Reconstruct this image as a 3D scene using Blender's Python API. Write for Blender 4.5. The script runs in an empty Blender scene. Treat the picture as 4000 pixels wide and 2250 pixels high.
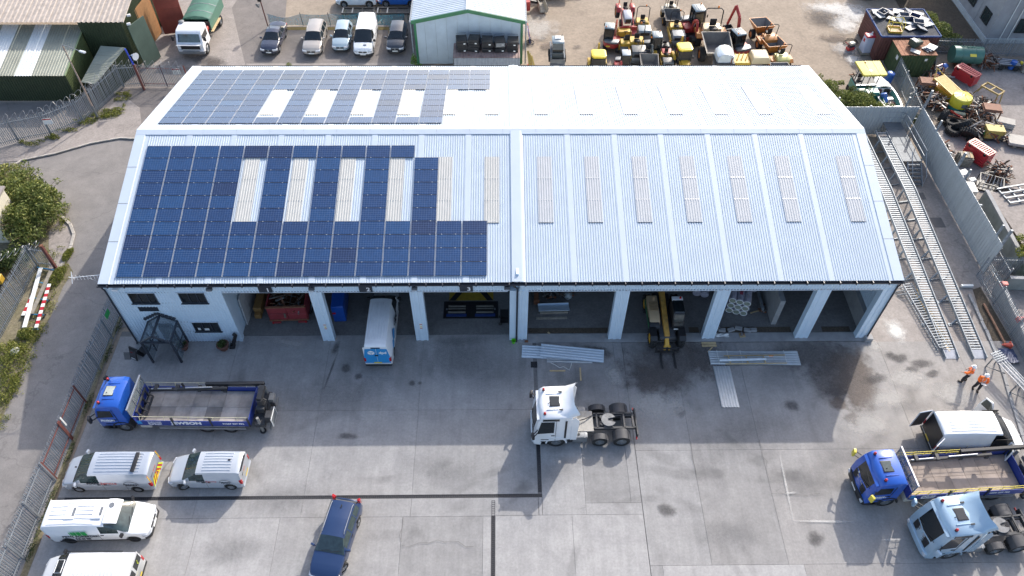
import bpy, bmesh, math, random
from mathutils import Vector, Matrix
R = math.radians
random.seed(7)
S = bpy.context.scene
COL = S.collection
# camera, light, exposure
CAMP = Vector((0.0636, -31.4327, 43.2923)); YAW, PIT, ROL, FOC = 0.0208, 0.8757, 0.0113, 3000.5
_f = Vector((math.sin(YAW) * math.cos(PIT), math.cos(YAW) * math.cos(PIT), -math.sin(PIT)))
_r0 = Vector((math.cos(YAW), -math.sin(YAW), 0)); _u0 = _r0.cross(_f)
_r = math.cos(ROL) * _r0 + math.sin(ROL) * _u0
_u = -math.sin(ROL) * _r0 + math.cos(ROL) * _u0
cam_d = bpy.data.cameras.new('camera'); cam = bpy.data.objects.new('camera', cam_d); COL.objects.link(cam)
cam.matrix_world = Matrix(((_r.x, _u.x, -_f.x, CAMP.x), (_r.y, _u.y, -_f.y, CAMP.y), (_r.z, _u.z, -_f.z, CAMP.z), (0, 0, 0, 1)))
cam_d.sensor_width = 36; cam_d.lens = 36 * FOC / 4000; cam_d.clip_end = 2000; cam_d.clip_start = .5
S.camera = cam
SUN = Vector((4.8, 7.9, 6.3)).normalized()
SUN_EL = math.asin(SUN.z)
world = bpy.data.worlds.new('World'); S.world = world; world.use_nodes = True
wn = world.node_tree.nodes; wl = world.node_tree.links
sky = wn.new('ShaderNodeTexSky'); sky.sky_type = 'NISHITA'; sky.sun_disc = False
sky.sun_elevation = SUN_EL; sky.sun_rotation = math.atan2(SUN.x, SUN.y); sky.altitude = 50
sky.air_density = 1.0; sky.dust_density = 3.2; sky.ozone_density = 1.0
wl.new(sky.outputs[0], wn['Background'].inputs[0]); wn['Background'].inputs[1].default_value = .15
sun_d = bpy.data.lights.new('sun', 'SUN'); sun = bpy.data.objects.new('sun', sun_d); COL.objects.link(sun)
sun_d.energy = 2.35; sun_d.angle = R(.53); sun_d.color = (1, .95, .875)
sun.rotation_euler = (-SUN).to_track_quat('-Z', 'Y').to_euler(); sun.location = SUN * 60
S.view_settings.view_transform = 'Standard'; S.view_settings.look = 'None'
S.view_settings.exposure = 1.0; S.view_settings.gamma = 1; S.view_settings.use_curve_mapping = False
S.cycles.max_bounces = 6; S.cycles.diffuse_bounces = 3; S.cycles.glossy_bounces = 3; S.cycles.transmission_bounces = 4; S.cycles.transparent_max_bounces = 32
def G(px, py, z=0.):
 d = _f * FOC + _r * (px - 2000) - _u * (py - 1125)
 t = (z - CAMP.z) / d.z
 return CAMP + d * t
# materials
MATS = {}
def nt(name):
 m = bpy.data.materials.new(name); m.use_nodes = True
 t = m.node_tree
 return m, t.nodes, t.links, t.nodes['Principled BSDF']
def mat(name, col, rough=.5, metal=0., var=.12, scale=3., bump=.0, bscale=40., spec=.5, dirt=0., dcol=(.09, .075, .06), coat=0., alpha=1., trans=0., objcol=False, rand=0.):
 key = name
 if key in MATS: return MATS[key]
 m, n, l, p = nt(name)
 tc = n.new('ShaderNodeTexCoord')
 nz = n.new('ShaderNodeTexNoise'); nz.inputs['Scale'].default_value = scale; nz.inputs['Detail'].default_value = 5; nz.inputs['Roughness'].default_value = .62
 l.new(tc.outputs['Object'], nz.inputs['Vector'])
 rp = n.new('ShaderNodeMapRange'); rp.inputs[1].default_value = .3; rp.inputs[2].default_value = .7; rp.inputs[3].default_value = 1 - var; rp.inputs[4].default_value = 1 + var
 l.new(nz.outputs['Fac'], rp.inputs[0])
 mx = n.new('ShaderNodeVectorMath'); mx.operation = 'SCALE'
 src = None
 if objcol:
  oi = n.new('ShaderNodeObjectInfo')
  vm = n.new('ShaderNodeVectorMath'); vm.operation = 'MULTIPLY'; vm.inputs[0].default_value = col
  l.new(oi.outputs['Color'], vm.inputs[1]); l.new(vm.outputs[0], mx.inputs[0])
 else:
  mx.inputs[0].default_value = col
 sc = rp.outputs[0]
 if rand:
  oi2 = n.new('ShaderNodeObjectInfo'); r2 = n.new('ShaderNodeMapRange'); r2.inputs[3].default_value = 1 - rand; r2.inputs[4].default_value = 1 + rand
  l.new(oi2.outputs['Random'], r2.inputs[0])
  mm = n.new('ShaderNodeMath'); mm.operation = 'MULTIPLY'; l.new(sc, mm.inputs[0]); l.new(r2.outputs[0], mm.inputs[1]); sc = mm.outputs[0]
 l.new(sc, mx.inputs['Scale'])
 out = mx.outputs[0]
 if dirt:
  n2 = n.new('ShaderNodeTexNoise'); n2.inputs['Scale'].default_value = scale * .6; n2.inputs['Detail'].default_value = 8; n2.inputs['Roughness'].default_value = .7
  l.new(tc.outputs['Object'], n2.inputs['Vector'])
  r3 = n.new('ShaderNodeMapRange'); r3.inputs[1].default_value = .72 - .35 * dirt; r3.inputs[2].default_value = .85 - .2 * dirt; r3.inputs[3].default_value = 0; r3.inputs[4].default_value = .85
  l.new(n2.outputs['Fac'], r3.inputs[0])
  mc = n.new('ShaderNodeMix'); mc.data_type = 'RGBA'; mc.inputs['B'].default_value = (*dcol, 1)
  l.new(r3.outputs[0], mc.inputs['Factor']); l.new(out, mc.inputs['A']); out = mc.outputs['Result']
 l.new(out, p.inputs['Base Color'])
 p.inputs['Roughness'].default_value = rough; p.inputs['Metallic'].default_value = metal
 p.inputs['Specular IOR Level'].default_value = spec
 if coat: p.inputs['Coat Weight'].default_value = coat; p.inputs['Coat Roughness'].default_value = .06
 if trans: p.inputs['Transmission Weight'].default_value = trans
 if alpha < 1: p.inputs['Alpha'].default_value = alpha
 if bump:
  nb = n.new('ShaderNodeTexNoise'); nb.inputs['Scale'].default_value = bscale; nb.inputs['Detail'].default_value = 4
  l.new(tc.outputs['Object'], nb.inputs['Vector'])
  b = n.new('ShaderNodeBump'); b.inputs['Strength'].default_value = bump; b.inputs['Distance'].default_value = .02
  l.new(nb.outputs['Fac'], b.inputs['Height']); l.new(b.outputs[0], p.inputs['Normal'])
 MATS[key] = m
 return m
def paint(name, col, rough=.32, dirt=.0, coat=.6, metal=0., var=.05):
 return mat('paint ' + name, col, rough=rough, dirt=dirt, coat=coat, metal=metal, var=var, scale=1.6)
BLACK = mat('black plastic', (.018, .018, .02), .45, var=.25)
RUBBER = mat('tyre rubber', (.022, .022, .022), .85, var=.3, scale=6, bump=.3, bscale=30)
DARK = mat('dark steel', (.045, .045, .048), .55, .3, var=.3, dirt=.3)
GREYM = mat('grey metal', (.22, .23, .24), .5, .4, var=.15, dirt=.2)
GALV = mat('galvanised steel', (.25, .275, .30), .55, .3, var=.3, scale=5)
ALU = mat('aluminium', (.42, .43, .45), .38, .6, var=.15)
GLASS = mat('dark glass', (.012, .016, .018), .04, spec=.8, var=.2)
GLASSG = mat('green tinted glass', (.035, .055, .055), .04, spec=.8, var=.35, scale=4)
REDL = mat('red lamp plastic', (.45, .012, .015), .2, var=.1, coat=.5)
LAMP = mat('clear lamp', (.55, .57, .6), .12, var=.15, coat=.8, scale=14)
AMBER = mat('amber lamp', (.75, .2, .02), .25, var=.1)
WOOD = mat('pale timber', (.48, .36, .2), .75, var=.2, scale=4, bump=.2, bscale=20, rand=.15)
WOODG = mat('grey weathered timber', (.3, .27, .22), .85, var=.25, scale=5, dirt=.25, rand=.15)
RUST = mat('rusty steel', (.2, .085, .045), .8, .15, var=.35, scale=4, dirt=.4, dcol=(.06, .03, .02), bump=.3, bscale=25)
PLATEW = mat('white number plate', (.75, .75, .72), .4, var=.05)
PLATEY = mat('yellow number plate', (.75, .55, .06), .4, var=.05)
WHITE = paint('white', (.78, .79, .8), dirt=.1)
ORANGEV = mat('orange hi-vis cloth', (.9, .17, .02), .8, var=.12, scale=9)
# mesh builder
class MB:
 def __init__(s): s.v = []; s.f = []; s.m = []
 def add(s, vs, fs, mi=0):
  o = len(s.v); s.v += [tuple(v) for v in vs]
  s.f += [tuple(i + o for i in f) for f in fs]; s.m += [mi] * len(fs)
  return s
 def box(s, c, d, rz=0., mi=0, M=None):
  cx, cy, cz = c; x, y, z = d[0] / 2, d[1] / 2, d[2] / 2
  vs = [Vector((a * x, b * y, e * z)) for a in (-1, 1) for b in (-1, 1) for e in (-1, 1)]
  if M is not None: vs = [M @ v for v in vs]
  elif rz:
   q = Matrix.Rotation(rz, 3, 'Z'); vs = [q @ v for v in vs]
  vs = [(v.x + cx, v.y + cy, v.z + cz) for v in vs]
  return s.add(vs, [(0, 1, 3, 2), (4, 6, 7, 5), (0, 4, 5, 1), (2, 3, 7, 6), (0, 2, 6, 4), (1, 5, 7, 3)], mi)
 def bx(s, x0, x1, y0, y1, z0, z1, mi=0):
  return s.box(((x0 + x1) / 2, (y0 + y1) / 2, (z0 + z1) / 2), (abs(x1 - x0), abs(y1 - y0), abs(z1 - z0)), 0, mi)
 def beam(s, a, b, w, h=None, mi=0, up=(0, 0, 1)):
  h = h or w; a = Vector(a); b = Vector(b); d = (b - a).normalized(); u = Vector(up)
  if abs(d.dot(u)) > .97: u = Vector((0, 1, 0)) if abs(d.y) < .9 else Vector((1, 0, 0))
  r = d.cross(u).normalized() * w / 2; u = r.cross(d).normalized() * h / 2
  vs = [p + i * r + j * u for p in (a, b) for i, j in ((-1, -1), (1, -1), (1, 1), (-1, 1))]
  return s.add(vs, [(0, 1, 2, 3), (7, 6, 5, 4), (0, 4, 5, 1), (1, 5, 6, 2), (2, 6, 7, 3), (3, 7, 4, 0)], mi)
 def cyl(s, a, b, r, r2=None, n=10, mi=0, cap=True):
  r2 = r if r2 is None else r2; a = Vector(a); b = Vector(b); d = (b - a).normalized()
  u = Vector((0, 0, 1)) if abs(d.z) < .9 else Vector((1, 0, 0))
  p = d.cross(u).normalized(); q = p.cross(d)
  ang = [2 * math.pi * i / n for i in range(n)]
  vs = [a + r * (math.cos(t) * p + math.sin(t) * q) for t in ang] + [b + r2 * (math.cos(t) * p + math.sin(t) * q) for t in ang]
  fs = [(i, i + n, (i + 1) % n + n, (i + 1) % n) for i in range(n)]
  if cap: fs += [tuple(range(n)), tuple(range(2 * n - 1, n - 1, -1))]
  return s.add(vs, fs, mi)
 def tube(s, pts, r, n=6, mi=0, closed=False):
  pts = [Vector(p) for p in pts]; N = len(pts); rings = []
  pu = None
  for i, p in enumerate(pts):
   a = pts[i - 1] if (i or closed) else p; b = pts[(i + 1) % N] if (i < N - 1 or closed) else p
   d = (b - a).normalized()
   u = pu if pu is not None and abs(pu.dot(d)) < .95 else (Vector((0, 0, 1)) if abs(d.z) < .9 else Vector((1, 0, 0)))
   e = d.cross(u).normalized(); q = e.cross(d); pu = q
   rings.append([p + r * (math.cos(2 * math.pi * k / n) * e + math.sin(2 * math.pi * k / n) * q) for k in range(n)])
  return s.loft(rings, ring_closed=True, caps=not closed, wrap=closed, mi=mi)
 def loft(s, rings, ring_closed=True, caps=True, wrap=False, mi=0, mfun=None):
  n = len(rings[0]); o = len(s.v)
  for r in rings: s.v += [tuple(p) for p in r]
  N = len(rings)
  for i in range(N if wrap else N - 1):
   for j in range(n if ring_closed else n - 1):
    a = o + i * n + j; b = o + i * n + (j + 1) % n; i2 = (i + 1) % N
    s.f.append((a, b, o + i2 * n + (j + 1) % n, o + i2 * n + j)); s.m.append(mfun(i, j) if mfun else mi)
  if caps and not wrap:
   s.f.append(tuple(o + j for j in reversed(range(n)))); s.m.append(mi)
   s.f.append(tuple(o + (N - 1) * n + j for j in range(n))); s.m.append(mi)
  return s
 def prism(s, poly, axis, lo, hi, mi=0):
  f = {'y': lambda p, t: (p[0], t, p[1]), 'x': lambda p, t: (t, p[0], p[1]), 'z': lambda p, t: (p[0], p[1], t)}[axis]
  n = len(poly); vs = [f(p, lo) for p in poly] + [f(p, hi) for p in poly]
  fs = [tuple(range(n)), tuple(range(2 * n - 1, n - 1, -1))] + [(i, i + n, (i + 1) % n + n, (i + 1) % n) for i in range(n)]
  return s.add(vs, fs, mi)
 def lathe(s, prof, n=12, c=(0, 0, 0), mi=0, axis='z'):
  rings = []
  for r, h in prof:
   ring = []
   for k in range(n):
    t = 2 * math.pi * k / n; a, b = r * math.cos(t), r * math.sin(t)
    ring.append((c[0] + a, c[1] + b, c[2] + h) if axis == 'z' else (c[0] + a, c[1] + h, c[2] + b))
   rings.append(ring)
  return s.loft(rings, mi=mi)
 def quad(s, a, b, c, d, mi=0): return s.add([a, b, c, d], [(0, 1, 2, 3)], mi)
 def xf(s, M):
  s.v = [tuple(M @ Vector(v)) for v in s.v]; return s
 def build(s, name, mt, parent=None, smooth=None, bevel=0., seg=1, solid=0.):
  me = bpy.data.meshes.new(name)
  me.from_pydata(s.v, [], s.f)
  mts = mt if isinstance(mt, (list, tuple)) else [mt]
  for q in mts: me.materials.append(q)
  if len(mts) > 1: me.polygons.foreach_set('material_index', s.m)
  bm = bmesh.new(); bm.from_mesh(me)
  bmesh.ops.recalc_face_normals(bm, faces=bm.faces)
  if bevel:
   es = [e for e in bm.edges if len(e.link_faces) == 2 and e.calc_face_angle(0) > .5]
   try: bmesh.ops.bevel(bm, geom=es, offset=bevel, segments=seg, profile=.6, affect='EDGES', clamp_overlap=True)
   except Exception: pass
  bm.to_mesh(me); bm.free()
  if smooth is None: smooth = 35 if bevel else 0
  if smooth:
   me.polygons.foreach_set('use_smooth', [True] * len(me.polygons))
   me.set_sharp_from_angle(angle=R(smooth))
  o = bpy.data.objects.new(name, me); COL.objects.link(o)
  if parent is not None: o.parent = parent
  return o
def thing(name, label, cat, loc=(0, 0, 0), rz=0., group=None):
 o = bpy.data.objects.new(name, None); COL.objects.link(o); o.empty_display_size = .3
 o.location = loc; o.rotation_euler = (0, 0, rz); return tag(o, label, cat, group)
def tag(o, label=None, cat=None, group=None, kind=None):
 for k, v in (('label', label), ('category', cat), ('group', group), ('kind', kind)):
  if v: o[k] = v
 return o
def kids(o): return [c for c in bpy.data.objects if c.parent == o]
def copy_tree(o, loc=None, rz=None, label=None, par=None):
 c = o.copy(); COL.objects.link(c)
 if par is not None: c.parent = par
 if loc is not None: c.location = loc
 if rz is not None: c.rotation_euler = (0, 0, rz)
 if label: c['label'] = label
 for k in o.children: copy_tree(k, par=c)
 return c
def inst(name, me, parent, loc, rot=(0, 0, 0), col=None):
 o = bpy.data.objects.new(name, me); COL.objects.link(o); o.parent = parent; o.location = loc; o.rotation_euler = rot
 if col: o.color = col
 return o
def text(body, size, M, mt, parent, name='lettering', bold=0., ext=.004, align='CENTER', sx=1.):
 cu = bpy.data.curves.new('txt', 'FONT'); cu.body = body; cu.size = size; cu.extrude = ext; cu.offset = bold
 cu.align_x = align; cu.align_y = 'CENTER'; cu.resolution_u = 2; cu.space_line = .9
 t = bpy.data.objects.new('txt', cu); COL.objects.link(t)
 bpy.context.view_layer.update()
 me = bpy.data.meshes.new_from_object(t.evaluated_get(bpy.context.evaluated_depsgraph_get()))
 bpy.data.objects.remove(t); bpy.data.curves.remove(cu)
 me.materials.clear(); me.materials.append(mt)
 me.transform(M @ Matrix.Diagonal((sx, 1, 1, 1)))
 o = bpy.data.objects.new(name, me); COL.objects.link(o); o.parent = parent
 return o
def frame(o, x, y):
 x = Vector(x).normalized(); y = Vector(y); z = x.cross(y).normalized(); y = z.cross(x)
 return Matrix(((x.x, y.x, z.x, o[0]), (x.y, y.y, z.y, o[1]), (x.z, y.z, z.z, o[2]), (0, 0, 0, 1)))
# the ground
def ground_mat(name, c1, c2, big=.25, fine=5., amt=.5, rough=.9, speck=.25, streak=0., objcol=False, bump=.25, warp=1.5, crack=0.):
 m, n, l, p = nt(name)
 g = n.new('ShaderNodeNewGeometry'); pos = g.outputs['Position']
 def noise(sc, det=6, ro=.6, vec=None, dist=0.):
  z = n.new('ShaderNodeTexNoise'); z.inputs['Scale'].default_value = sc; z.inputs['Detail'].default_value = det; z.inputs['Roughness'].default_value = ro; z.inputs['Distortion'].default_value = dist
  l.new(vec or pos, z.inputs['Vector']); return z.outputs['Fac']
 def rng(src, a, b, c, d):
  r = n.new('ShaderNodeMapRange'); l.new(src, r.inputs[0])
  for i, v in enumerate((a, b, c, d)): r.inputs[i + 1].default_value = v
  return r.outputs[0]
 def mul(a, b):
  q = n.new('ShaderNodeMath'); q.operation = 'MULTIPLY'; l.new(a, q.inputs[0]); l.new(b, q.inputs[1]); return q.outputs[0]
 f = rng(noise(big, 9, .66, dist=warp), .5 - amt * .35, .5 + amt * .35, 0, 1)
 mx = n.new('ShaderNodeMix'); mx.data_type = 'RGBA'; mx.inputs['A'].default_value = (*c1, 1); mx.inputs['B'].default_value = (*c2, 1); l.new(f, mx.inputs['Factor'])
 t = rng(noise(fine, 8, .7), .3, .7, 1 - speck, 1 + speck)
 t = mul(t, rng(noise(big * 3.3, 8, .72), .3, .72, 1.12, .86))
 t = mul(t, rng(noise(big * 9., 6, .7, dist=1.), .62, .74, 1., .82))
 if streak:
  mp = n.new('ShaderNodeMapping'); mp.inputs['Scale'].default_value = (2.2, .16, 1); l.new(pos, mp.inputs['Vector'])
  t = mul(t, rng(noise(1., 6, .7, mp.outputs[0]), .3, .7, 1 + streak, 1 - streak))
  for cx, cy, r, w in ((-8, -1, 9.5, .16), (-6.2, -2.5, 11.4, .2), (2, -19, 8.2, .22), (3.5, -19.5, 10.3, .16), (-16, 1, 8.4, .18), (9, -17, 5.2, .14), (16, 3, 13.5, .22), (12, -1, 9.3, .2), (-13, -22, 7.3, .15), (21, -2, 9, .25)):
   s0 = n.new('ShaderNodeVectorMath'); s0.operation = 'DISTANCE'; l.new(pos, s0.inputs[0]); s0.inputs[1].default_value = (cx, cy, 0)
   s1 = n.new('ShaderNodeMath'); s1.operation = 'SUBTRACT'; l.new(s0.outputs['Value'], s1.inputs[0]); s1.inputs[1].default_value = r
   s2 = n.new('ShaderNodeMath'); s2.operation = 'ABSOLUTE'; l.new(s1.outputs[0], s2.inputs[0])
   band = rng(s2.outputs[0], w, w * 2.1, 1, 0)
   k = mul(band, rng(noise(.33, 3, .5), .46, .62, 0, .2))
   q = n.new('ShaderNodeMath'); q.operation = 'SUBTRACT'; q.inputs[0].default_value = 1; l.new(k, q.inputs[1])
   t = mul(t, q.outputs[0])
 if crack:
  v = n.new('ShaderNodeTexVoronoi'); v.feature = 'DISTANCE_TO_EDGE'; v.inputs['Scale'].default_value = crack
  d = n.new('ShaderNodeVectorMath'); d.operation = 'ADD'
  nz = n.new('ShaderNodeTexNoise'); nz.inputs['Scale'].default_value = 1.3; nz.inputs['Detail'].default_value = 6; l.new(pos, nz.inputs['Vector'])
  l.new(pos, d.inputs[0]); l.new(nz.outputs['Color'], d.inputs[1]); l.new(d.outputs[0], v.inputs['Vector'])
  t = mul(t, rng(v.outputs['Distance'], .001, .006, .8, 1))
 vs = n.new('ShaderNodeVectorMath'); vs.operation = 'SCALE'; l.new(mx.outputs['Result'], vs.inputs[0]); l.new(t, vs.inputs['Scale'])
 o = vs.outputs[0]
 if objcol:
  oi = n.new('ShaderNodeObjectInfo'); vm = n.new('ShaderNodeVectorMath'); vm.operation = 'MULTIPLY'; l.new(o, vm.inputs[0]); l.new(oi.outputs['Color'], vm.inputs[1]); o = vm.outputs[0]
 l.new(o, p.inputs['Base Color']); p.inputs['Roughness'].default_value = rough; p.inputs['Specular IOR Level'].default_value = .3
 b = n.new('ShaderNodeBump'); b.inputs['Strength'].default_value = bump; b.inputs['Distance'].default_value = .03
 l.new(noise(fine * 4, 5, .7), b.inputs['Height']); l.new(b.outputs[0], p.inputs['Normal'])
 MATS[name] = m
 return m
EARTH = ground_mat('packed earth', (.335, .275, .215), (.25, .205, .16), .16, 4, .8, speck=.2, bump=.5)
TARMAC = ground_mat('worn tarmac', (.25, .231, .216), (.19, .176, .166), .22, 14, .6, rough=.62, speck=.16, crack=.13)
CARPARK = ground_mat('old car park tarmac', (.215, .19, .175), (.165, .15, .14), .3, 10, .7, speck=.2, crack=.2)
CONC = ground_mat('yard concrete', (.335, .332, .322), (.272, .27, .266), .33, 7, .65, speck=.12, streak=.09, objcol=True)
CONCW = ground_mat('brown worn concrete', (.33, .295, .27), (.24, .213, .195), .35, 6, .7, speck=.2, crack=.12)
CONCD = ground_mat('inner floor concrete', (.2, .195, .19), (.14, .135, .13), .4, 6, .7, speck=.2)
SOIL = ground_mat('dark soil', (.12, .095, .07), (.07, .056, .042), .5, 8, .8, speck=.4, bump=.8)
VERGE = ground_mat('verge soil', (.25, .21, .15), (.13, .12, .06), .6, 7, .8, speck=.4, bump=.8)
PALE = ground_mat('pale spilt concrete', (.7, .68, .64), (.5, .47, .43), .6, 6, .8, speck=.2)
def sheet(name, pts, z, m, th=.0):
 b = MB()
 if th: b.prism([(p[0], p[1]) for p in pts], 'z', z - th, z)
 else: b.add([(p[0], p[1], z) for p in pts], [tuple(range(len(pts)))])
 return tag(b.build(name, m), kind='structure')
def pxs(*a): return [G(*p) for p in a]
sheet('ground', [(-400, -400), (400, -400), (400, 400), (-400, 400)], -.09, EARTH)
sheet('road', [(-70, -60), (-26.75, -60), (-26.75, 1.2), (-25.4, 1.6), (-25.4, 23), (-24, 30), (-70, 31)], -.05, TARMAC)
sheet('car_park', [(-38, 23.3), (-8.2, 23.3), (-8.2, 40.3), (-22, 39.6), (-26, 70), (-38, 70)], -.046, CARPARK)
sheet('concrete_apron', pxs((470, 262), (960, 262), (905, 30), (1000, -120), (560, -120), (640, 60)), -.04, CONCW)
sheet('concrete_strip', [(-24.5, 32.05), (-8.3, 32.05), (-8.3, 33.25), (-24.5, 33.1)], -.038, CONCW)
sheet('side_yard', [(25.4, -60), (37, -60), (37, 5.6), (36.4, 18.4), (25.4, 18.4)], -.036, CONCW)
sheet('neighbour_yard', [(36.6, -60), (120, -60), (120, 33), (46, 33), (36.6, 19)], -.06, CONCW)
yard = sheet('yard', [(-26.45, -60), (36, -60), (36, -.36), (25.3, -.36), (25.3, .9), (-26.45, .9)], -.034, CONCD)
gx = lambda px, py: G(px, py).x
gy = lambda px, py: G(px, py).y
yA, yB, yC = gy(2000, 1599), -11.42, gy(1300, 2021)
yD = gy(2300, 2212)
slabs = []
XL = [-26.42, gx(820, 1760), gx(1225, 1718), gx(1627, 1699), 2.18]
for i in range(4):
 for (a, b) in ((yA, .45), (yB, yA), (yC, -11.64)):
  slabs.append((XL[i], XL[i + 1], a, b, random.uniform(.93, 1.05)))
XM = [-26.42, gx(760, 2100), gx(1080, 2100), gx(1567, 2100), gx(1886, 2100)]
for i in range(4):
 slabs.append((XM[i], XM[i + 1], -17.2, yC, (.98, 1.04, .96, .86)[i])); slabs.append((XM[i], XM[i + 1], -24, -17.2, 1.))
slabs += [(gx(1886, 2100), -.62, -24, yC, 1.02), (-.38, gx(2240, 2100), -24, gy(2100, 2012), 1.03), (gx(2240, 2100), 8.34, -24, gy(2100, 2012), 1.06), (2.2, 2.4, gy(2100, 2012), -11.64, 1.)]
xk = gx(2279, 1850); x9 = gx(2447, 1800)
slabs += [(2.42, xk, yA, -.3, .95), (2.42, xk, gy(2100, 2012), yA, 1.02), (xk, x9, gy(2300, 1965), yA, .84), (xk, 8.34, gy(2100, 2012), gy(2300, 1965), 1.03), (xk, x9, yA, -.3, .9)]
XR = [8.37, gx(2727, 1900), gx(3020, 1950), 26.2, 31.5, 35.9]
slabs += [(x9, 8.34, gy(2300, 1965), -.3, .93)]
for i in range(5):
 for (a, b) in ((-8.6, -.35), (yD, -8.6)):
  t = random.uniform(.86, .97)
  slabs.append((XR[i], XR[i + 1], a, b, t))
slabs += [(8.37, gx(2592, 2240), -24, yD, .92), (gx(2592, 2240), gx(3150, 2240), -24, yD, 1.13), (gx(3150, 2240), 35.9, -24, yD, .95)]
for k, (a, b, c, d, t) in enumerate(slabs):
 w = 1 - .035 * max(0, min(1, (a - 8) / 14))
 o = MB().box((0, 0, 0), (b - a - .014, d - c - .014, .03)).build('concrete_slab', CONC, yard)
 o.location = ((a + b) / 2, (c + d) / 2, -.016); o.color = (t * 1.02, t * w, t * w * w, 1)
GRATE = mat('cast iron grating', (.05, .05, .055), .6, .4, var=.4, scale=8, dirt=.4, dcol=(.12, .08, .05))
gm = MB()
for s in (-1, 1): gm.bx(-.49, .49, s * .075, s * .105, -.02, .004)
for k in range(9): gm.bx(-.47 + k * .115, -.43 + k * .115, -.075, .075, -.02, .001)
gobj = gm.build('grating', GRATE); gme = gobj.data; bpy.data.objects.remove(gobj)
for nm, x0, y0, x1, y1 in (('drain', -26, -11.53, 2.9, -11.53), ('drain', 2.3, -11.3, 2.3, -7.3), ('drain', -.5, -11.8, -.5, -24)):
 ln = math.hypot(x1 - x0, y1 - y0); a = math.atan2(y1 - y0, x1 - x0)
 d = MB().box((0, 0, 0), (ln, .22, .012)).build(nm, BLACK); d.location = ((x0 + x1) / 2, (y0 + y1) / 2, -.024); d.rotation_euler = (0, 0, a); tag(d, kind='structure')
 for k in range(int(ln)): inst('grate', gme, d, (-ln / 2 + .5 + k, 0, .024))
def stain_mat(name, col, hard=.25, amount=.85, ns=1.1, rough=.9):
 m, n, l, p = nt(name)
 tc = n.new('ShaderNodeTexCoord'); g = n.new('ShaderNodeNewGeometry')
 ln = n.new('ShaderNodeVectorMath'); ln.operation = 'LENGTH'; l.new(tc.outputs['Object'], ln.inputs[0])
 z = n.new('ShaderNodeTexNoise'); z.inputs['Scale'].default_value = ns; z.inputs['Detail'].default_value = 8; z.inputs['Roughness'].default_value = .65; l.new(g.outputs['Position'], z.inputs['Vector'])
 a = n.new('ShaderNodeMath'); a.operation = 'MULTIPLY_ADD'; l.new(z.outputs['Fac'], a.inputs[0]); a.inputs[1].default_value = 1.25; l.new(ln.outputs['Value'], a.inputs[2])
 r = n.new('ShaderNodeMapRange'); l.new(a.outputs[0], r.inputs[0]); r.inputs[1].default_value = 1.18 - hard; r.inputs[2].default_value = 1.18 + hard; r.inputs[3].default_value = amount; r.inputs[4].default_value = 0; r.interpolation_type = 'SMOOTHSTEP'
 z2 = n.new('ShaderNodeTexNoise'); z2.inputs['Scale'].default_value = 6; z2.inputs['Detail'].default_value = 6; l.new(g.outputs['Position'], z2.inputs['Vector'])
 r2 = n.new('ShaderNodeMapRange'); l.new(z2.outputs['Fac'], r2.inputs[0]); r2.inputs[1].default_value = .25; r2.inputs[2].default_value = .6; r2.inputs[3].default_value = .7; r2.inputs[4].default_value = 1
 mm = n.new('ShaderNodeMath'); mm.operation = 'MULTIPLY'; l.new(r.outputs[0], mm.inputs[0]); l.new(r2.outputs[0], mm.inputs[1])
 l.new(mm.outputs[0], p.inputs['Alpha']); p.inputs['Base Color'].default_value = (*col, 1); p.inputs['Roughness'].default_value = rough; p.inputs['Specular IOR Level'].default_value = .25
 MATS[name] = m
 return m
ST_WET = stain_mat('damp earth stain', (.125, .11, .102), .34, .6)
ST_OIL = stain_mat('oil stain', (.09, .085, .085), .35, .55, 1.6)
ST_SOFT = stain_mat('soft grime', (.15, .15, .152), .6, .26, .5)
ST_PALE = stain_mat('pale dust', (.5, .48, .45), .35, .6, .9)
ST_WHITE = stain_mat('white lime spill', (.72, .7, .66), .4, .75, 1.6)
ST_MUD = stain_mat('brown mud stain', (.165, .135, .115), .2, .66, 1.)
_sz = [0.003]
def stain(px, py, rx, ry, m, rz=0., name='stain'):
 p = G(px, py); _sz[0] += .0007
 o = MB().quad((-1, -1, 0), (1, -1, 0), (1, 1, 0), (-1, 1, 0)).build(name, m)
 o.location = (p.x, p.y, _sz[0]); o.scale = (rx, ry, 1); o.rotation_euler = (0, 0, rz); return tag(o, kind='structure')
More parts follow.
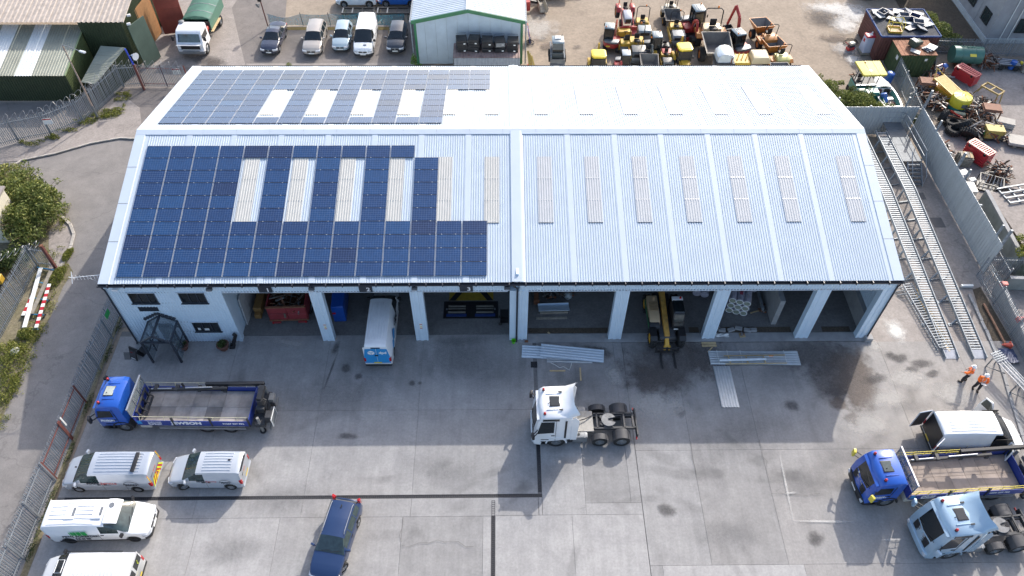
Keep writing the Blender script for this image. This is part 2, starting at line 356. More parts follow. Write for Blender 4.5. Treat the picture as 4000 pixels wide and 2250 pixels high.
for a in ((2600, 1420, 5.2, 3.2, ST_WET), (2560, 1480, 3, 2, ST_WET), (2760, 1400, 2.4, 2.2, ST_WET), (3180, 1390, 4.4, 2.3, ST_WET), (3335, 1480, 2.3, 4.4, ST_MUD), (3240, 1490, 2.2, 2.6, ST_WET), (3280, 1575, .9, .9, ST_MUD),
   (2655, 1609, .55, .55, ST_OIL), (3093, 1583, .75, .6, ST_OIL), (3265, 1532, 1., .8, ST_OIL), (3335, 1637, .85, .7, ST_MUD), (2330, 1370, 1.9, .55, ST_WET),
   (1312, 1360, .32, .9, ST_OIL), (1292, 1450, .1, 2.1, ST_OIL), (1480, 1440, 5, 2.4, ST_SOFT), (1900, 1440, 4, 2.2, ST_SOFT), (1300, 1560, 4, 2, ST_SOFT), (1780, 1390, 2.5, 2, ST_SOFT), (1355, 1705, .9, .35, ST_OIL), (1610, 1497, .35, .28, ST_OIL), (1640, 1497, .25, .22, ST_OIL),
   (2400, 1465, .7, 1.2, ST_PALE), (2560, 1580, 3., 1.4, ST_PALE), (3500, 1290, 1., 1.3, ST_WHITE), (3410, 1350, .8, .8, ST_PALE), (3520, 1400, .9, .5, ST_OIL), (3560, 1445, .8, .4, ST_OIL), (3480, 1390, .6, .6, ST_OIL),
   (3185, 2105, .7, .7, ST_OIL), (2600, 1990, .8, .6, ST_OIL), (1400, 1470, .4, .4, ST_OIL), (1350, 1440, .5, .5, ST_OIL), (2260, 1490, 2.4, 1.3, ST_SOFT), (660, 1400, 2., 1., ST_SOFT), (1130, 1340, 2., .5, ST_PALE), (1820, 1330, 3, .5, ST_SOFT),
   (3420, 1480, 1.4, .5, ST_OIL), (3600, 1420, 1.2, .5, ST_OIL), (3640, 1460, 1., .4, ST_OIL), (3540, 1480, 2.2, 1.2, ST_PALE), (3460, 1560, 2, 1, ST_PALE), (3720, 1540, 2, 1.4, ST_PALE), (3380, 1660, 2.4, 1.2, ST_PALE), (3300, 1780, 2.5, 1.2, ST_SOFT), (3560, 1590, 2, .7, ST_SOFT), (3150, 1880, 2.5, 1.6, ST_SOFT), (2850, 2080, 3, 1.2, ST_SOFT), (2150, 1850, 2, 1, ST_SOFT), (1750, 1850, 3, 1.2, ST_SOFT), (1100, 1950, 3, 1.2, ST_SOFT), (900, 2150, 2.4, 1, ST_SOFT), (2900, 1700, 4, 1.5, ST_SOFT), (3050, 1450, 3, 1.6, ST_SOFT)): stain(*a, rz=random.uniform(-.3, .3))
for a in ((3270, 35, 4.6, 2., ST_WHITE), (3300, 95, 2.2, 2.4, ST_WHITE), (3330, 60, 2.2, 2., ST_WHITE), (3300, 190, 2.0, 1.6, ST_PALE), (3330, 235, 1.0, 1.2, ST_WHITE), (3210, 70, 2.4, 2.2, ST_OIL), (3260, 150, 2., 1.2, ST_MUD), (2145, 180, 1.3, 1.3, ST_MUD), (2255, 183, .7, .35, ST_OIL), (2120, 150, .6, .3, ST_OIL),
   (2700, 230, 6, 2, ST_SOFT), (1150, 160, 5, 2, ST_SOFT), (2100, 110, 3, 3, ST_PALE), (800, 235, 2.6, 1.2, ST_OIL), (840, 245, 1.5, 1., ST_WET), (520, 262, 2, 1, ST_SOFT), (3600, 700, 1.2, 5, ST_SOFT)): stain(*a, rz=random.uniform(-.3, .3))
CRK = mat('open crack', (.13, .125, .12), .95)
def crack(pts, w=.035, seed=1):
 r = random.Random(seed); P = [G(*p) for p in pts]; L = []
 for a, c in zip(P, P[1:]):
  n = max(2, int((c - a).length / .35)); d = (c - a).normalized(); s = Vector((-d.y, d.x, 0))
  for k in range(n): L.append((a + (c - a) * k / n + s * r.gauss(0, .07), s * w * r.uniform(.25, .8)))
 _sz[0] += .0007
 tag(MB().loft([[(p.x - s.x, p.y - s.y, _sz[0]), (p.x + s.x, p.y + s.y, _sz[0])] for p, s in L], ring_closed=False, caps=False).build('crack', CRK), kind='structure')
for i, c in enumerate((((1568, 2135), (1640, 2120), (1710, 2112), (1790, 2128), (1880, 2135)), ((1568, 2024), (1566, 2090), (1570, 2150)), ((2282, 1975), (2235, 2012)), ((2692, 1720), (2722, 1880)), ((3010, 1930), (3120, 1935), (3230, 1930)), ((2970, 1720), (3010, 1890)), ((170, 700), (240, 715), (330, 690), (420, 640)))): crack(c, .016, i)
LINE = stain_mat('faded road paint', (.62, .61, .58), .45, .55, 1.4)
for (a, b) in (((3045, 1780), (3098, 2036)), ((3098, 2036), (3330, 2040)), ((3452, 2110), (3512, 2108)), ((3070, 1930), (3100, 1925))):
 p, q = G(*a), G(*b); d = q - p; o = MB().quad((-.9, -.9, 0), (.9, -.9, 0), (.9, .9, 0), (-.9, .9, 0)).build('painted_line', LINE)
 _sz[0] += .0007; o.location = ((p.x + q.x) / 2, (p.y + q.y) / 2, _sz[0]); o.scale = (d.length / 1.8 + .3, .1, 1); o.rotation_euler = (0, 0, math.atan2(d.y, d.x)); tag(o, kind='structure')
# the long white unit
XLW, XRW, HE, HR, YR, YBK = -25.19, 25.57, 6.30, 9.09, 11.50, 23.16
CLAD = mat('white coated steel', (.47, .54, .61), .42, .0, var=.05, scale=.8, spec=.6, dirt=.06, dcol=(.5, .52, .52))
CLADW = mat('white wall cladding', (.60, .72, .82), .4, .0, var=.05, scale=.8, spec=.5)
FLASH = mat('white flashing', (.52, .585, .655), .38, var=.04, scale=.7, spec=.6)
RLM = mat('translucent rooflight', (.50, .495, .465), .45, var=.06, scale=2, spec=.4, dirt=.1, dcol=(.47, .46, .42))
RLM2 = mat('pinkish rooflight', (.475, .487, .497), .45, var=.05, scale=2, spec=.5)
GUT = mat('black gutter', (.03, .034, .045), .4, var=.2)
ANTH = mat('anthracite frame', (.035, .042, .055), .4, var=.15)
unit = thing('industrial_unit', 'long white corrugated industrial unit with solar panels and seven open bays', 'warehouse')
th1 = math.atan2(HR - HE, YR); th2 = math.atan2(HR - HE, YBK - YR)
L1 = math.hypot(YR, HR - HE); L2 = math.hypot(YBK - YR, HR - HE)
def rf(X, s, h=0.): return Vector((X, s * math.cos(th1) - h * math.sin(th1), HE + s * math.sin(th1) + h * math.cos(th1)))
def rb(X, s, h=0.): return Vector((X, YBK - s * math.cos(th2) + h * math.sin(th2), HE + s * math.sin(th2) + h * math.cos(th2)))
def corrug(x0, x1, pitch, depth):
 n = max(1, round((x1 - x0) / pitch)); p = (x1 - x0) / n; o = []
 for k in range(n):
  a = x0 + k * p
  o += [(a, 0), (a + p * .40, 0), (a + p * .55, depth), (a + p * .85, depth)]
 return o + [(x1, 0)]
def roof_sheet(name, F, x0, x1, s0, s1, h, m, par=None, pitch=.163, depth=.026, xo=None):
 pr = corrug(x0, x1, pitch, depth)
 b = MB(); b.loft([[F(x, s, h + d) for x, d in pr] for s in (s0, s1)], ring_closed=False, caps=False)
 return b.build(name, m, par or unit)
strip = [-21.5, -18.41, -15.17, -11.92, -8.69, -5.46, -2.2, 1.13, 4.66, 7.94, 11.19, 14.48, 17.79, 21.04]
bays = []
edges = [XLW + .85] + strip + [XRW - .85]
for F, L in ((rf, L1), (rb, L2)):
 for i in range(len(edges) - 1):
  a = edges[i] + (.17 if i else 0); b = edges[i + 1] - (.17 if i < len(edges) - 2 else 0)
  if edges[i] == 1.13: a += .25
  if edges[i + 1] == 1.13: b -= .25
  roof_sheet('roof_sheet', F, a, b, -.10, L - .12, 0, CLAD, depth=.026 if F is rf else .05)
 for x in strip:
  w = .17 if x != 1.13 else .42
  b = MB()
  pr = [(x - w - .03, .012), (x - w - .01, .04), (x + w + .01, .04), (x + w + .03, .012)] if x != 1.13 else [(x - w - .03, .01), (x - w, .10), (x + w - .2, .10), (x + w - .1, .085), (x + w + .03, .01)]
  b.loft([[F(px, s, h) for px, h in pr] for s in (-.11, L * .2, L * .42, L * .65, L * .85, L - .1)], ring_closed=False, caps=False)
  b.build('flashing_strip', FLASH, unit)
 for x, s in ((XLW, 1), (XRW, -1)):
  b = MB()
  pr = [(x - s * .06, -.35), (x - s * .06, .06), (x + s * .60, .06), (x + s * .64, .015), (x + s * .88, .015)]
  b.loft([[F(px, q, h) for px, h in pr] for q in (-.12, L - .02)], ring_closed=False, caps=False)
  b.build('verge_flashing', FLASH, unit)
  for q in (2.9, 5.8, 8.7):
   MB().loft([[F(px, t, h + .006) for px, h in pr[1:3]] for t in (q, q + .035)], ring_closed=False, caps=False).build('verge_joint', GREYM, unit)
b = MB(); n = 22
for k in range(n):
 x0 = XLW - .05 + (XRW - XLW + .1) * k / n; x1 = XLW - .05 + (XRW - XLW + .1) * (k + 1) / n - .012
 b.loft([[rf(x, L1 - .42, .05), rf(x, L1 - .40, .065), Vector((x, YR, HR + .09)), rb(x, L2 - .40, .065), rb(x, L2 - .42, .05)] for x in (x0, x1)], ring_closed=False, caps=False)
b.build('ridge_cap', FLASH, unit)
RLX = [-23.2, -19.9, -16.9, -13.6, -10.35, -7.03, -3.76, -.58, 3.0, 6.25, 9.5, 12.8, 16.1, 19.35, 23.63]
for F, mp in ((rf, 1), (rb, 1)):
 for x in RLX:
  if x < -17.5: continue
  m = RLM if x < 1 else RLM2
  for (s0, s1, h) in ((7.72, 9.52, .034), (5.98, 7.80, .042), (4.25, 6.06, .05)):
   roof_sheet('rooflight', F, x - .5, x + .5, s0, s1, h + (0 if F is rf else .025), m, depth=.02)
  if F is rb: continue
  lap = MB()
  for s in (7.76, 6.02):
   for k in range(6): lap.box(F(x - .42 + k * .168, s, .078), (.05, .05, .01))
  tag(lap.build('rooflight_fixings', ALU, unit), kind='stuff')
  for s in (7.715, 5.975, 4.245): roof_sheet('lap_shade_strip', F, x - .5, x + .5, s - .03, s, .028, GREYM, depth=.02)  # thin grey strips painted in as the shade below each rooflight lap
b = MB()
b.add([(XLW, .02, 0), (XLW, YBK, 0), (XLW, YBK, HE - .03), (XLW, YR, HR - .04), (XLW, .02, HE - .03), (XLW + .12, .02, 0), (XLW + .12, YBK, 0), (XLW + .12, YBK, HE - .03), (XLW + .12, YR, HR - .04), (XLW + .12, .02, HE - .03)],
  [(0, 1, 2, 3, 4), (9, 8, 7, 6, 5), (0, 5, 6, 1), (1, 6, 7, 2), (2, 7, 8, 3), (3, 8, 9, 4), (4, 9, 5, 0)])
b.build('gable_wall', CLADW, unit)
b = MB()
pr = corrug(.25, YBK - .1, .2, .03)
b.loft([[(XRW - .12 - d, y, 1.55) for y, d in pr], [(XRW - .12 - d, y, HE + (HR - HE) * (1 - abs(y - YR) / (YR if y < YR else YBK - YR)) - .05) for y, d in pr]], ring_closed=False, caps=False)
b.build('gable_wall', CLADW, unit)
MB().loft([[(XRW - .02, y, 0), (XRW - .02, y, HE + (HR - HE) * (1 - abs(y - YR) / (YR if y < YR else YBK - YR)) - .05)] for y in (.02, YR, YBK)], ring_closed=False, caps=False).build('gable_wall', CLADW, unit)
MB().bx(XLW, XRW, YBK - .12, YBK - .01, 0, HE - .04).build('back_wall', CLADW, unit)
CW = mat('cast concrete wall', (.3, .3, .3), .85, var=.15, scale=1.5, dirt=.2, bump=.2)
MB().bx(XRW - .45, XRW - .14, .5, YBK - .2, 0, 1.55).build('push_wall', CW, unit)
MB().bx(19.1, 19.45, 1.2, 14, 0, 2.6).build('push_wall', CW, unit)
MB().bx(.98, 1.14, .3, YBK - .15, 0, HE + .3).build('partition_wall', CLADW, unit)
MB().bx(-18.12, -17.98, .35, YBK - .15, 0, HE + .1).build('partition_wall', CLADW, unit)
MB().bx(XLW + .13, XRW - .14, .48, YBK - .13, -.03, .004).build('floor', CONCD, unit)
DOORH = 5.33
def wall_sheet(name, x0, x1, z0, z1, y=.0, m=CLADW, pitch=.2, depth=.03):
 pr = corrug(x0, x1, pitch, depth)
 return MB().loft([[(x, y - d, z) for x, d in pr] for z in (z0, z1)], ring_closed=False, caps=False).build(name, m, unit)
def holed(x0, x1, z0, z1, holes):
 zs = sorted({z0, z1, *[h[2] for h in holes], *[h[3] for h in holes]})
 for a, c in zip(zs, zs[1:]):
  cuts = sorted((h[0], h[1]) for h in holes if h[2] < c - 1e-4 and h[3] > a + 1e-4)
  x = x0
  for l, r in cuts:
   if l > x: wall_sheet('wall_sheet', x, l, a, c)
   x = r
  if x < x1: wall_sheet('wall_sheet', x, x1, a, c)
WIN = [(-23.84, -22.16, 4.25, 5.32), (-20.64, -19.0, 4.25, 5.32), (-20.71, -19.0, 1.18, 2.22), (-23.69, -22.43, 3.4, 3.85)]
holed(XLW + .1, -18.0, 0.02, HE - .02, WIN)
MB().bx(XLW + .1, -18.0, .05, .11, 0, HE - .05).xf(Matrix()).build('wall_lining', BLACK, unit)
for i, (a, c, z0, z1) in enumerate(WIN[:3]):
 w = MB()
 for s in (a, c - .06, a + (c - a) * .34, a + (c - a) * .67): w.bx(s, s + .06, -.05, .03, z0, z1)
 w.bx(a, c, -.048, .028, z0, z0 + .06); w.bx(a, c, -.048, .028, z1 - .06, z1)
 f = w.build('window', ANTH, unit)
 for k in range(3):
  x0 = a + .06 + (c - a - .06) * k / 3
  MB().bx(x0, x0 + (c - a) / 3 - .06, -.01, .0, z0 + .06, z1 - .06).build('pane', GLASS, f)
 MB().bx(a - .08, c + .08, -.11, -.032, z0 - .06, z0 - .01).build('sill', ANTH, f)
 MB().bx(a - .1, c + .1, -.085, -.035, z1, z1 + .05).build('drip_flashing', FLASH, f)
b = MB()
for k in range(6): b.box((-23.06, -.03, 3.43 + k * .075), (1.26, .02, .06), M=Matrix.Rotation(.6, 3, 'X'))
b.build('louvre', ANTH, unit)
MB().bx(-22.1, -21.7, -.06, -.035, 1.68, 1.84).build('name_plate', ANTH, unit)
MB().bx(-20.5, -20.32, -.018, -.011, 1.32, 1.55).build('notice', PLATEW, unit); MB().bx(-20.12, -19.75, -.018, -.011, 1.28, 1.5).build('notice', PLATEW, unit)
wall_sheet('fascia', -18.0, .5, DOORH, HE - .02)
wall_sheet('fascia', 1.2, XRW - .1, DOORH, HE - .02)
MB().bx(-17.98, .45, -.02, .05, DOORH - .1, DOORH).build('lintel_trim', FLASH, unit)
MB().bx(1.8, 24.72, -.02, .05, DOORH - .1, DOORH).build('lintel_trim', FLASH, unit)
b = MB()
for a, c in ((-17.8, .4), (1.8, 24.6)):
 for k in range(int((c - a) / .2)): b.bx(a + k * .2, a + k * .2 + .12, -.034, -.0305, DOORH + .02, DOORH + .05)
tag(b.build('sheet_end_fillers', ANTH, unit), kind='stuff')
piers = [(-18.02, -17.85), (-12.3, -11.49), (-5.87, -5.02), (.58, 1.0), (1.14, 1.79), (7.44, 8.33), (13.97, 14.85), (20.48, 21.38), (24.73, XRW - .02)]
for a, c in piers:
 w = c - a
 pr = [(a, .42), (a, -.03), (a + .11, -.03), (a + .14, 0), (a + w * .36, 0), (a + w * .40, -.035), (a + w * .60, -.035), (a + w * .64, 0), (c - .14, 0), (c - .11, -.03), (c, -.03), (c, .42)] if w > .5 else [(a, .42), (a, -.03), (c, -.03), (c, .42)]
 MB().prism(pr, 'z', .0, DOORH + .02).xf(Matrix.Translation((0, -.006, 0))).build('pier', CLADW, unit)
b = MB(); b.loft([[(x, -.12, HE - .04), (x, -.12, HE - .16), (x, -.17, HE - .2), (x, -.25, HE - .2), (x, -.29, HE - .15), (x, -.29, HE - .03)] for x in (XLW - .12, XRW + .1)], ring_closed=False, caps=False); b.build('gutter', GUT, unit)
b = MB()
for k in range(48): b.bx(XLW + .5 + k * 1.05, XLW + .56 + k * 1.05, -.31, -.1, HE - .215, HE - .005)
tag(b.build('gutter_brackets', GUT, unit), kind='stuff')
b = MB(); b.loft([[(x, YBK + .12, HE - .04), (x, YBK + .12, HE - .18), (x, YBK + .27, HE - .18), (x, YBK + .27, HE - .03)] for x in (XLW, XRW)], ring_closed=False, caps=False); b.build('gutter', GUT, unit)
for x in (XLW + .12, XRW - .1): MB().tube([(x, -.2, HE - .2), (x, -.2, HE - .4), (x, -.1, HE - .6), (x, -.1, .1), (x, -.2, .03)], .055, 8).build('downpipe', GUT, unit, smooth=40)
MB().tube([(.75, -.2, HE - .2), (.95, -.2, HE - .42), (1.06, -.13, HE - .6), (1.06, -.1, .2), (1.06, -.2, -.05)], .055, 8).build('downpipe', GUT, unit, smooth=40)
MB().bx(XRW - .25, XRW + .25, -.38, .1, 0, .32).build('plinth', CW, unit, bevel=.02)
WTXT = mat('white lettering', (.8, .8, .8), .5, var=.04)
for x, s in ((-14.97, '1'), (-8.6, '2'), (-2.2, '3')):
 p = MB().bx(x - .42, x + .42, -.1, -.034, 5.36, 6.07).build('bay_sign', ANTH, unit)
 text(s, .5, frame((x + .17, -.106, 5.62), (1, 0, 0), (0, 0, 1)), WTXT, p, bold=.012)
for x in (-18.41, -11.97, -5.47, .4):
 b = MB().box((x, -.22, 5.86), (.36, .2, .2), M=Matrix.Rotation(-.5, 3, 'X')).bx(x - .05, x + .05, -.2, -.03, 5.84, 5.94)
 f = b.build('floodlight', ANTH, unit, bevel=.015); MB().bx(x - .16, x + .16, -.34, -.335, 5.74, 5.86).build('lens', LAMP, f)
for x in (-11.88, -5.42):
 p = MB().bx(x - .1, x + .1, -.05, -.044, 1.35, 1.95).build('safety_notice', PLATEW, unit)
 MB().prism([(x - .075, 1.55), (x + .075, 1.55), (x, 1.7)], 'y', -.054, -.051).build('warning_mark', PLATEY, p)
 for z in (1.85, 1.42): MB().bx(x - .085, x + .085, -.054, -.051, z - .03, z + .03).build('notice_band', REDL, p)
MB().bx(-24.55, -24.2, -.25, -.03, 5.72, 5.86).build('camera_housing', WHITE, unit, bevel=.02)
MB().bx(1.2, 25.4, -.28, .46, -.03, .03).build('threshold_slab', CW, unit)
for a, c in ((1.9, 7.5), (13.2, 13.9), (14.9, 20.4), (22.6, 24.6)): MB().bx(a, c, .52, .98, -.02, .009).build('trench', SOIL, unit)
for x in (14.98, 15.3, 15.95, 16.5, 17.1, 17.5): MB().box((x + .2, .6 + random.random() * .2, .1), (.5, .28, .16), random.uniform(-.4, .4)).build('concrete_block', CW, unit, bevel=.02)
b = MB()
for x, z in ((17.6, 0), (18.6, 0)): b.bx(x, x + .12, 2.2, 16, .3, .55)
b.build('steel_purlin', GALV, unit)
# solar panels
def pv_mat():
 m, n, l, p = nt('photovoltaic glass')
 tc = n.new('ShaderNodeTexCoord'); sp = n.new('ShaderNodeSeparateXYZ'); l.new(tc.outputs['Object'], sp.inputs[0])
 def grid(axis, pitch, w):
  a = n.new('ShaderNodeMath'); a.operation = 'PINGPONG'; a.inputs[1].default_value = pitch / 2; l.new(sp.outputs[axis], a.inputs[0])
  c = n.new('ShaderNodeMath'); c.operation = 'LESS_THAN'; c.inputs[1].default_value = w; l.new(a.outputs[0], c.inputs[0]); return c.outputs[0]
 mxx = n.new('ShaderNodeMath'); mxx.operation = 'MAXIMUM'; l.new(grid(0, .16, .0045), mxx.inputs[0]); l.new(grid(1, .16, .0055), mxx.inputs[1])
 oi = n.new('ShaderNodeObjectInfo')
 cr = n.new('ShaderNodeValToRGB'); e = cr.color_ramp.elements
 e[0].position = 0; e[0].color = (.006, .022, .075, 1); e[1].position = 1; e[1].color = (.009, .05, .14, 1)
 for pos, c in ((.05, (.009, .02, .062, 1)), (.13, (.007, .031, .10, 1)), (.8, (.008, .044, .13, 1))):
  q = e.new(pos); q.color = c
 l.new(oi.outputs['Random'], cr.inputs[0])
 nz = n.new('ShaderNodeTexVoronoi'); nz.inputs['Scale'].default_value = 9; l.new(tc.outputs['Object'], nz.inputs['Vector'])
 r = n.new('ShaderNodeMapRange'); l.new(nz.outputs['Color'], r.inputs[0]); r.inputs[3].default_value = .85; r.inputs[4].default_value = 1.2
 vs = n.new('ShaderNodeVectorMath'); vs.operation = 'SCALE'; l.new(cr.outputs[0], vs.inputs[0]); l.new(r.outputs[0], vs.inputs['Scale'])
 mx = n.new('ShaderNodeMix'); mx.data_type = 'RGBA'; mx.inputs['B'].default_value = (.12, .17, .30, 1)
 l.new(mxx.outputs[0], mx.inputs['Factor']); l.new(vs.outputs[0], mx.inputs['A']); l.new(mx.outputs['Result'], p.inputs['Base Color'])
 p.inputs['Roughness'].default_value = .25; p.inputs['Specular IOR Level'].default_value = .4; p.inputs['Coat Weight'].default_value = .75; p.inputs['Coat Roughness'].default_value = .12
 return m
PV = pv_mat(); PVF = mat('panel frame', (.5, .53, .58), .4, .2, var=.1); PVD = mat('panel back edge', (.02, .022, .03), .5)
b = MB(); w, h = .812, .495
b.bx(-w, w, -h, h, -.02, .0, 0)
for s in (-1, 1): b.bx(s * w, s * (w - .014), -h, h, -.034, .004, 1); b.bx(-w + .014, w - .014, s * h, s * (h - .012), -.034, .004, 2)
pvo = b.build('pv', [PV, PVF, PVD]); pvm = pvo.data; bpy.data.objects.remove(pvo)
PW, PH = 1.67, 1.012
def pv_field(F, th, xp, sp, sgn, rows):
 rails = MB(); cl = MB()
 for j, cols in rows.items():
  for i in cols:
   c = F(xp + (i + .5) * PW, sp + (j + .5) * PH, .1)
   inst('solar_panel', pvm, unit, c, (sgn * th, 0, 0))
   for q in (.36, 1.27): cl.box(F(xp + i * PW + q, sp + (j + 1) * PH, .106), (.06, .045, .014))
  for i in cols:
   for q in (.36, 1.27): rails.beam(F(xp + i * PW + q, sp + j * PH, .05), F(xp + i * PW + q, sp + (j + 1) * PH, .05), .045, .045)
 tag(rails.build('mounting_rails', ALU, unit), kind='stuff'); tag(cl.build('panel_clamps', ALU, unit), kind='stuff')
gapc = [0, 1, 2, 3, 5, 7, 9, 11]
pv_field(rf, th1, -24.229, .328, 1, {**{j: range(14) for j in range(4)}, **{j: gapc for j in range(4, 9)}, 9: range(11)})
pv_field(rb, th2, -24.141, .922, -1, {**{j: range(14) for j in range(4)}, **{j: gapc for j in range(4, 9)}, 9: range(12)})
ta = thing('tv_aerial', 'thin white tv aerial sticking out beyond the left corner of the white unit', 'aerial', (-26.2, .6, 6.1))
MB().tube([(1.0, .2, -1.2), (0, 0, 0)], .02, 5).build('mast', ALU, ta); MB().tube([(-1, 0, 0), (.9, .15, .1)], .018, 5).build('boom', WHITE, ta)
for k in range(9):
 x = -.9 + k * .22
 MB().beam((x, -.02, -.22 + .01 * k), (x, .02, .22 - .01 * k), .014).build('element', WHITE, ta)
MB().beam((-1, -.25, -.3), (-1, .25, .3), .03).build('reflector', WHITE, ta); MB().beam((-1, .2, -.3), (-1, -.2, .3), .03).build('reflector', WHITE, ta)
pc = thing('entrance_porch', 'dark framed glass porch with pitched glass roof at the office door', 'porch', (-22.55, 0, 0))
px0, px1, py0, pe, pr_ = -.95, .95, -1.75, 2.35, 3.0
for x in (px0, px1):
 for y in (-.06, py0): MB().bx(x - .06, x + .06, y - .06, y + .06, 0, pe).build('post', ANTH, pc)
b = MB()
for x in (px0, px1): b.beam((x, -.05, pe), (x, py0 - .05, pe), .12, .12); b.beam((x, -.05, pe), (0, -.05, pr_), .1, .1); b.beam((x, py0 - .04, pe), (0, py0 - .04, pr_), .1, .1)
b.beam((0, -.05, pr_), (0, py0 - .06, pr_), .13, .13); b.beam((px0, py0 - .04, pe), (px1, py0 - .04, pe), .11, .11); b.build('roof_frame', ANTH, pc)
PGL = mat('porch glass', (.16, .21, .25), .06, var=.2, spec=.6, alpha=.32)
for s in (-1, 1):
 MB().prism([(s * .93, pe + .03), (0.02 * s, pr_ + .0), (.02 * s, pr_ + .02), (s * .93, pe + .05)], 'y', py0, -.08).build('roof_pane', PGL, pc)
 MB().bx(s * .95 - .012, s * .95 + .012, py0 + .08, -.13, .12, pe - .08).build('side_pane', PGL, pc)
 b = MB().beam((s * .95, py0 + .06, 1.1), (s * .95, -.12, 1.1), .06).beam((s * .95, py0 + .9, .1), (s * .95, py0 + .9, pe - .06), .06); b.build('side_bar', ANTH, pc)
b = MB()
for k in range(10):
 x = -1.05 + k * .21; z = pe + .25 + (pr_ - pe) * (1 - abs(x + .1) / 1.05)
 b.cyl((x, -.12, z), (x, -.035, z), .12, n=8)
b.build('scalloped_flashing', ANTH, pc)
d = MB().bx(-.5, .5, -.1, -.045, .02, 2.1).build('door', ANTH, pc); MB().bx(-.4, .4, -.115, -.102, .3, 1.95).build('door_pane', GLASS, d); MB().bx(.38, .42, -.16, -.118, .95, 1.25).build('handle', ALU, d)
# cars and vans
def lerp(pts, x):
 if x <= pts[0][0]: return pts[0][1]
 for (a, u), (b, v) in zip(pts, pts[1:]):
  if x <= b: return u + (v - u) * (x - a) / (b - a) if b > a else v
 return pts[-1][1]
_wh = {}
def wheel(parent, x, y, r, w, rim='spoke', steer=0., side=1):
 key = (round(r, 3), round(w, 3), rim)
 if key not in _wh:
  t = MB(); t.lathe([(r * .62, -w / 2), (r * .93, -w / 2), (r, -w / 2 + .03), (r, w / 2 - .03), (r * .93, w / 2), (r * .62, w / 2), (r * .6, w / 2 - .03), (r * .6, -w / 2 + .03), (r * .62, -w / 2)], 20, axis='y')
  to = t.build('tyre', RUBBER, smooth=40)
  q = MB(); mi = {'spoke': ALU, 'steel': GREYM, 'black': DARK, 'hub': GREYM, 'yellow': paint('rim yellow', (.7, .4, .02)), 'orange': paint('rim orange', (.6, .2, .03))}[rim]
  q.cyl((0, -w * .3, 0), (0, w * .2, 0), r * .6, n=18, mi=1)
  q.lathe([(r * .62, w * .1), (r * .62, w * .42), (r * .55, w * .42), (r * .53, w * .1)], 18, axis='y')
  if rim == 'spoke':
   for k in range(5):
    a = k * 2 * math.pi / 5
    for da in (-.17, .17): q.beam((.08 * r * math.cos(a), w * .36, .08 * r * math.sin(a)), (r * .56 * math.cos(a + da), w * .38, r * .56 * math.sin(a + da)), .05, .04, up=(0, 1, 0))
   q.cyl((0, w * .1, 0), (0, w * .42, 0), r * .15, n=10)
  else:
   q.cyl((0, w * .1, 0), (0, w * .30, 0), r * .56, r * .5, n=18)
   q.cyl((0, w * .3, 0), (0, w * (.62 if rim == 'hub' else .4), 0), r * .25, r * .2, n=12)
   for k in range(8):
    a = k * math.pi / 4; q.cyl((r * .36 * math.cos(a), w * .3, r * .36 * math.sin(a)), (r * .36 * math.cos(a), w * .36, r * .36 * math.sin(a)), .028, n=6)
  ro = q.build('rim', [mi, DARK], smooth=35)
  _wh[key] = (to.data, ro.data); bpy.data.objects.remove(to); bpy.data.objects.remove(ro)
 tm, rm = _wh[key]
 wo = inst('wheel', tm, parent, (x, y, r), (0, 0, steer + (0 if side > 0 else math.pi)))
 inst('rim', rm, wo, (0, 0, 0))
 return wo
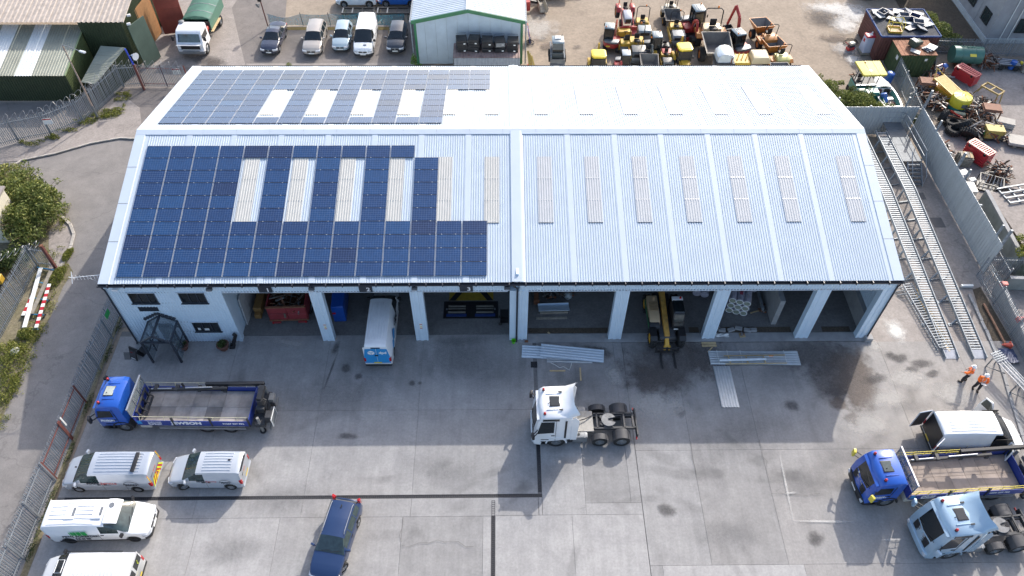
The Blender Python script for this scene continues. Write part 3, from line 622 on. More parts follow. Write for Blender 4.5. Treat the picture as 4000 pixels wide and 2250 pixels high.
def auto(name, label, cat, loc, rz, sp, group=None):
 t = thing(name, label, cat, loc, rz, group)
 W2 = sp['W'] / 2; xf = sp['wb'] / 2 + sp['fo']; xr = -sp['wb'] / 2 - sp['ro']; H = sp['H']; r = sp['wr']; gc = sp.get('gc', .24)
 P = sp['paint']; xc = xf - sp['cowl']; x0 = xf - sp['roof0']; x1 = xr + sp['roof1']; xt = xr + sp['tail']
 zc = sp['zc']; belt = sp.get('belt', zc); zt = sp['zt']; wroof = W2 - sp.get('tumble', .12)
 hood = sorted([(xf - d, z) for d, z in sp['hood']]); van = sp.get('van', 0)
 top_b = sorted([(xr, zt)] + [(xt, zt), (xc, zc)] + hood)
 zsf = lambda x: lerp(top_b, x) if x >= xc or x <= xt else lerp([(xt, sp.get('belt_r', belt)), (xc, zc)], x)
 crown = sp.get('crown', .05)
 roofp = [(xt, zt + .02), (x1, H - sp.get('rdrop', .06)), ((x1 + x0) / 2, H), (x0, H - sp.get('fdrop', .04)), (xc, zc + .02)]
 fr = sp.get('fround', .16); rr = sp.get('rround', .06)
 def plan(x):
  return lerp([(xr, 1 - rr * 1.6), (xr + .07, 1 - rr * .8), (xr + .25, 1 - rr * .25), (xr + .6, 1), (xf - 1.0, 1), (xf - .55, 1 - fr * .18), (xf - .25, 1 - fr * .5), (xf - .09, 1 - fr), (xf, 1 - fr * 1.75)], x)
 def zb(x):
  z = lerp([(xr, gc + .16), (xr + .12, gc), (xf - .2, gc), (xf, gc + .1)], x)
  for xa in (sp['wb'] / 2, -sp['wb'] / 2):
   d = abs(x - xa); R1 = r + .055
   if d < R1: z = max(z, r + math.sqrt(max(0, R1 * R1 - d * d)) * .98)
  return z
 xs = {xf, xf - .03, xf - .09, xf - .25, xf - .55, xr, xr + .07, xr + .25, xr + .02, xc, x0, x1, xt, (xc + x0) / 2, (x1 + x0) / 2}
 for h in hood: xs.add(h[0])
 for xa in (sp['wb'] / 2, -sp['wb'] / 2):
  for k in (-1.001, -.985, -.85, -.5, 0, .5, .85, .985, 1.001): xs.add(xa + k * (r + .055))
 wins = sp.get('wins', [])
 for a, b_ in wins: xs |= {xf - a, xf - b_}
 xs = sorted(x for x in xs if xr <= x <= xf)
 xs = [x for i, x in enumerate(xs) if i == 0 or x - xs[i - 1] > .004]
 rings = []
 for x in xs:
  w = W2 * plan(x); b0 = zb(x); s_ = zsf(x); b0 = min(b0, s_ - .1)
  cab = xt < x < xc or (x in (xt, xc) and False)
  end = lerp([(xr, .82), (xr + .12, 1), (xf - .12, 1), (xf, .85)], x)
  if cab or (xt >= xr and abs(x - xt) < 1e-6 and zt > .9 * H):
   zr = lerp(roofp, x); k = max(0, min(1, (zr - s_) / max(.05, H - s_ - .05)))
   wq = (w - .05) * (1 - k) + min(wroof, w - .02) * k
   half = [(0, b0), (w - .1, b0), (w, min(b0 + .1, s_ - .06)), (w, b0 + .55 * (s_ - b0)), (w - .015, s_), (w - .03, s_ + .02),
     (wq, zr - .10 * k + .01), (wq - .055, zr - .02 * k + .02), (wq * .55, zr + .02 + crown * .6 * k), (0, zr + .025 + crown * k)]
  else:
   z = s_
   half = [(0, b0), (w - .1, b0), (w * end, min(b0 + .1, z - .06)), (w * end, b0 + .55 * (z - b0)), ((w - .02) * end, z - .03), (w * end - .05, z + .0), (w * end - .11, z + .016), (w * end - .2, z + .025), (w * .5, z + .035 + .02), (0, z + .045 + .02)]
  rings.append([(x, y, z) for y, z in half] + [(x, -y, z) for y, z in reversed(half[1:-1])])
 n = len(rings[0]); body = MB(); ws = MB(); rw = MB(); sw = {}
 for i in range(len(xs) - 1):
  xm = (xs[i] + xs[i + 1]) / 2
  for j in range(n):
   q = [rings[i][j], rings[i + 1][j], rings[i + 1][(j + 1) % n], rings[i][(j + 1) % n]]
   jj = j if j <= 8 else n - 1 - j
   dst = body
   if x0 < xm < xc and jj in (6, 7, 8): dst = ws
   elif xt < xm < x1 and jj in (6, 7, 8) and not sp.get('blind_rear'): dst = rw
   elif jj == 5:
    for k, (a, b_) in enumerate(wins):
     if xf - b_ < xm < xf - a: dst = sw.setdefault((k, j), MB())
   dst.add(q, [(0, 1, 2, 3)])
 body.add(rings[0], [tuple(range(n))]); body.add(rings[-1], [tuple(reversed(range(n)))])
 def weld(mb, nm, m):
  o = mb.build(nm, m, t); bm = bmesh.new(); bm.from_mesh(o.data); bmesh.ops.remove_doubles(bm, verts=bm.verts, dist=.0005); bmesh.ops.recalc_face_normals(bm, faces=bm.faces)
  bm.to_mesh(o.data); bm.free(); o.data.polygons.foreach_set('use_smooth', [True] * len(o.data.polygons)); o.data.set_sharp_from_angle(angle=R(38)); return o
 def roofz(x, y):
  zr = lerp(roofp, x); w = min(wroof, W2 - .02)
  return lerp([(0, zr + .025 + crown), (w * .55, zr + .02 + crown * .6), (w - .055, zr)], abs(y))
 weld(body, 'body', P)
 if ws.f: weld(ws, 'windscreen', sp.get('glass', GLASS))
 if rw.f: weld(rw, 'rear_window', sp.get('glass_r', GLASS))
 for k in sorted(sw): weld(sw[k], 'side_window', sp.get('glass', GLASS))
 for xa, st in ((sp['wb'] / 2, sp.get('steer', 0)), (-sp['wb'] / 2, 0)):
  for s in (1, -1): wheel(t, xa, s * (W2 - .115), r, .21, sp.get('rim', 'spoke'), st, s)
 zl = sp.get('zl', .68)
 for s in (1, -1):
  b = MB(); yy = W2 * (1 - fr * .75)
  b.prism([(xf - .40, s * (W2 * (1 - fr * .25) - .05)), (xf - .07, s * (yy - .38)), (xf + .012, s * (yy - .34)), (xf - .085, s * (yy + .055)), (xf - .36, s * (W2 * (1 - fr * .25) + .004))], 'z', zl - .09, zl + .08)
  b.build('headlight', LAMP, t, bevel=.02)
  b = MB(); zz = sp.get('ztl', zl + .1); hh = sp.get('htl', .26)
  b.bx(xr - .012, xr + .16, s * (W2 * .80), s * (W2 * (1 - rr * .9) + .012), zz - hh / 2, zz + hh / 2)
  b.build('tail_light', REDL, t, bevel=.015)
  b = MB(); mx = xc - sp.get('mir', .28); b.box((mx, s * (W2 + .13), zc + .10), (.12, .22, .17 if not van else .24), s * .25).beam((mx + .02, s * (W2 - .04), zc + .04), (mx, s * (W2 + .06), zc + .07), .05)
  b.build('wing_mirror', sp.get('mirm', P), t, bevel=.03, seg=2)
 bm_ = sp.get('bump', BLACK)
 b = MB(); zb_ = gc + .1
 b.prism([(xf - .30, W2 * (1 - fr * .25) + .004), (xf - .085, W2 * (1 - fr * .85)), (xf + .02, W2 * (1 - fr * 1.6)), (xf + .02, -W2 * (1 - fr * 1.6)), (xf - .085, -W2 * (1 - fr * .85)), (xf - .30, -W2 * (1 - fr * .25) - .004)], 'z', gc + .04, gc + (.26 if van else .14)); b.build('front_bumper', bm_, t, bevel=.02)
 b = MB().bx(xr - .02, xr + .1, -W2 * (1 - rr), W2 * (1 - rr), gc + .06, gc + .24); b.build('rear_bumper', bm_, t, bevel=.02)
 MB().bx(xf + .016, xf + .032, -.26, .26, gc + .16, gc + .28).build('front_plate', PLATEW, t)
 MB().bx(xr - .034, xr - .018, -.26, .26, sp.get('zpr', gc + .3), sp.get('zpr', gc + .3) + .11).build('rear_plate', PLATEY, t)
 g = MB().bx(xf - .05, xf + .026, -W2 * .42, W2 * .42, zl - .12, zl + .02); g.build('grille', sp.get('grille', BLACK), t, bevel=.015)
 MB().cyl((xf + .02, 0, zl - .02), (xf + .036, 0, zl - .02), .065, n=12).build('badge', ALU, t)
 b = MB()
 for y0, y1 in ((.05, .55), (-.5, .0)): b.beam((xc - .03, y0, zc + .085), (xc - .12, y1, zc + .15), .025, .02)
 if not sp.get('nowipe'): tag(b.build('wipers', BLACK, t), kind='stuff')
 b = MB(); seams = sp.get('seams', [])
 for x in seams:
  for s in (1, -1): b.bx(xf - x - .008, xf - x + .008, s * (W2 - .03), s * (W2 + .003), gc + .12, zc - .02)
 for x in sp.get('handles', []):
  for s in (1, -1): b.bx(xf - x - .09, xf - x + .09, s * (W2 - .03), s * (W2 + .03), zc - .14, zc - .11)
 if sp.get('strip'):
  for s in (1, -1): b.bx(xr + .5, xf - .9, s * (W2 - .03), s * (W2 + .014), gc + .14, gc + .26)
 if b.f: tag(b.build('door_seams', BLACK, t), kind='stuff')
 if sp.get('ribs'):
  b = MB()
  if sp['ribs'] == 'long':
   for k in range(7): yk = -wroof * .72 + k * wroof * .24; b.tube([(x, yk, roofz(x, yk) + .004) for x in (x1 + .35, (x1 + x0) / 2, x0 - .35)], .03, 4)
  else:
   nn = int((x0 - x1 - .5) / .2)
   for k in range(nn): b.tube([(x1 + .25 + k * .2, wroof * u, roofz(x1 + .25 + k * .2, wroof * u) + .004) for u in (-.82, -.55, 0, .55, .82)], .026, 4)
  tag(b.build('roof_ribs', P, t), kind='stuff')
 if sp.get('rails'):
  for s in (1, -1): MB().tube([(x1 + .1, s * (wroof - .06), H - .02), (x1 + .25, s * (wroof - .07), H + .06), (x0 - .35, s * (wroof - .07), H + .06), (x0 - .2, s * (wroof - .06), H - .01)], .022, 6).build('roof_rail', ALU, t)
 t['_'] = 0; del t['_']
 return t, dict(xf=xf, xr=xr, W2=W2, x0=x0, x1=x1, xc=xc, H=H, zc=zc, wroof=wroof, crown=crown)
TXD = mat('dark lettering', (.05, .055, .065), .5, var=.05); TXR = mat('red lettering', (.6, .08, .06), .5, var=.05); TXW = mat('white vehicle lettering', (.82, .82, .82), .5, var=.04)
SILVER = paint('silver', (.43, .465, .52), rough=.28, metal=.25)
SILVER2 = paint('pale silver', (.48, .51, .55), rough=.28, metal=.2)
def sideM(x, y, z, s):
 return frame((x, y, z), (-s, 0, 0), (0, 0, 1))
def man_logo(parent, x, y, z, s, k=1.):
 b = MB(); pts = []
 M = sideM(x, y, z, s)
 for i in range(13):
  a = math.pi * i / 12; pts.append(M @ Vector((.36 * k * math.cos(a), .36 * k * math.sin(a) - .05 * k, 0)))
 b.tube(pts, .014 * k, 4); b.build('logo_arc', TXD, parent)
 text('MAN', .2 * k, M @ Matrix.Translation((0, -.05 * k, 0)), TXD, parent, 'logo_letters', bold=.012, sx=1.25)
VAN = dict(van=1, fo=.92, ro=1.0, W=1.9, H=1.96, wr=.33, zc=1.16, zt=1.86, cowl=.86, roof0=1.95, roof1=.16, tail=.0, hood=[(0, .62), (.05, .78), (.2, .93), (.5, 1.04)], gc=.22, tumble=.16, rdrop=.02, fdrop=.05, blind_rear=1, ztl=.95, htl=.42, zl=.72, strip=0, seams=[2.55, 3.9], handles=[2.4, 2.75])
v, q = auto('service_van', 'silver service van with red and yellow rear chevrons beside the palisade fence', 'van', (-23.37, -10.17, 0), R(179.5),
   {**VAN, 'wb': 3.5, 'paint': SILVER, 'wins': [(1.35, 2.45)], 'ribs': 'long', 'glass': GLASSG, 'bump': SILVER, 'tumble': .17})
yl = q['W2'] + .004
for s in (1,):
 y = s * (yl + .004); m = lambda x, z: sideM(x, y, z, s)
 text('MAN', .31, m(.62, 1.2), TXD, v, bold=.012); text('|', .34, m(.24, 1.2), TXD, v); text('Service', .33, m(-.33, 1.2), TXR, v); text('Mobile24', .09, m(-.25, 1.0), TXD, v)
 man_logo(v, -1.6, y, 1.05, s, 1.2)
text('MAN', .15, frame((q['xr'] - .008, .45, 1.3), (0, -1, 0), (0, 0, 1)), TXD, v); text('Service', .15, frame((q['xr'] - .008, 0, 1.3), (0, -1, 0), (0, 0, 1)), TXR, v)
CHY = mat('fluorescent yellow', (.72, .8, .03), .5, var=.05); CHR = mat('reflective red', (.55, .02, .02), .4, var=.05)
k = 0
for s in (1, -1):
 for i in range(6):
  y0 = .08 + i * .13
  z0 = .42 + .0
  MB().add([(q['xr'] - .012, s * y0, .38), (q['xr'] - .012, s * (y0 + .12), .38), (q['xr'] - .012, s * max(.02, y0 - .32 + .12), 1.0), (q['xr'] - .012, s * max(.01, y0 - .32), 1.0)], [(0, 1, 2, 3)]).build('chevron', CHY if i % 2 else CHR, v)
for i in range(9):
 z = 1.05 + i * .09
 for s in (1, -1): MB().bx(q['xr'] - .014, q['xr'] - .006, s * .78, s * .86, z, z + .08).build('edge_marking', CHY if i % 2 else CHR, v)
lb = MB().bx(-2.02, -1.8, -.62, .62, 2.02, 2.12).build('light_bar', BLACK, v, bevel=.03, seg=2)
MB().box((1.45, .3, 2.02), (.1, .07, .05)).build('aerial_base', BLACK, v)
v, q = auto('small_service_van', 'small silver service van with its front wheels turned', 'van', (-17.55, -10.1, 0), R(179.3),
   {**VAN, 'wb': 2.81, 'fo': .89, 'ro': .8, 'W': 1.82, 'H': 1.83, 'paint': SILVER2, 'cowl': 1.0, 'roof0': 1.95, 'zc': 1.12, 'zt': 1.72, 'roof1': .18, 'wins': [(1.45, 2.35)], 'ribs': 'long', 'glass': GLASSG, 'bump': SILVER2, 'steer': R(24), 'seams': [2.4, 3.4], 'handles': [2.25, 2.6], 'tumble': .16, 'hood': [(0, .6), (.05, .76), (.2, .88), (.6, 1.0)]})
y = q['W2'] + .008
text('MAN', .21, sideM(.18, y, 1.12, 1), TXD, v, bold=.008); text('|', .23, sideM(-.07, y, 1.12, 1), TXD, v); text('Service', .22, sideM(-.45, y, 1.12, 1), TXR, v); man_logo(v, -1.25, y, 1.02, 1, .95)
text('MAN', .11, frame((q['xr'] - .008, .4, 1.15), (0, -1, 0), (0, 0, 1)), TXD, v); text('Service', .11, frame((q['xr'] - .008, .05, 1.15), (0, -1, 0), (0, 0, 1)), TXR, v)
MB().prism([(q['xr'] + .02, .6), (q['xr'] + .02, -.6), (q['xr'] - .09, -.5), (q['xr'] - .09, .5)], 'z', 1.70, 1.76).build('spoiler', BLACK, v, bevel=.02)
MB().box((-1.5, -.1, 1.9), (.14, .07, .06)).build('aerial_base', BLACK, v)
MB().box((.95, .35, 1.26), (.3, .25, .03), .2).build('hi_vis_vest', CHY, v)
v, q = auto('refrigerated_van', 'white refrigerated van lettered PETIT FORESTIER with green squares on its flank', 'van', (-22.75, -13.22, 0), R(1.),
   {**VAN, 'wb': 3.6, 'fo': .93, 'ro': 1.02, 'W': 1.96, 'H': 2.0, 'paint': WHITE, 'zc': 1.2, 'zt': 1.9, 'cowl': .98, 'roof0': 2.12, 'wins': [(1.5, 2.5)], 'mirm': BLACK, 'strip': 1, 'rim': 'black', 'glass': GLASSG, 'seams': [2.65], 'handles': [2.45], 'wr': .34})
y = -q['W2'] - .012; GRN = mat('green livery', (.02, .38, .08), .4, var=.04)
text('PETIT FORESTIER', .28, sideM(-.95, y, 1.0, -1), TXD, v, bold=.008, sx=.95)
for x0, w in ((-1.42, .03), (-1.33, .08), (-1.2, .13), (-1.0, .19), (-.74, .24)):
 MB().bx(x0, x0 + w, y - .003, y + .02, 1.16, 1.56).build('green_square', GRN, v)
 if w > .05: MB().bx(x0, x0 + w, y - .003, y + .02, .58, .76).build('black_square', TXD, v)
text('refrigerated vehicle rental', .085, sideM(-.9, y, .87, -1), GREYM, v, sx=1.3)
b = MB()
for k in range(6): b.box((-1.2, -.6 + k * .24, 2.075), (2.6, .04, .025))
tag(b.build('roof_ribs', WHITE, v, bevel=.008), kind='stuff')
for x in (-1.35, .15):
 b = MB(); b.box((x, 0, 2.085), (.55, .85, .03)); b.build('roof_panel', WHITE, v, bevel=.014)
 MB().box((x + .18, .0, 2.102), (.14, .5, .012)).build('panel_grime', DARK if False else GREYM, v)
fu = MB().prism([(.55, 2.0), (.6, 2.17), (1.05, 2.15), (1.35, 2.0)], 'y', -.72, .72).build('fridge_unit', WHITE, v, bevel=.04, seg=2)
MB().cyl((.85, .32, 2.16), (.85, .32, 2.185), .15, n=16).build('fan_grille', GREYM, fu)
v, q = auto('white_van', 'white van with dirty ribbed roof and glazed rear doors by the fence', 'van', (-22.55, -16.3, 0), R(179.6),
   {**VAN, 'wb': 3.3, 'fo': .95, 'ro': 1.02, 'W': 1.98, 'H': 2.02, 'paint': paint('dirty white', (.6, .61, .62), dirt=.3), 'zt': 1.95, 'ribs': 'cross', 'mirm': BLACK, 'rim': 'black', 'cowl': .8, 'roof0': 1.75, 'wins': [(1.2, 2.2)], 'crown': .045})
for s in (1, -1): MB().bx(q['xr'] - .014, q['xr'] + .05, s * .06, s * .84, 1.15, 1.78).build('rear_pane', GLASS, v, bevel=.03)
for s in (1, -1): MB().bx(-2.0, 1.2, s * .84 - .02, s * .84 + .02, 2.0, 2.04).build('gutter_strip', BLACK, v)
b = MB().tube([(.9, -.35, 2.1), (.9, .35, 2.1), (1.25, .35, 2.1), (1.25, -.35, 2.1)], .022, 5, closed=True).build('roof_hatch', WHITE, v)
MB().tube([(q['xr'] - .03, -.5, 1.6), (q['xr'] - .03, -.4, 1.45), (q['xr'] - .03, -.46, 1.3)], .015, 5).build('door_sticker', CHY, v)
v, q = auto('parcel_van', 'white and blue parcel van lettered dpd, half inside bay two', 'van', (-8.2, .75, 0), R(90.),
   {**VAN, 'wb': 3.9, 'fo': .95, 'ro': 1.1, 'W': 1.88, 'H': 2.5, 'paint': WHITE, 'zc': 1.28, 'zt': 2.36, 'cowl': .75, 'roof0': 1.9, 'wins': [(1.25, 2.3)], 'ribs': 'long', 'mirm': BLACK, 'rim': 'steel', 'wr': .35, 'rdrop': .03, 'fdrop': .12, 'ztl': 1.0, 'tumble': .2, 'zpr': .62})
BLUE_L = mat('bright blue livery', (.02, .27, .60), .35, var=.05, coat=.4)
b = MB()
for s in (1, -1):
 MB().add([(q['xr'] - .01, s * .012, .62), (q['xr'] - .01, s * .86, .62), (q['xr'] - .01, s * .86, 1.3), (q['xr'] - .008, s * .72, 2.2), (q['xr'] - .008, s * .012, 2.24)], [(0, 1, 2, 3, 4)]).build('rear_door', BLUE_L, v)
RM = lambda y, z: frame((q['xr'] - .02, y, z), (0, -1, 0), (0, 0, 1))
text('dpd', .34, RM(-.42, 1.78), TXW, v, bold=.012)
cb = MB(); MM = RM(.34, 1.8)
for pl in ([(0, 0), (.2, .1), (0, .2), (-.2, .1)], [(-.22, .07), (-.02, -.04), (-.02, -.26), (-.22, -.15)], [(.22, .07), (.02, -.04), (.02, -.26), (.22, -.15)]):
 cb.add([MM @ Vector((a, c + .02, .0)) for a, c in pl], [tuple(range(4))])
cb.build('logo_cube', TXW, v)
MB().bx(q['xr'] - .03, q['xr'] - .012, -.3, .3, 2.27, 2.36).build('brake_light', BLACK, v); MB().bx(q['xr'] - .05, q['xr'] - .015, -.1, .12, 1.45, 1.55).build('door_latch', BLACK, v)
ys = -q['W2'] - .008
text('dpd', .85, sideM(.1, ys, 1.5, -1), TXD, v, bold=.02)
for x0, z0, w in ((-1.15, 1.5, .75), (-1.75, 1.15, .6)): MB().prism([(x0 - w / 2, z0), (x0, z0 + w * .42), (x0 + w / 2, z0), (x0 + w * .5, z0 - w * .5), (x0, z0 - w * .8), (x0 - w / 2, z0 - w * .5)], 'y', ys - .004, ys + .02).build('livery_block', BLUE_L, v)
v, q = auto('works_van', 'long white van with rear and front doors standing open beside the blue dropside lorry', 'van', (29.55, -8.12, 0), R(.5),
   {**VAN, 'wb': 3.6, 'fo': 1.0, 'ro': 1.1, 'W': 2.06, 'H': 2.42, 'paint': WHITE, 'zc': 1.3, 'zt': 2.3, 'cowl': .95, 'roof0': 2.1, 'wins': [(1.5, 2.5)], 'mirm': BLACK, 'rim': 'steel', 'wr': .35, 'rdrop': .03, 'fdrop': .12, 'tumble': .2, 'crown': .05, 'seams': [2.6, 3.9], 'ribs': 'long'})
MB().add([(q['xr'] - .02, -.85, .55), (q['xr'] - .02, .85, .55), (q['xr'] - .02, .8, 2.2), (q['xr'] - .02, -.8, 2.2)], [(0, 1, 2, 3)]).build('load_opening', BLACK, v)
for s, a in ((1, R(100)), (-1, R(127))):
 d = MB().bx(-.05, 0, 0, .88, .55, 2.28); o = d.build('rear_door', WHITE, v, bevel=.02)
 o.location = (q['xr'] - .02, s * .98, 0); o.rotation_euler = (0, 0, a)
 l = MB().bx(-.058, -.05, .06, .82, .65, 2.2) if s > 0 else MB().bx(0, .008, .06, .82, .65, 2.2); l.build('door_lining', mat('brown ply lining', (.09, .07, .06), .7, var=.2), o)
for s in (1, -1):
 d = MB().prism([(0, .5), (-1.05, .5), (-1.05, 1.3), (-.95, 2.1), (-.45, 2.15), (0, 1.35)], 'y', -.03, .03).build('front_door', WHITE, v)
 d.location = (q['xc'] - .5, s * 1.05, 0); d.rotation_euler = (0, 0, s * R(-62))
 MB().prism([(-.12, 1.38), (-.96, 1.38), (-.88, 2.03), (-.5, 2.05)], 'y', -.036, .036).build('door_pane', GLASSG, d)
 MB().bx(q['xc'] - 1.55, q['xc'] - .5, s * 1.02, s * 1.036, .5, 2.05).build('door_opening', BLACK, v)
hv = thing('hi_vis_jacket', 'orange hi-vis jacket hanging in the open back of the white van', 'jacket', (26.85, -7.75, 1.45))
MB().loft([[(a * sx, b_ * sx, z) for a, b_ in ((.04, .2), (-.06, .24), (-.1, .05), (-.06, -.18), (.05, -.22))] for z, sx in ((-.3, .9), (0, 1.1), (.25, 1.2), (.42, .6))]).build('cloth', ORANGEV, hv, smooth=60)
MB().bx(-.13, -.11, -.2, .2, -.06, 0).build('reflective_band', PLATEW, hv)
NAVY = paint('navy blue', (.02, .045, .12), rough=.3, metal=.2, coat=.5)
v, q = auto('parked_suv', 'dark blue estate car with red tail lamps standing across the drain', 'car', (-9.4, -14.4, 0), R(-100.5),
   dict(wb=2.65, fo=.95, ro=1.0, W=1.82, H=1.66, wr=.345, zc=1.06, zt=1.0, belt=1.06, belt_r=1.14, cowl=1.35, roof0=2.1, roof1=.42, tail=.06, paint=NAVY, hood=[(0, .6), (.05, .74), (.25, .88), (.7, .98)], gc=.24, tumble=.22, rails=1, wins=[(1.75, 2.62), (2.7, 3.5), (3.56, 4.15)], steer=R(-28), bump=NAVY, zl=.7, ztl=1.15, htl=.5, zpr=.85, glass=GLASSG, seams=[2.66, 3.54], handles=[2.55, 3.4], fround=.2, rround=.1, rdrop=.06))
MB().box((q['x1'] + .35, 0, 1.73), (.2, .05, .07)).build('roof_fin', BLACK, v, bevel=.015)
MB().box((q['xc'] - .42, -.1, 1.27), (.13, .17, .008), M=Matrix.Rotation(-.75, 3, 'Y')).build('parking_permit', mat('pale green paper', (.5, .75, .72), .6), v)
b = MB().prism([(q['xf'] + .03, .35), (q['xf'] + .03, -.35), (q['xf'] - .05, -.62), (q['xf'] - .05, .62)], 'z', .62, .66); b.build('chrome_bar', ALU, v)
for s in (1, -1): MB().prism([(q['xr'] + .02, s * .62), (q['xr'] + .16, s * .68), (q['xr'] + .26, s * .78), (q['xr'] + .1, s * .82), (q['xr'] - .03, s * .76)], 'z', 1.12, 1.3).build('upper_tail_light', REDL, v, bevel=.02)
CARG = 'cars parked behind the white unit'
def hatch(**k): return {**dict(wb=2.5, fo=.85, ro=.65, W=1.74, H=1.48, wr=.31, zc=.95, zt=.9, belt_r=1.0, cowl=1.15, roof0=1.9, roof1=.35, tail=.05, hood=[(0, .55), (.06, .7), (.3, .82), (.7, .9)], tumble=.22, wins=[(1.55, 2.4), (2.48, 3.25)], zl=.66, fround=.2, rround=.12), **k}
DK = paint('blue black', (.03, .035, .06), rough=.22, coat=1.); ICE = paint('ice blue', (.36, .45, .5), metal=.25, rough=.3); GOLD = paint('beige metallic', (.42, .38, .34), metal=.3, rough=.3); CHAR = paint('dark grey', (.025, .03, .04), rough=.22, coat=1.)
auto('parked_car', 'dark blue saloon car, leftmost of the row behind the white unit', 'car', (-22.36, 36.45, 0), R(-93),
  hatch(wb=2.65, fo=.9, ro=1.05, H=1.42, W=1.77, wr=.32, roof1=1.55, tail=.72, zt=.98, cowl=1.3, roof0=2.05, paint=DK, wins=[(1.7, 2.5), (2.6, 3.35)]), CARG)
auto('parked_car', 'beige estate car parked next to the small pale blue hatchback', 'car', (-18.3, 36.4, 0), R(-90.5), hatch(wb=2.75, fo=.98, ro=1.05, W=1.86, H=1.54, wr=.33, cowl=1.4, roof0=2.15, paint=GOLD, rails=1, wins=[(1.8, 2.65), (2.73, 3.6), (3.68, 4.4)], grille=BLACK), CARG)
auto('parked_car', 'small pale blue hatchback between the beige estate and the white van', 'car', (-15.62, 36.85, 0), R(-90), hatch(paint=ICE, W=1.7), CARG)
auto('parked_car', 'black hatchback beside the grey shed wall', 'car', (-10.2, 36.6, 0), R(-91), hatch(wb=2.6, ro=.75, paint=CHAR, W=1.78, glass=GLASS), CARG)
v, q = auto('parked_van', 'white van parked in the row of cars behind the white unit', 'van', (-13.28, 36.35, 0), R(-90.5), {**VAN, 'wb': 3.2, 'fo': .85, 'ro': .95, 'W': 1.9, 'H': 2.0, 'paint': WHITE, 'zt': 1.92, 'wins': [(1.3, 2.3)], 'ribs': 'long', 'mirm': BLACK, 'bump': DARK, 'glass': GLASS}, CARG)
MB().bx(q['xf'] - .62, q['xf'] - .5, .05, .35, 1.03, 1.14).build('bonnet_scoop', BLACK, v)
suv = hatch(wb=2.65, fo=.9, ro=.8, W=1.85, H=1.66, wr=.36, zc=1.08, zt=1.05, belt_r=1.15, gc=.27)
auto('parked_car', 'white crossover car parked side-on behind the blue mesh fence', 'car', (-15.0, 44.0, 0), R(180), {**suv, 'paint': WHITE}, 'cars behind the mesh fence')
auto('parked_car', 'bright blue crossover car parked side-on behind the blue mesh fence', 'car', (-10.62, 44.1, 0), R(180), {**suv, 'paint': paint('bright blue', (.01, .11, .42))}, 'cars behind the mesh fence')
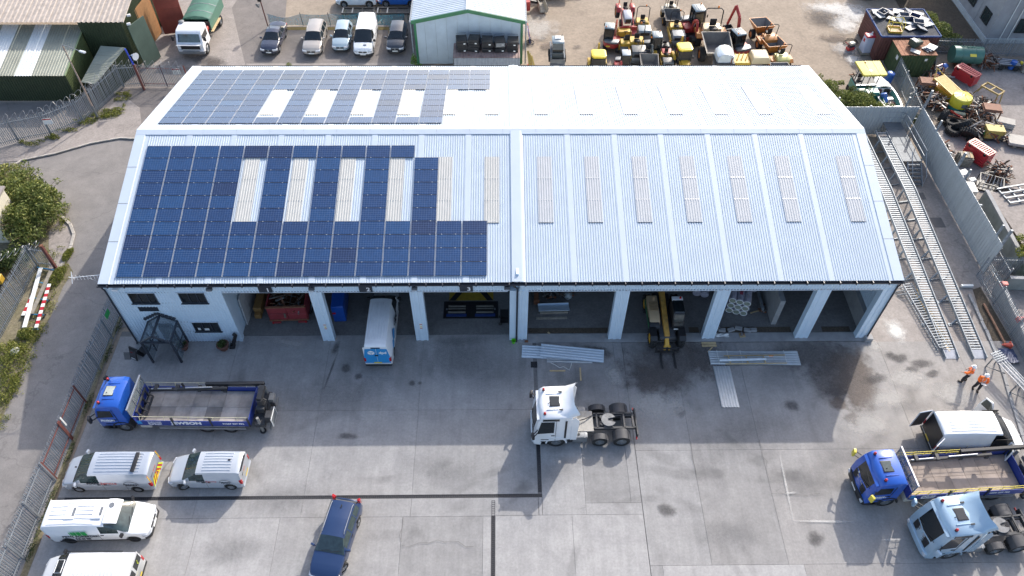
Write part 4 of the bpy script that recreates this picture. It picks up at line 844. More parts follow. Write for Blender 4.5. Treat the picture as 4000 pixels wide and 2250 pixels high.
# lorries
BLUE = paint('dealer blue', (.018, .10, .46), rough=.28, coat=.8, dirt=.05)
BLUED = paint('dropside blue', (.02, .045, .25), rough=.35, dirt=.1)
YEL = paint('safety yellow', (.72, .58, .05), rough=.45)
CHAS = mat('chassis paint', (.05, .052, .056), .6, .2, var=.3, dirt=.45, dcol=(.2, .17, .14))
CHASG = mat('dusty chassis plate', (.3, .29, .27), .6, .3, var=.2, dirt=.4, dcol=(.15, .12, .1), scale=2)
FEND = mat('dusty mudguard', (.05, .05, .054), .6, var=.2, dirt=.2, dcol=(.16, .15, .14))
def cab(t, P, L=1.95, H=2.95, hatch=GLASS, defl=False, W=2.36, name_front=None):
 xf = 1.42; xb = xf - L; zb = .62; W2 = W / 2; zw0, zw1 = 1.62, H - .42
 b = MB()
 prof = [(xf - .02, zb), (xf, .95), (xf - .02, zw0), (xf - .26, zw1), (xf - .42, H - .12), (xf - .62, H), (xb + .25, H + .06), (xb, H - .02), (xb, zb + .35)]
 rings = []
 for y, k in ((-W2, .06), (-W2 + .06, .015), (-W2 * .5, 0), (0, -.05), (W2 * .5, 0), (W2 - .06, .015), (W2, .06)):
  rings.append([(x - (k * 1.6 if x > xf - .5 else 0), y * (1 - .05 * max(0, (z - zw0) / (H - zw0))), z - (k * 1.2 if z > H - .3 else 0)) for x, z in prof])
 b.loft(rings); b.build('cab', P, t, smooth=42)
 nx = lambda z, o=.012: (xf - .02 - .24 * (z - zw0) / (zw1 - zw0)) + o
 g = MB()
 ys = [-W2 * .93, -W2 * .5, 0, W2 * .5, W2 * .93]; kk = [.05, .0, -.05, 0, .05]
 g.loft([[(nx(z) - k * 1.5, y, z) for y, k in zip(ys, kk)] for z in (zw0 + .02, (zw0 + zw1) / 2, zw1 + .06)], ring_closed=False, caps=False); g.build('windscreen', GLASS, t, smooth=50)
 b = MB()
 for y0, y1 in ((.1, .85), (-.65, .1)): b.beam((nx(zw0, .04), y0, zw0 + .05), (nx(zw0 + .25, .04), y1, zw0 + .3), .03, .02)
 tag(b.build('wipers', BLACK, t), kind='stuff')
 MB().prism([(xf - .3, zw1 + .1), (xf - .16, zw1 + .05), (xf - .16, zw1 + .08), (xf - .32, zw1 + .14)], 'y', -W2 * .86, W2 * .86).build('sun_visor', P, t)
 gr = MB().bx(xf - .03, xf + .03, -W2 * .62, W2 * .62, .85, 1.52); gr.build('grille', BLACK, t, bevel=.03)
 for z in (.95, 1.1, 1.25): MB().bx(xf + .02, xf + .045, -W2 * .56, W2 * .56, z, z + .05).build('grille_bar', DARK, t)
 text('MAN', .2, frame((xf + .05, 0, 1.42), (0, 1, 0), (0, 0, 1)), ALU, t, bold=.01, sx=1.5)
 bu = MB().prism([(xf - .5, W2 + .02), (xf - .05, W2 - .02), (xf + .1, W2 - .35), (xf + .12, 0), (xf + .1, -W2 + .35), (xf - .05, -W2 + .02), (xf - .5, -W2 - .02)], 'z', .32, .78).build('front_bumper', P if defl else BLACK, t, bevel=.05)
 for s in (1, -1):
  MB().bx(xf - .02, xf + .09, s * (W2 - .5), s * (W2 - .1), .5, .7).build('headlight', LAMP, t, bevel=.02)
  ws = MB(); y = s * (W2 + .004)
  ws.add([(xf - .2, y, zw0 + .04), (xf - 1.22, y, zw0 + .14), (xf - 1.22, s * (W2 - .035), zw1 - .02), (xf - .42, s * (W2 - .035), zw1 - .02)], [(0, 1, 2, 3)]); ws.build('side_window', GLASS, t)
  dr = MB(); dr.bx(xf - 1.34, xf - 1.318, s * (W2 - .02), s * (W2 + .006), zb + .1, zw1 + .1); dr.bx(xf - 1.28, xf - 1.06, s * (W2 - .02), s * (W2 + .03), 1.42, 1.47); tag(dr.build('door_seams', BLACK, t), kind='stuff')
  if defl:
   MB().bx(xb + .3, xb + .42, s * (W2 - .02), s * (W2 + .008), zb + .5, zw1 + .1).build('air_intake_strip', BLACK, t)
   MB().bx(xf - 1.5, xf - .5, s * (W2 - .06), s * (W2 - .018), zw1 + .1, zw1 + .28).build('upper_side_window', GLASS, t)
  st = MB()
  for z in (.42, .7, .95): st.bx(xf - .95, xf - .45, s * (W2 - .25), s * (W2 + .02), z, z + .05)
  tag(st.build('cab_steps', BLACK, t), kind='stuff')
  ar = MB(); pts = []
  for k in range(9):
   a = math.pi * k / 8; pts.append((.68 * math.cos(a), .52 + .68 * math.sin(a)))
  inn = [(p[0] * .87, .52 + (p[1] - .52) * .87) for p in reversed(pts)]
  ar.prism(pts + inn, 'y', s * (W2 - .42), s * (W2 + .03)); ar.build('wheel_arch', P if defl else DARK, t, smooth=40)
  m = MB().beam((xf - .22, s * W2, 2.15), (xf + .06, s * (W2 + .3), 2.15), .05).beam((xf - .22, s * W2, 1.75), (xf + .06, s * (W2 + .3), 1.75), .05); m.build('mirror_arm', BLACK, t)
 h = MB().box((xf - L * .55, 0, H + .06), (.62, .72, .05)).build('roof_hatch', BLACK, t, bevel=.03, seg=2)
 MB().box((xf - L * .55, 0, H + .09), (.54, .64, .014)).build('hatch_pane', hatch, h, bevel=.006)
 for s in (1, -1):
  bb = MB().cyl((xf - .62, s * .84, H - .01), (xf - .62, s * .84, H + .06), .09, n=10).build('beacon_base', BLACK, t)
  MB().lathe([(.07, 0), (.085, .04), (.07, .12), (.02, .15)], 10, (xf - .62, s * .84, H + .05)).build('beacon', REDL, t, smooth=50)
 ro = MB()
 for y in (-.55, .55): ro.bx(xb + .35, xf - .75, y - .02, y + .02, H + .02, H + .075)
 tag(ro.build('roof_ribs', P, t), kind='stuff')
 MB().tube([(xf - .8, .15, H + .02), (xf - .95, .15, H + .16)], .02, 5).build('aerial', BLACK, t)
 return xf, xb, W2
def mirrors(t, xf, W2, m):
 for s in (1, -1): MB().box((xf + .07, s * (W2 + .3), 1.95), (.16, .3, .52), s * .3).build('wing_mirror', m, t, bevel=.05, seg=2)
def axle(t, x, r, track, w, rim, dual=False, steer=0):
 for s in (1, -1):
  wheel(t, x, s * (track / 2 - w / 2), r, w, rim, steer, s)
  if dual: wheel(t, x, s * (track / 2 - w * 1.6), r, w, rim, steer, s)
def fender(t, x, r, track, w, m=FEND, a0=.12, a1=.88, ny=1.0):
 for s in (1, -1):
  pts = []
  for k in range(10):
   a = math.pi * (a0 + (a1 - a0) * k / 9); pts.append(((r + .1) * math.cos(a), r + (r + .1) * math.sin(a)))
  inn = [(p[0] * .95, r + (p[1] - r) * .95) for p in reversed(pts)]
  b = MB().prism([(x + p[0], p[1]) for p in pts + inn], 'y', s * (track / 2 + .03), s * (track / 2 - w)); b.build('mudguard', m, t, smooth=40)
  rb_ = MB()
  for k in (2, 7):
   a = math.pi * (a0 + (a1 - a0) * k / 9); rb_.box((x + (r + .11) * math.cos(a), s * (track / 2 - w / 2 + .015), r + (r + .11) * math.sin(a)), (.05, w + .05, .03), M=Matrix.Rotation(-(a - math.pi / 2), 3, 'Y'))
  tag(rb_.build('mudguard_straps', DARK, t), kind='stuff')
def tractor_unit(name, label, loc, rz, P, plate=True, visor_text=False):
 t = thing(name, label, 'lorry', loc, rz)
 xf, xb, W2 = cab(t, P, L=2.28, H=3.42, defl=True, W=2.38)
 H = 3.42
 b = MB(); rings = []
 for y, dz, dx in ((-1.12, -.22, -.28), (-.98, -.03, -.14), (-.6, 0, .03), (0, .03, .07), (.6, 0, .03), (.98, -.03, -.14), (1.12, -.22, -.28)):
  rings.append([(xb + .78, y * .92, H + .03 + dz * .5), (xb + .3, y * .98, H + .17 + dz * .6), (xb + .02 + dx * .4, y, H + .42 + dz), (xb - .14 + dx, y, H + .58 + dz), (xb - .12 + dx, y, H + .5 + dz), (xb + .05, y * .97, H + .0 + dz * .4)])
 b.loft(rings); b.build('air_deflector', P, t, smooth=45)
 for s in (1, -1):
  MB().prism([(xb + .02, .9), (xb + .02, H - .1), (xb - .16, H + .1), (xb - .42, H - .3), (xb - .36, .9)], 'y', s * (W2 - .03), s * (W2 + .01)).build('side_fairing', P, t, bevel=.008)
  MB().box((xb + .68, s * .62, H + .13), (.22, .07, .06)).build('deflector_bracket', BLACK, t)
 mirrors(t, xf, W2, BLACK if not visor_text else P)
 ch = MB()
 for s in (1, -1): ch.bx(-5.0, .6, s * .36, s * .46, .74, 1.0)
 for x in (-1.1, -2.1, -3.4, -4.2, -4.9): ch.bx(x - .06, x + .06, -.36, .36, .78, .96)
 ch.build('chassis', CHAS, t)
 MB().bx(-2.35, -.95, -.72, .72, 1.02, 1.06).build('catwalk', CHASG, t, bevel=.01)
 MB().cyl((-1.35, -.2, 1.06), (-1.35, -.2, 1.075), .2, n=16).build('catwalk_cover', CHASG, t)
 tag(MB().tube([(-.9, .1, 1.9), (-1.15, .2, 1.3), (-1.9, -.1, 1.2), (-2.3, -.35, 1.1)], .035, 6).tube([(-.9, -.1, 1.9), (-1.05, -.25, 1.4), (-1.6, -.4, 1.2)], .03, 6).tube([(-.9, .25, 1.9), (-1.0, .4, 1.5), (-1.4, .45, 1.15)], .03, 6).build('air_lines', BLACK, t), kind='stuff')
 f5 = MB(); pl = []
 for k in range(15):
  a = math.radians(202 + (518 - 202) * k / 14); pl.append((-3.32 + .47 * math.cos(a), .47 * math.sin(a)))
 f5.prism(pl + [(-3.3, .07), (-3.3, -.07)], 'z', 1.14, 1.22); f5.build('fifth_wheel', mat('greased steel', (.16, .165, .17), .35, .7, var=.3, dirt=.3), t, bevel=.012)
 MB().bx(-3.6, -3.0, -.5, .5, 1.0, 1.13).build('fifth_wheel_mount', CHAS, t)
 r = .52
 axle(t, 0, r, 2.36, .32, 'hub'); axle(t, -2.72, r * .93, 2.42, .3, 'hub'); axle(t, -4.08, r, 2.46, .3, 'steel', dual=True)
 fender(t, -2.72, r * .93, 2.42, .36); fender(t, -4.08, r, 2.46, .64)
 for s in (1, -1):
  tk = MB().bx(-1.95, -1.02, s * .62, s * 1.12, .42, 1.02).build('fuel_tank', GREYM, t, bevel=.09, seg=2)
  for x in (-1.75, -1.25): MB().bx(x - .03, x + .03, s * .61, s * 1.13, .41, 1.03).build('tank_strap', GREYM, tk)
  MB().cyl((-1.4, s * .9, 1.02), (-1.4, s * .9, 1.08), .07, n=10).build('filler_cap', BLACK, tk)
  MB().bx(-1.0, -.75, s * .75, s * 1.12, .42, .82).build('battery_box', BLACK, t, bevel=.02)
  MB().bx(-5.05, -4.97, s * .95, s * 1.12, .62, .74).build('tail_light', REDL, t, bevel=.01)
 rb_ = MB()
 for x in (-2.6, -4.3, -4.85): rb_.bx(x - .05, x + .05, -.52, .52, 1.0, 1.1)
 for s in (1, -1): rb_.bx(-4.9, -2.4, s * .47, s * .56, 1.0, 1.1); rb_.cyl((-2.9, s * .25, .8), (-2.9, s * .25, 1.15), .12, n=10)
 rb_.build('rear_frame', CHAS, t)
 MB().bx(-5.12, -5.02, -.95, .95, .55, .98).build('rear_crossmember', CHAS, t, bevel=.02)
 ex = MB()
 for s in (-.24, .24, .5): ex.cyl((-1.0, s, 1.06), (-1.0, s, 1.5), .07, n=10)
 ex.bx(-1.12, -.98, -.95, -.55, 1.0, 1.9); ex.build('exhaust_stack', CHASG, t)
 return t, xf, xb, W2
t, xf, xb, W2 = tractor_unit('tractor_unit', 'white lorry tractor unit with swept roof deflector standing on the yard', (3.38, -7.12, 0), R(180.6), WHITE)
MB().tube([(xf - .9, .35, 3.45), (xf - 1.1, .3, 3.52)], .02, 5).build('roof_aerial', BLACK, t)
ICEB = paint('ice blue lorry', (.36, .49, .60), rough=.25, metal=.15, coat=.9)
t, xf, xb, W2 = tractor_unit('tractor_unit', 'pale blue lorry tractor unit parked at the lower right beside the blue lorry', (25.15, -14.4, 0), R(185), ICEB, visor_text=True)
MB().box((xf - .12, .1, 1.76), (.02, .75, .2), M=Matrix.Rotation(-.25, 3, 'Y')).build('windscreen_sticker', YEL, t)
def dropside(label, loc, rz, rear, plank, mirm, ph, right=False):
 t = thing('dropside_lorry', label, 'lorry', loc, rz, 'blue crane lorries')
 xf, xb, W2 = cab(t, BLUE, L=1.85, H=2.86, W=2.34, hatch=mat('milky hatch', (.42, .45, .4), .3) if not right else GLASSG)
 mirrors(t, xf, W2, mirm)
 ch = MB()
 for s in (1, -1): ch.bx(-9.2, .6, s * .36, s * .46, .7, .98)
 for x in range(8): ch.bx(-1.2 - x - .05, -1.2 - x + .05, -.9, .9, .98, 1.08)
 ch.build('chassis', CHAS, t)
 x0, x1, z0 = -1.05, -8.05, 1.12; Y = 1.22
 fl = MB().bx(x1, x0, -Y, Y, z0 - .06, z0 - .005).build('bed', CHAS, t)
 nb = 7
 for k in range(nb):
  a = x1 + .05 + k * (x0 - x1 - .15) / nb
  for r_ in (0, 1):
   o = MB().bx(a, a + (x0 - x1 - .15) / nb - .015, -Y + .04 + r_ * (Y - .03), -.005 + r_ * (Y - .03), z0 - .005, z0 + .02 + random.random() * .006).build('floor_board', plank, fl)
 for s in (1, -1):
  for k in range(3):
   a = x0 - .02 - k * (x0 - x1) / 3; c = a - (x0 - x1) / 3 + .1
   MB().bx(c, a, s * (Y + .005), s * (Y + .045), z0 - .12, z0 + .42).build('dropside_panel', BLUED, t, bevel=.008)
   MB().bx(c - .1, c, s * (Y - .03), s * (Y + .07), z0 - .12, z0 + .78).build('side_post', DARK, t)
  b = MB()
  for z in ((.62, .88) if right else (.88,)): b.beam((x0, s * (Y + .02), z0 + z), (x1, s * (Y + .02), z0 + z), .024)
  for k in range(10 if right else 5):
   x = x0 - .3 - k * (.72 if right else 1.5); b.beam((x, s * (Y + .02), z0 + .42), (x - .09, s * (Y + .02), z0 + .88), .03)
  b.build('guard_rail', YEL if right else mat('cream rail', (.55, .52, .36), .5), t)
  MB().bx(x1 + .4, x0 - 1.2, s * (Y - .02), s * (Y + .02), .52, .72).build('side_guard', ALU, t)
  MB().bx(x1 + .4, x0 - 1.2, s * (Y - .02), s * (Y + .02), .84, .92).build('side_guard', ALU, t)
  MB().bx(-1.75, -1.05, s * .55, s * 1.15, .5, 1.0).build('side_locker', mat('pale locker', (.45, .45, .42), .5, dirt=.2), t, bevel=.03)
 MB().bx(x1 - .04, x1 + .0, -Y, Y, z0 - .1, z0 + .62).build('tailboard', BLUED, t, bevel=.008)
 MB().bx(x0 + .02, x0 + .07, -Y, Y, z0, z0 + .8).build('headboard', BLUED, t, bevel=.01)
 hb = MB()
 for y in (-Y, -.4, .4, Y): hb.bx(x0 + .02, x0 + .08, y - .03, y + .03, z0 + .8, z0 + 1.62)
 hb.bx(x0 + .01, x0 + .1, -Y - .06, Y + .06, z0 + 1.6, z0 + 1.7); hb.build('headboard_frame', ALU, t)
 MB().bx(x0 + .045, x0 + .055, -Y + .04, Y - .04, z0 + .82, z0 + 1.58).build('headboard_pane', mat('scratched polycarbonate', (.25, .28, .28), .25, alpha=.5), t)
 rk = MB()
 for y in (-.75, -.2, .35, .8):
  rk.beam((x0 - .1, y, z0 + .05), (x0 - .1, y, z0 + .85), .09); rk.beam((x0 - .1, y, z0 + .4), (x0 - .42, y + .05, z0 + .12), .07)
 rk.beam((x0 - .12, -.85, z0 + .85), (x0 - .12, .9, z0 + .85), .1); rk.beam((x0 - .4, -.7, z0 + .1), (x0 - .4, .8, z0 + .1), .1); rk.build('grab_stand', CHAS, t)
 axle(t, 0, .5, 2.3, .31, 'steel'); axle(t, -5.12, .5, 2.36, .3, 'steel', dual=True); axle(t, -6.6, .5, 2.36, .3, 'steel', dual=True)
 fender(t, -5.12, .5, 2.36, .6, DARK); fender(t, -6.6, .5, 2.36, .6, DARK)
 cr = MB(); xc = x1 - .55
 cr.bx(xc - .32, xc + .32, -1.2, 1.2, .75, 1.12); cr.bx(xc - .25, xc + .25, -.3, .45, 1.12, 1.7); cr.build('crane_base', CHAS, t, bevel=.03)
 yb = -.82 if not right else -.82
 cr = MB(); cr.cyl((xc, .05, 1.65), (xc, .05, 2.2), .2, n=12); cr.beam((xc, .05, 2.15), (xc - .1, yb, 2.42), .3, .34); cr.build('crane_column', DARK, t)
 bo = MB(); bo.beam((xc - .15, yb - .16, 2.42), (x0 - 4.0 if not right else x0 - 3.6, yb - .16, 2.28), .2, .26); bo.build('main_boom', BLACK, t, bevel=.02)
 bo = MB(); bo.beam((x0 - 5.4, yb + .12, 2.26), (x0 - .45, yb + .12, 1.98), .17, .2); bo.build('outer_boom', BLACK, t, bevel=.02)
 rm_ = MB(); rm_.cyl((x0 - 4.5, yb + .12, 2.38), (x0 - 2.8, yb + .12, 2.27), .045, n=8); rm_.cyl((x0 - 1.9, yb + .12, 2.18), (x0 - .6, yb + .12, 2.1), .045, n=8); rm_.build('hydraulic_ram', ALU, t, smooth=40)
 for x in (-.9, -2.2, -3.6, -5.2): MB().box((x0 + x, yb + .03, 2.16 + .03 * x), (.22, .42, .2)).build('boom_bracket', DARK, t, bevel=.02)
 hs = []
 for k in range(4): hs.append([(xc + .1, -.2 + k * .1, 2.2), (xc - .35, -.1 + k * .12, 1.9 - k * .1), (xc - .38, .2 + .12 * k, 1.3), (xc, .3 + .1 * k, 1.1)])
 b = MB()
 for h_ in hs: b.tube(h_, .025, 5)
 tag(b.build('crane_hoses', BLACK, t), kind='stuff')
 for s in (1, -1):
  MB().cyl((xc, s * 1.1, .2), (xc, s * 1.1, 1.75), .09, n=10).build('stabiliser_leg', CHASG, t, smooth=40)
  MB().cyl((xc, s * 1.1, .14), (xc, s * 1.1, .2), .2, n=12).build('stabiliser_foot', DARK, t)
 MB().bx(xc - .75, xc - .35, .45, 1.0, 1.0, 1.6).build('oil_tank', DARK, t, bevel=.03)
 MB().bx(xc - .62, xc - .3, -.9, -.35, 1.2, 1.5).build('control_box', CHASG, t, bevel=.02)
 f = MB().bx(xc - .8, xc - .76, .1, 1.1, .7, 1.5).build('rear_marker_board', PLATEW, t); MB().bx(xc - .81, xc - .80, .16, 1.04, .76, 1.44).build('marker_face', GREYM, f)
 MB().bx(xc - .6, xc - .5, -1.15, 1.15, .45, .62).build('rear_bumper', CHASG, t)
 s = 1
 y = Y + .052
 text('JEWSON', .42, sideM(-4.15, y, z0 + .18, s), TXW, t, bold=.022, sx=1.15)
 text(ph, .22, sideM(-7.05 if not right else -6.5, y, z0 + .17, s), TXW, t, bold=.008)
 text("You're never\nfar from your\nlocal Jewson.", .155, sideM(-2.2, y, z0 + .16, s), TXW, t, bold=.005)
 MB().bx(-1.4, -1.12, y - .006, y + .0, z0 + .05, z0 + .38).build('livery_square', BLUE_L, t)
 text('JEWSON', .22, sideM(.72, W2 + .014, 1.38, s), TXW, t, bold=.014)
 text('JEWSON', .2, frame((xf + .012, -.05, 1.58), (0, 1, 0), (0, 0, 1)), TXW, t, bold=.012)
 MB().bx(xf - .9, xf - .4, W2 + .004, W2 + .012, 1.2, 1.24).build('livery_line', TXW, t)
 MB().bx(xf + .1, xf + .13, -.28, .28, .45, .57).build('number_plate', PLATEW, t)
 return t
PLK = mat('worn grey deck boards', (.30, .27, .245), .8, var=.3, scale=1.1, dirt=.4, dcol=(.13, .135, .16), bump=.2, rand=.3)
PLK2 = mat('worn brown deck boards', (.31, .25, .21), .8, var=.22, scale=1.1, dirt=.3, dcol=(.18, .14, .11), bump=.2, rand=.14)
dropside('blue dropside lorry with folded crane parked beside the palisade fence', (-23.6, -5.84, 0), R(178.8), 0, PLK, BLACK, '01267 237 992')
dropside('blue dropside lorry with yellow mirrors parked at the right edge', (22.6, -11.25, 0), R(183.0), 0, PLK2, YEL, '0800 539 766', right=True)
t = thing('telehandler', 'dirty yellow and green telehandler nosing out of the second open bay from the divide', 'telehandler', (11.35, 1.15, 0), R(-90))
YT = paint('telehandler yellow', (.6, .33, .03), rough=.5, dirt=.35); TG = paint('telehandler green', (.03, .16, .06), rough=.5, dirt=.3); BEI = paint('faded bonnet', (.46, .33, .19), rough=.6, dirt=.1)
for x, tr in ((1.55, 2.35), (-1.45, 2.35)): axle(t, x, .62, tr, .42, 'yellow')
for x in (1.55, -1.45):
 b = MB()
 for s in (1, -1):
  for k in range(16):
   a = 2 * math.pi * k / 16
   for e in (0, 1): b.box((x + .63 * math.cos(a + e * .2), s * (.97 + (.1 if e else -.1)), .62 + .63 * math.sin(a + e * .2)), (.08, .22, .09), M=Matrix.Rotation(s * (.5 if e else -.5), 3, 'Z') @ Matrix.Rotation(-a, 3, 'Y'))
 tag(b.build('tyre_lugs', RUBBER, t), kind='stuff')
MB().prism([(1.7, .55), (1.9, .9), (1.8, 1.1), (-2.0, 1.15), (-2.2, .9), (-2.1, .55)], 'y', -.55, .55).build('chassis', CHAS, t, bevel=.03)
MB().prism([(.9, .9), (.9, 1.35), (.3, 1.62), (-1.4, 1.68), (-1.5, .9)], 'y', -1.15, -.42).build('engine_cover', BEI, t, bevel=.08, seg=2)
b = MB()
for k in range(6): b.box((-.1 - k * .13, -.78, 1.675), (.06, .56, .03))
b.build('cover_vents', WOOD if False else mat('vent shade', (.3, .2, .1), .7), t)
MB().prism([(1.2, .85), (1.15, 1.2), (.85, 1.4), (.3, 1.45), (.2, .85)], 'y', -1.18, -.45).build('front_cowl', BLACK, t, bevel=.08, seg=2)
MB().bx(-1.5, .95, -1.19, -1.155, .9, 1.25).build('side_panel', TG, t, bevel=.01)
c_ = MB().prism([(1.1, .8), (1.12, 1.4), (.75, 2.35), (-.5, 2.4), (-.65, 1.4), (-.65, .8)], 'y', .35, 1.15).build('cab', BLACK, t, bevel=.04)
MB().add([(1.135, .42, 1.45), (1.135, 1.08, 1.45), (.80, 1.06, 2.25), (.80, .44, 2.25)], [(0, 1, 2, 3)]).build('windscreen', GLASSG, t)
MB().prism([(.72, 2.39), (.68, 2.44), (-.48, 2.48), (-.5, 2.4)], 'y', .42, 1.08).build('roof', GLASS, t)
MB().bx(-.62, -.3, .38, 1.12, 2.38, 2.5).build('roof_rear', WHITE, t, bevel=.02)
MB().lathe([(.07, 0), (.08, .06), (.05, .13)], 10, (-.45, .95, 2.5)).build('beacon', REDL, t, smooth=50)
b = MB()
for k in range(6): b.beam((1.16 - .0 * k, .45 + k * .12, 1.3), (1.0, .45 + k * .12, 1.9), .02)
for k in range(4): b.beam((1.17 - k * .04, .42, 1.35 + k * .13), (1.17 - k * .04, 1.08, 1.35 + k * .13), .02)
b.build('window_guard', DARK, t)
MB().beam((-1.9, -.05, 1.75), (1.75, -.05, 1.0), .36, .4).build('boom', mat('dirty boom', (.46, .25, .05), .6, dirt=.5, var=.3), t, bevel=.03)
MB().beam((1.5, -.05, 1.02), (2.25, -.05, .62), .28, .3).build('inner_boom', YT, t, bevel=.03)
MB().bx(2.2, 2.4, -.28, .18, .35, .75).build('boom_head', YT, t, bevel=.04)
cg = MB(); cg.bx(2.42, 2.52, -.85, .75, .25, .38).bx(2.42, 2.5, -.85, .75, .62, .72)
for y in (-.8, -.05, .7): cg.bx(2.4, 2.5, y - .06, y + .06, .25, .75)
cg.build('carriage', DARK, t)
for y in (-.45, .45): MB().prism([(2.5, .5), (2.56, .5), (2.56, .1), (3.65, .06), (3.65, .03), (2.5, .03)], 'y', y - .06, y + .06).build('fork', BLACK, t)
for s in (1, -1): MB().bx(1.3, 1.42, s * .95 - .1, s * .95 + .1, 1.2, 1.28).build('work_light', LAMP, t); MB().prism([(.9, 1.15), (1.2, 1.32), (1.9, 1.32), (2.15, 1.1), (2.15, 1.06), (1.88, 1.28), (1.2, 1.28), (.9, 1.1)], 'y', s * .75, s * 1.2).build('mudguard', BLACK, t)
MB().box((1.24, .72, 1.22), (.02, .52, .12)).build('number_plate', PLATEW, t)
axle_ = MB().beam((1.55, -.8, .62), (1.55, .8, .62), .25).beam((-1.45, -.8, .62), (-1.45, .8, .62), .25).build('axle', CHAS, t)
t = thing('tipper_lorry', 'white cabbed lorry with raised bonnet and green covered body behind the unit', 'lorry', (-29.75, 34.9, 0), R(-91)); t.scale = (1.14, 1.14, 1.1)
GB = paint('faded green', (.06, .17, .12), rough=.6, dirt=.25); GC = mat('green sheeting', (.055, .15, .11), .7, var=.2, dirt=.5, dcol=(.16, .13, .14), scale=1.2)
b = MB(); W2 = 1.1
b.loft([[(x, y * (1 - .08 * max(0, (z - 1.6))), z) for x, z in ((.75, .55), (.78, 1.25), (.62, 1.45), (.35, 2.15), (.1, 2.3), (-1.05, 2.36), (-1.15, 2.2), (-1.15, .7))] for y in (-W2, -W2 + .08, 0, W2 - .08, W2)]); b.build('cab', WHITE, t, smooth=40)
MB().add([(.655, -.95, 1.46), (.655, .95, 1.46), (.395, .88, 2.1), (.395, -.88, 2.1)], [(0, 1, 2, 3)]).build('windscreen', GLASSG, t)
MB().prism([(.8, 1.3), (1.25, 1.5), (1.25, 1.53), (.75, 1.36)], 'y', -.98, .98).build('bonnet', WHITE, t, bevel=.01)
MB().bx(.76, .82, -.8, .8, .85, 1.3).build('grille', BLACK, t, bevel=.02); MB().bx(.62, .9, -1.12, 1.12, .42, .75).build('front_bumper', GREYM, t, bevel=.05)
for s in (1, -1):
 MB().bx(.72, .91, s * .72, s * 1.05, .68, .85).build('headlight', LAMP, t, bevel=.03)
 MB().bx(-.8, .35, s * (W2 + .004), s * (W2 - .03), 1.4, 1.95).build('side_window', GLASS, t)
 MB().box((.55, s * 1.35, 1.75), (.12, .2, .45)).build('wing_mirror', BLACK, t, bevel=.04); MB().beam((.4, s * 1.05, 1.8), (.55, s * 1.3, 1.8), .04).build('mirror_arm', BLACK, t)
axle(t, 0, .48, 2.25, .28, 'steel'); axle(t, -4.35, .48, 2.3, .28, 'steel', dual=True)
b = MB()
for s in (1, -1): b.bx(-6.2, .3, s * .36, s * .46, .65, .9)
b.build('chassis', CHAS, t)
b = MB().bx(-5.9, -1.9, -1.15, 1.15, .95, 1.05)
for s in (1, -1): b.bx(-5.9, -1.9, s * 1.1, s * 1.15, 1.05, 2.0)
b.bx(-5.9, -5.85, -1.15, 1.15, 1.05, 2.0); b.build('body_sides', GB, t)
MB().prism([(-1.18, 2.0), (-.6, 2.22), (0, 2.3), (.6, 2.22), (1.18, 2.0), (1.18, 1.96), (-1.18, 1.96)], 'x', -5.95, -2.1).build('sheeted_cover', GC, t, smooth=30)
for x in (-3.0, -4.2, -5.3): MB().prism([(-1.19, 2.01), (-.6, 2.235), (0, 2.315), (.6, 2.235), (1.19, 2.01), (1.19, 1.99), (0, 2.29), (-1.19, 1.99)], 'x', x - .03, x + .03).build('cover_seam', GREYM, t)
MB().bx(-1.9, -1.85, -1.1, 1.1, 1.05, 1.9).build('body_front', BLACK, t)
RP = paint('red oxide', (.5, .03, .025), rough=.5)
MB().cyl((-1.7, .75, 1.0), (-1.7, .75, 1.55), .14, n=12).build('gas_bottle', RP, t, smooth=40)
MB().bx(-1.75, -1.3, .3, 1.0, 1.3, 1.6).build('hose_rack', RP, t, bevel=.03); MB().bx(-1.7, -1.35, -.95, -.4, 1.2, 1.6).build('tool_box', GREYM, t, bevel=.03)
for y in (1.2, 1.32): MB().beam((-1.6, y, 1.1), (-4.0, y, .95), .07).build('carried_pole', WOOD, t)
MB().lathe([(.2, 0), (.24, .1), (.1, .16)], 12, (-1.0, .85 * -1, 2.36)).build('roof_vent', GREYM, t, smooth=40)
# fences
PALM = mat('galvanised pale', (.27, .295, .32), .55, .2, var=.2, scale=4, rand=.12)
RAILM = mat('galvanised rail', (.24, .26, .28), .55, .3, var=.2)
REDOX = mat('red oxide steel', (.16, .055, .045), .7, .1, var=.3, dirt=.2, scale=5)
WIRE = mat('razor wire', (.36, .36, .36), .45, .4, var=.2)
def pale_mesh(h, w=.07):
 b = MB(); pr = [(-w / 2, .006), (-w * .3, -.012), (0, -.018), (w * .3, -.012), (w / 2, .006)]
 b.loft([[(x, y, z) for x, y in pr] for z in (.03, h - .16)], ring_closed=False, caps=False)
 for s in (-1, 0, 1): b.add([(s * w * .28 - .018, -.012, h - .16), (s * w * .28 + .018, -.012, h - .16), (s * w * .5, -.03 + .06 * (s == 0), h)], [(0, 1, 2)])
 o = b.build('pale', PALM); me = o.data; bpy.data.objects.remove(o); return me
_pm = {}
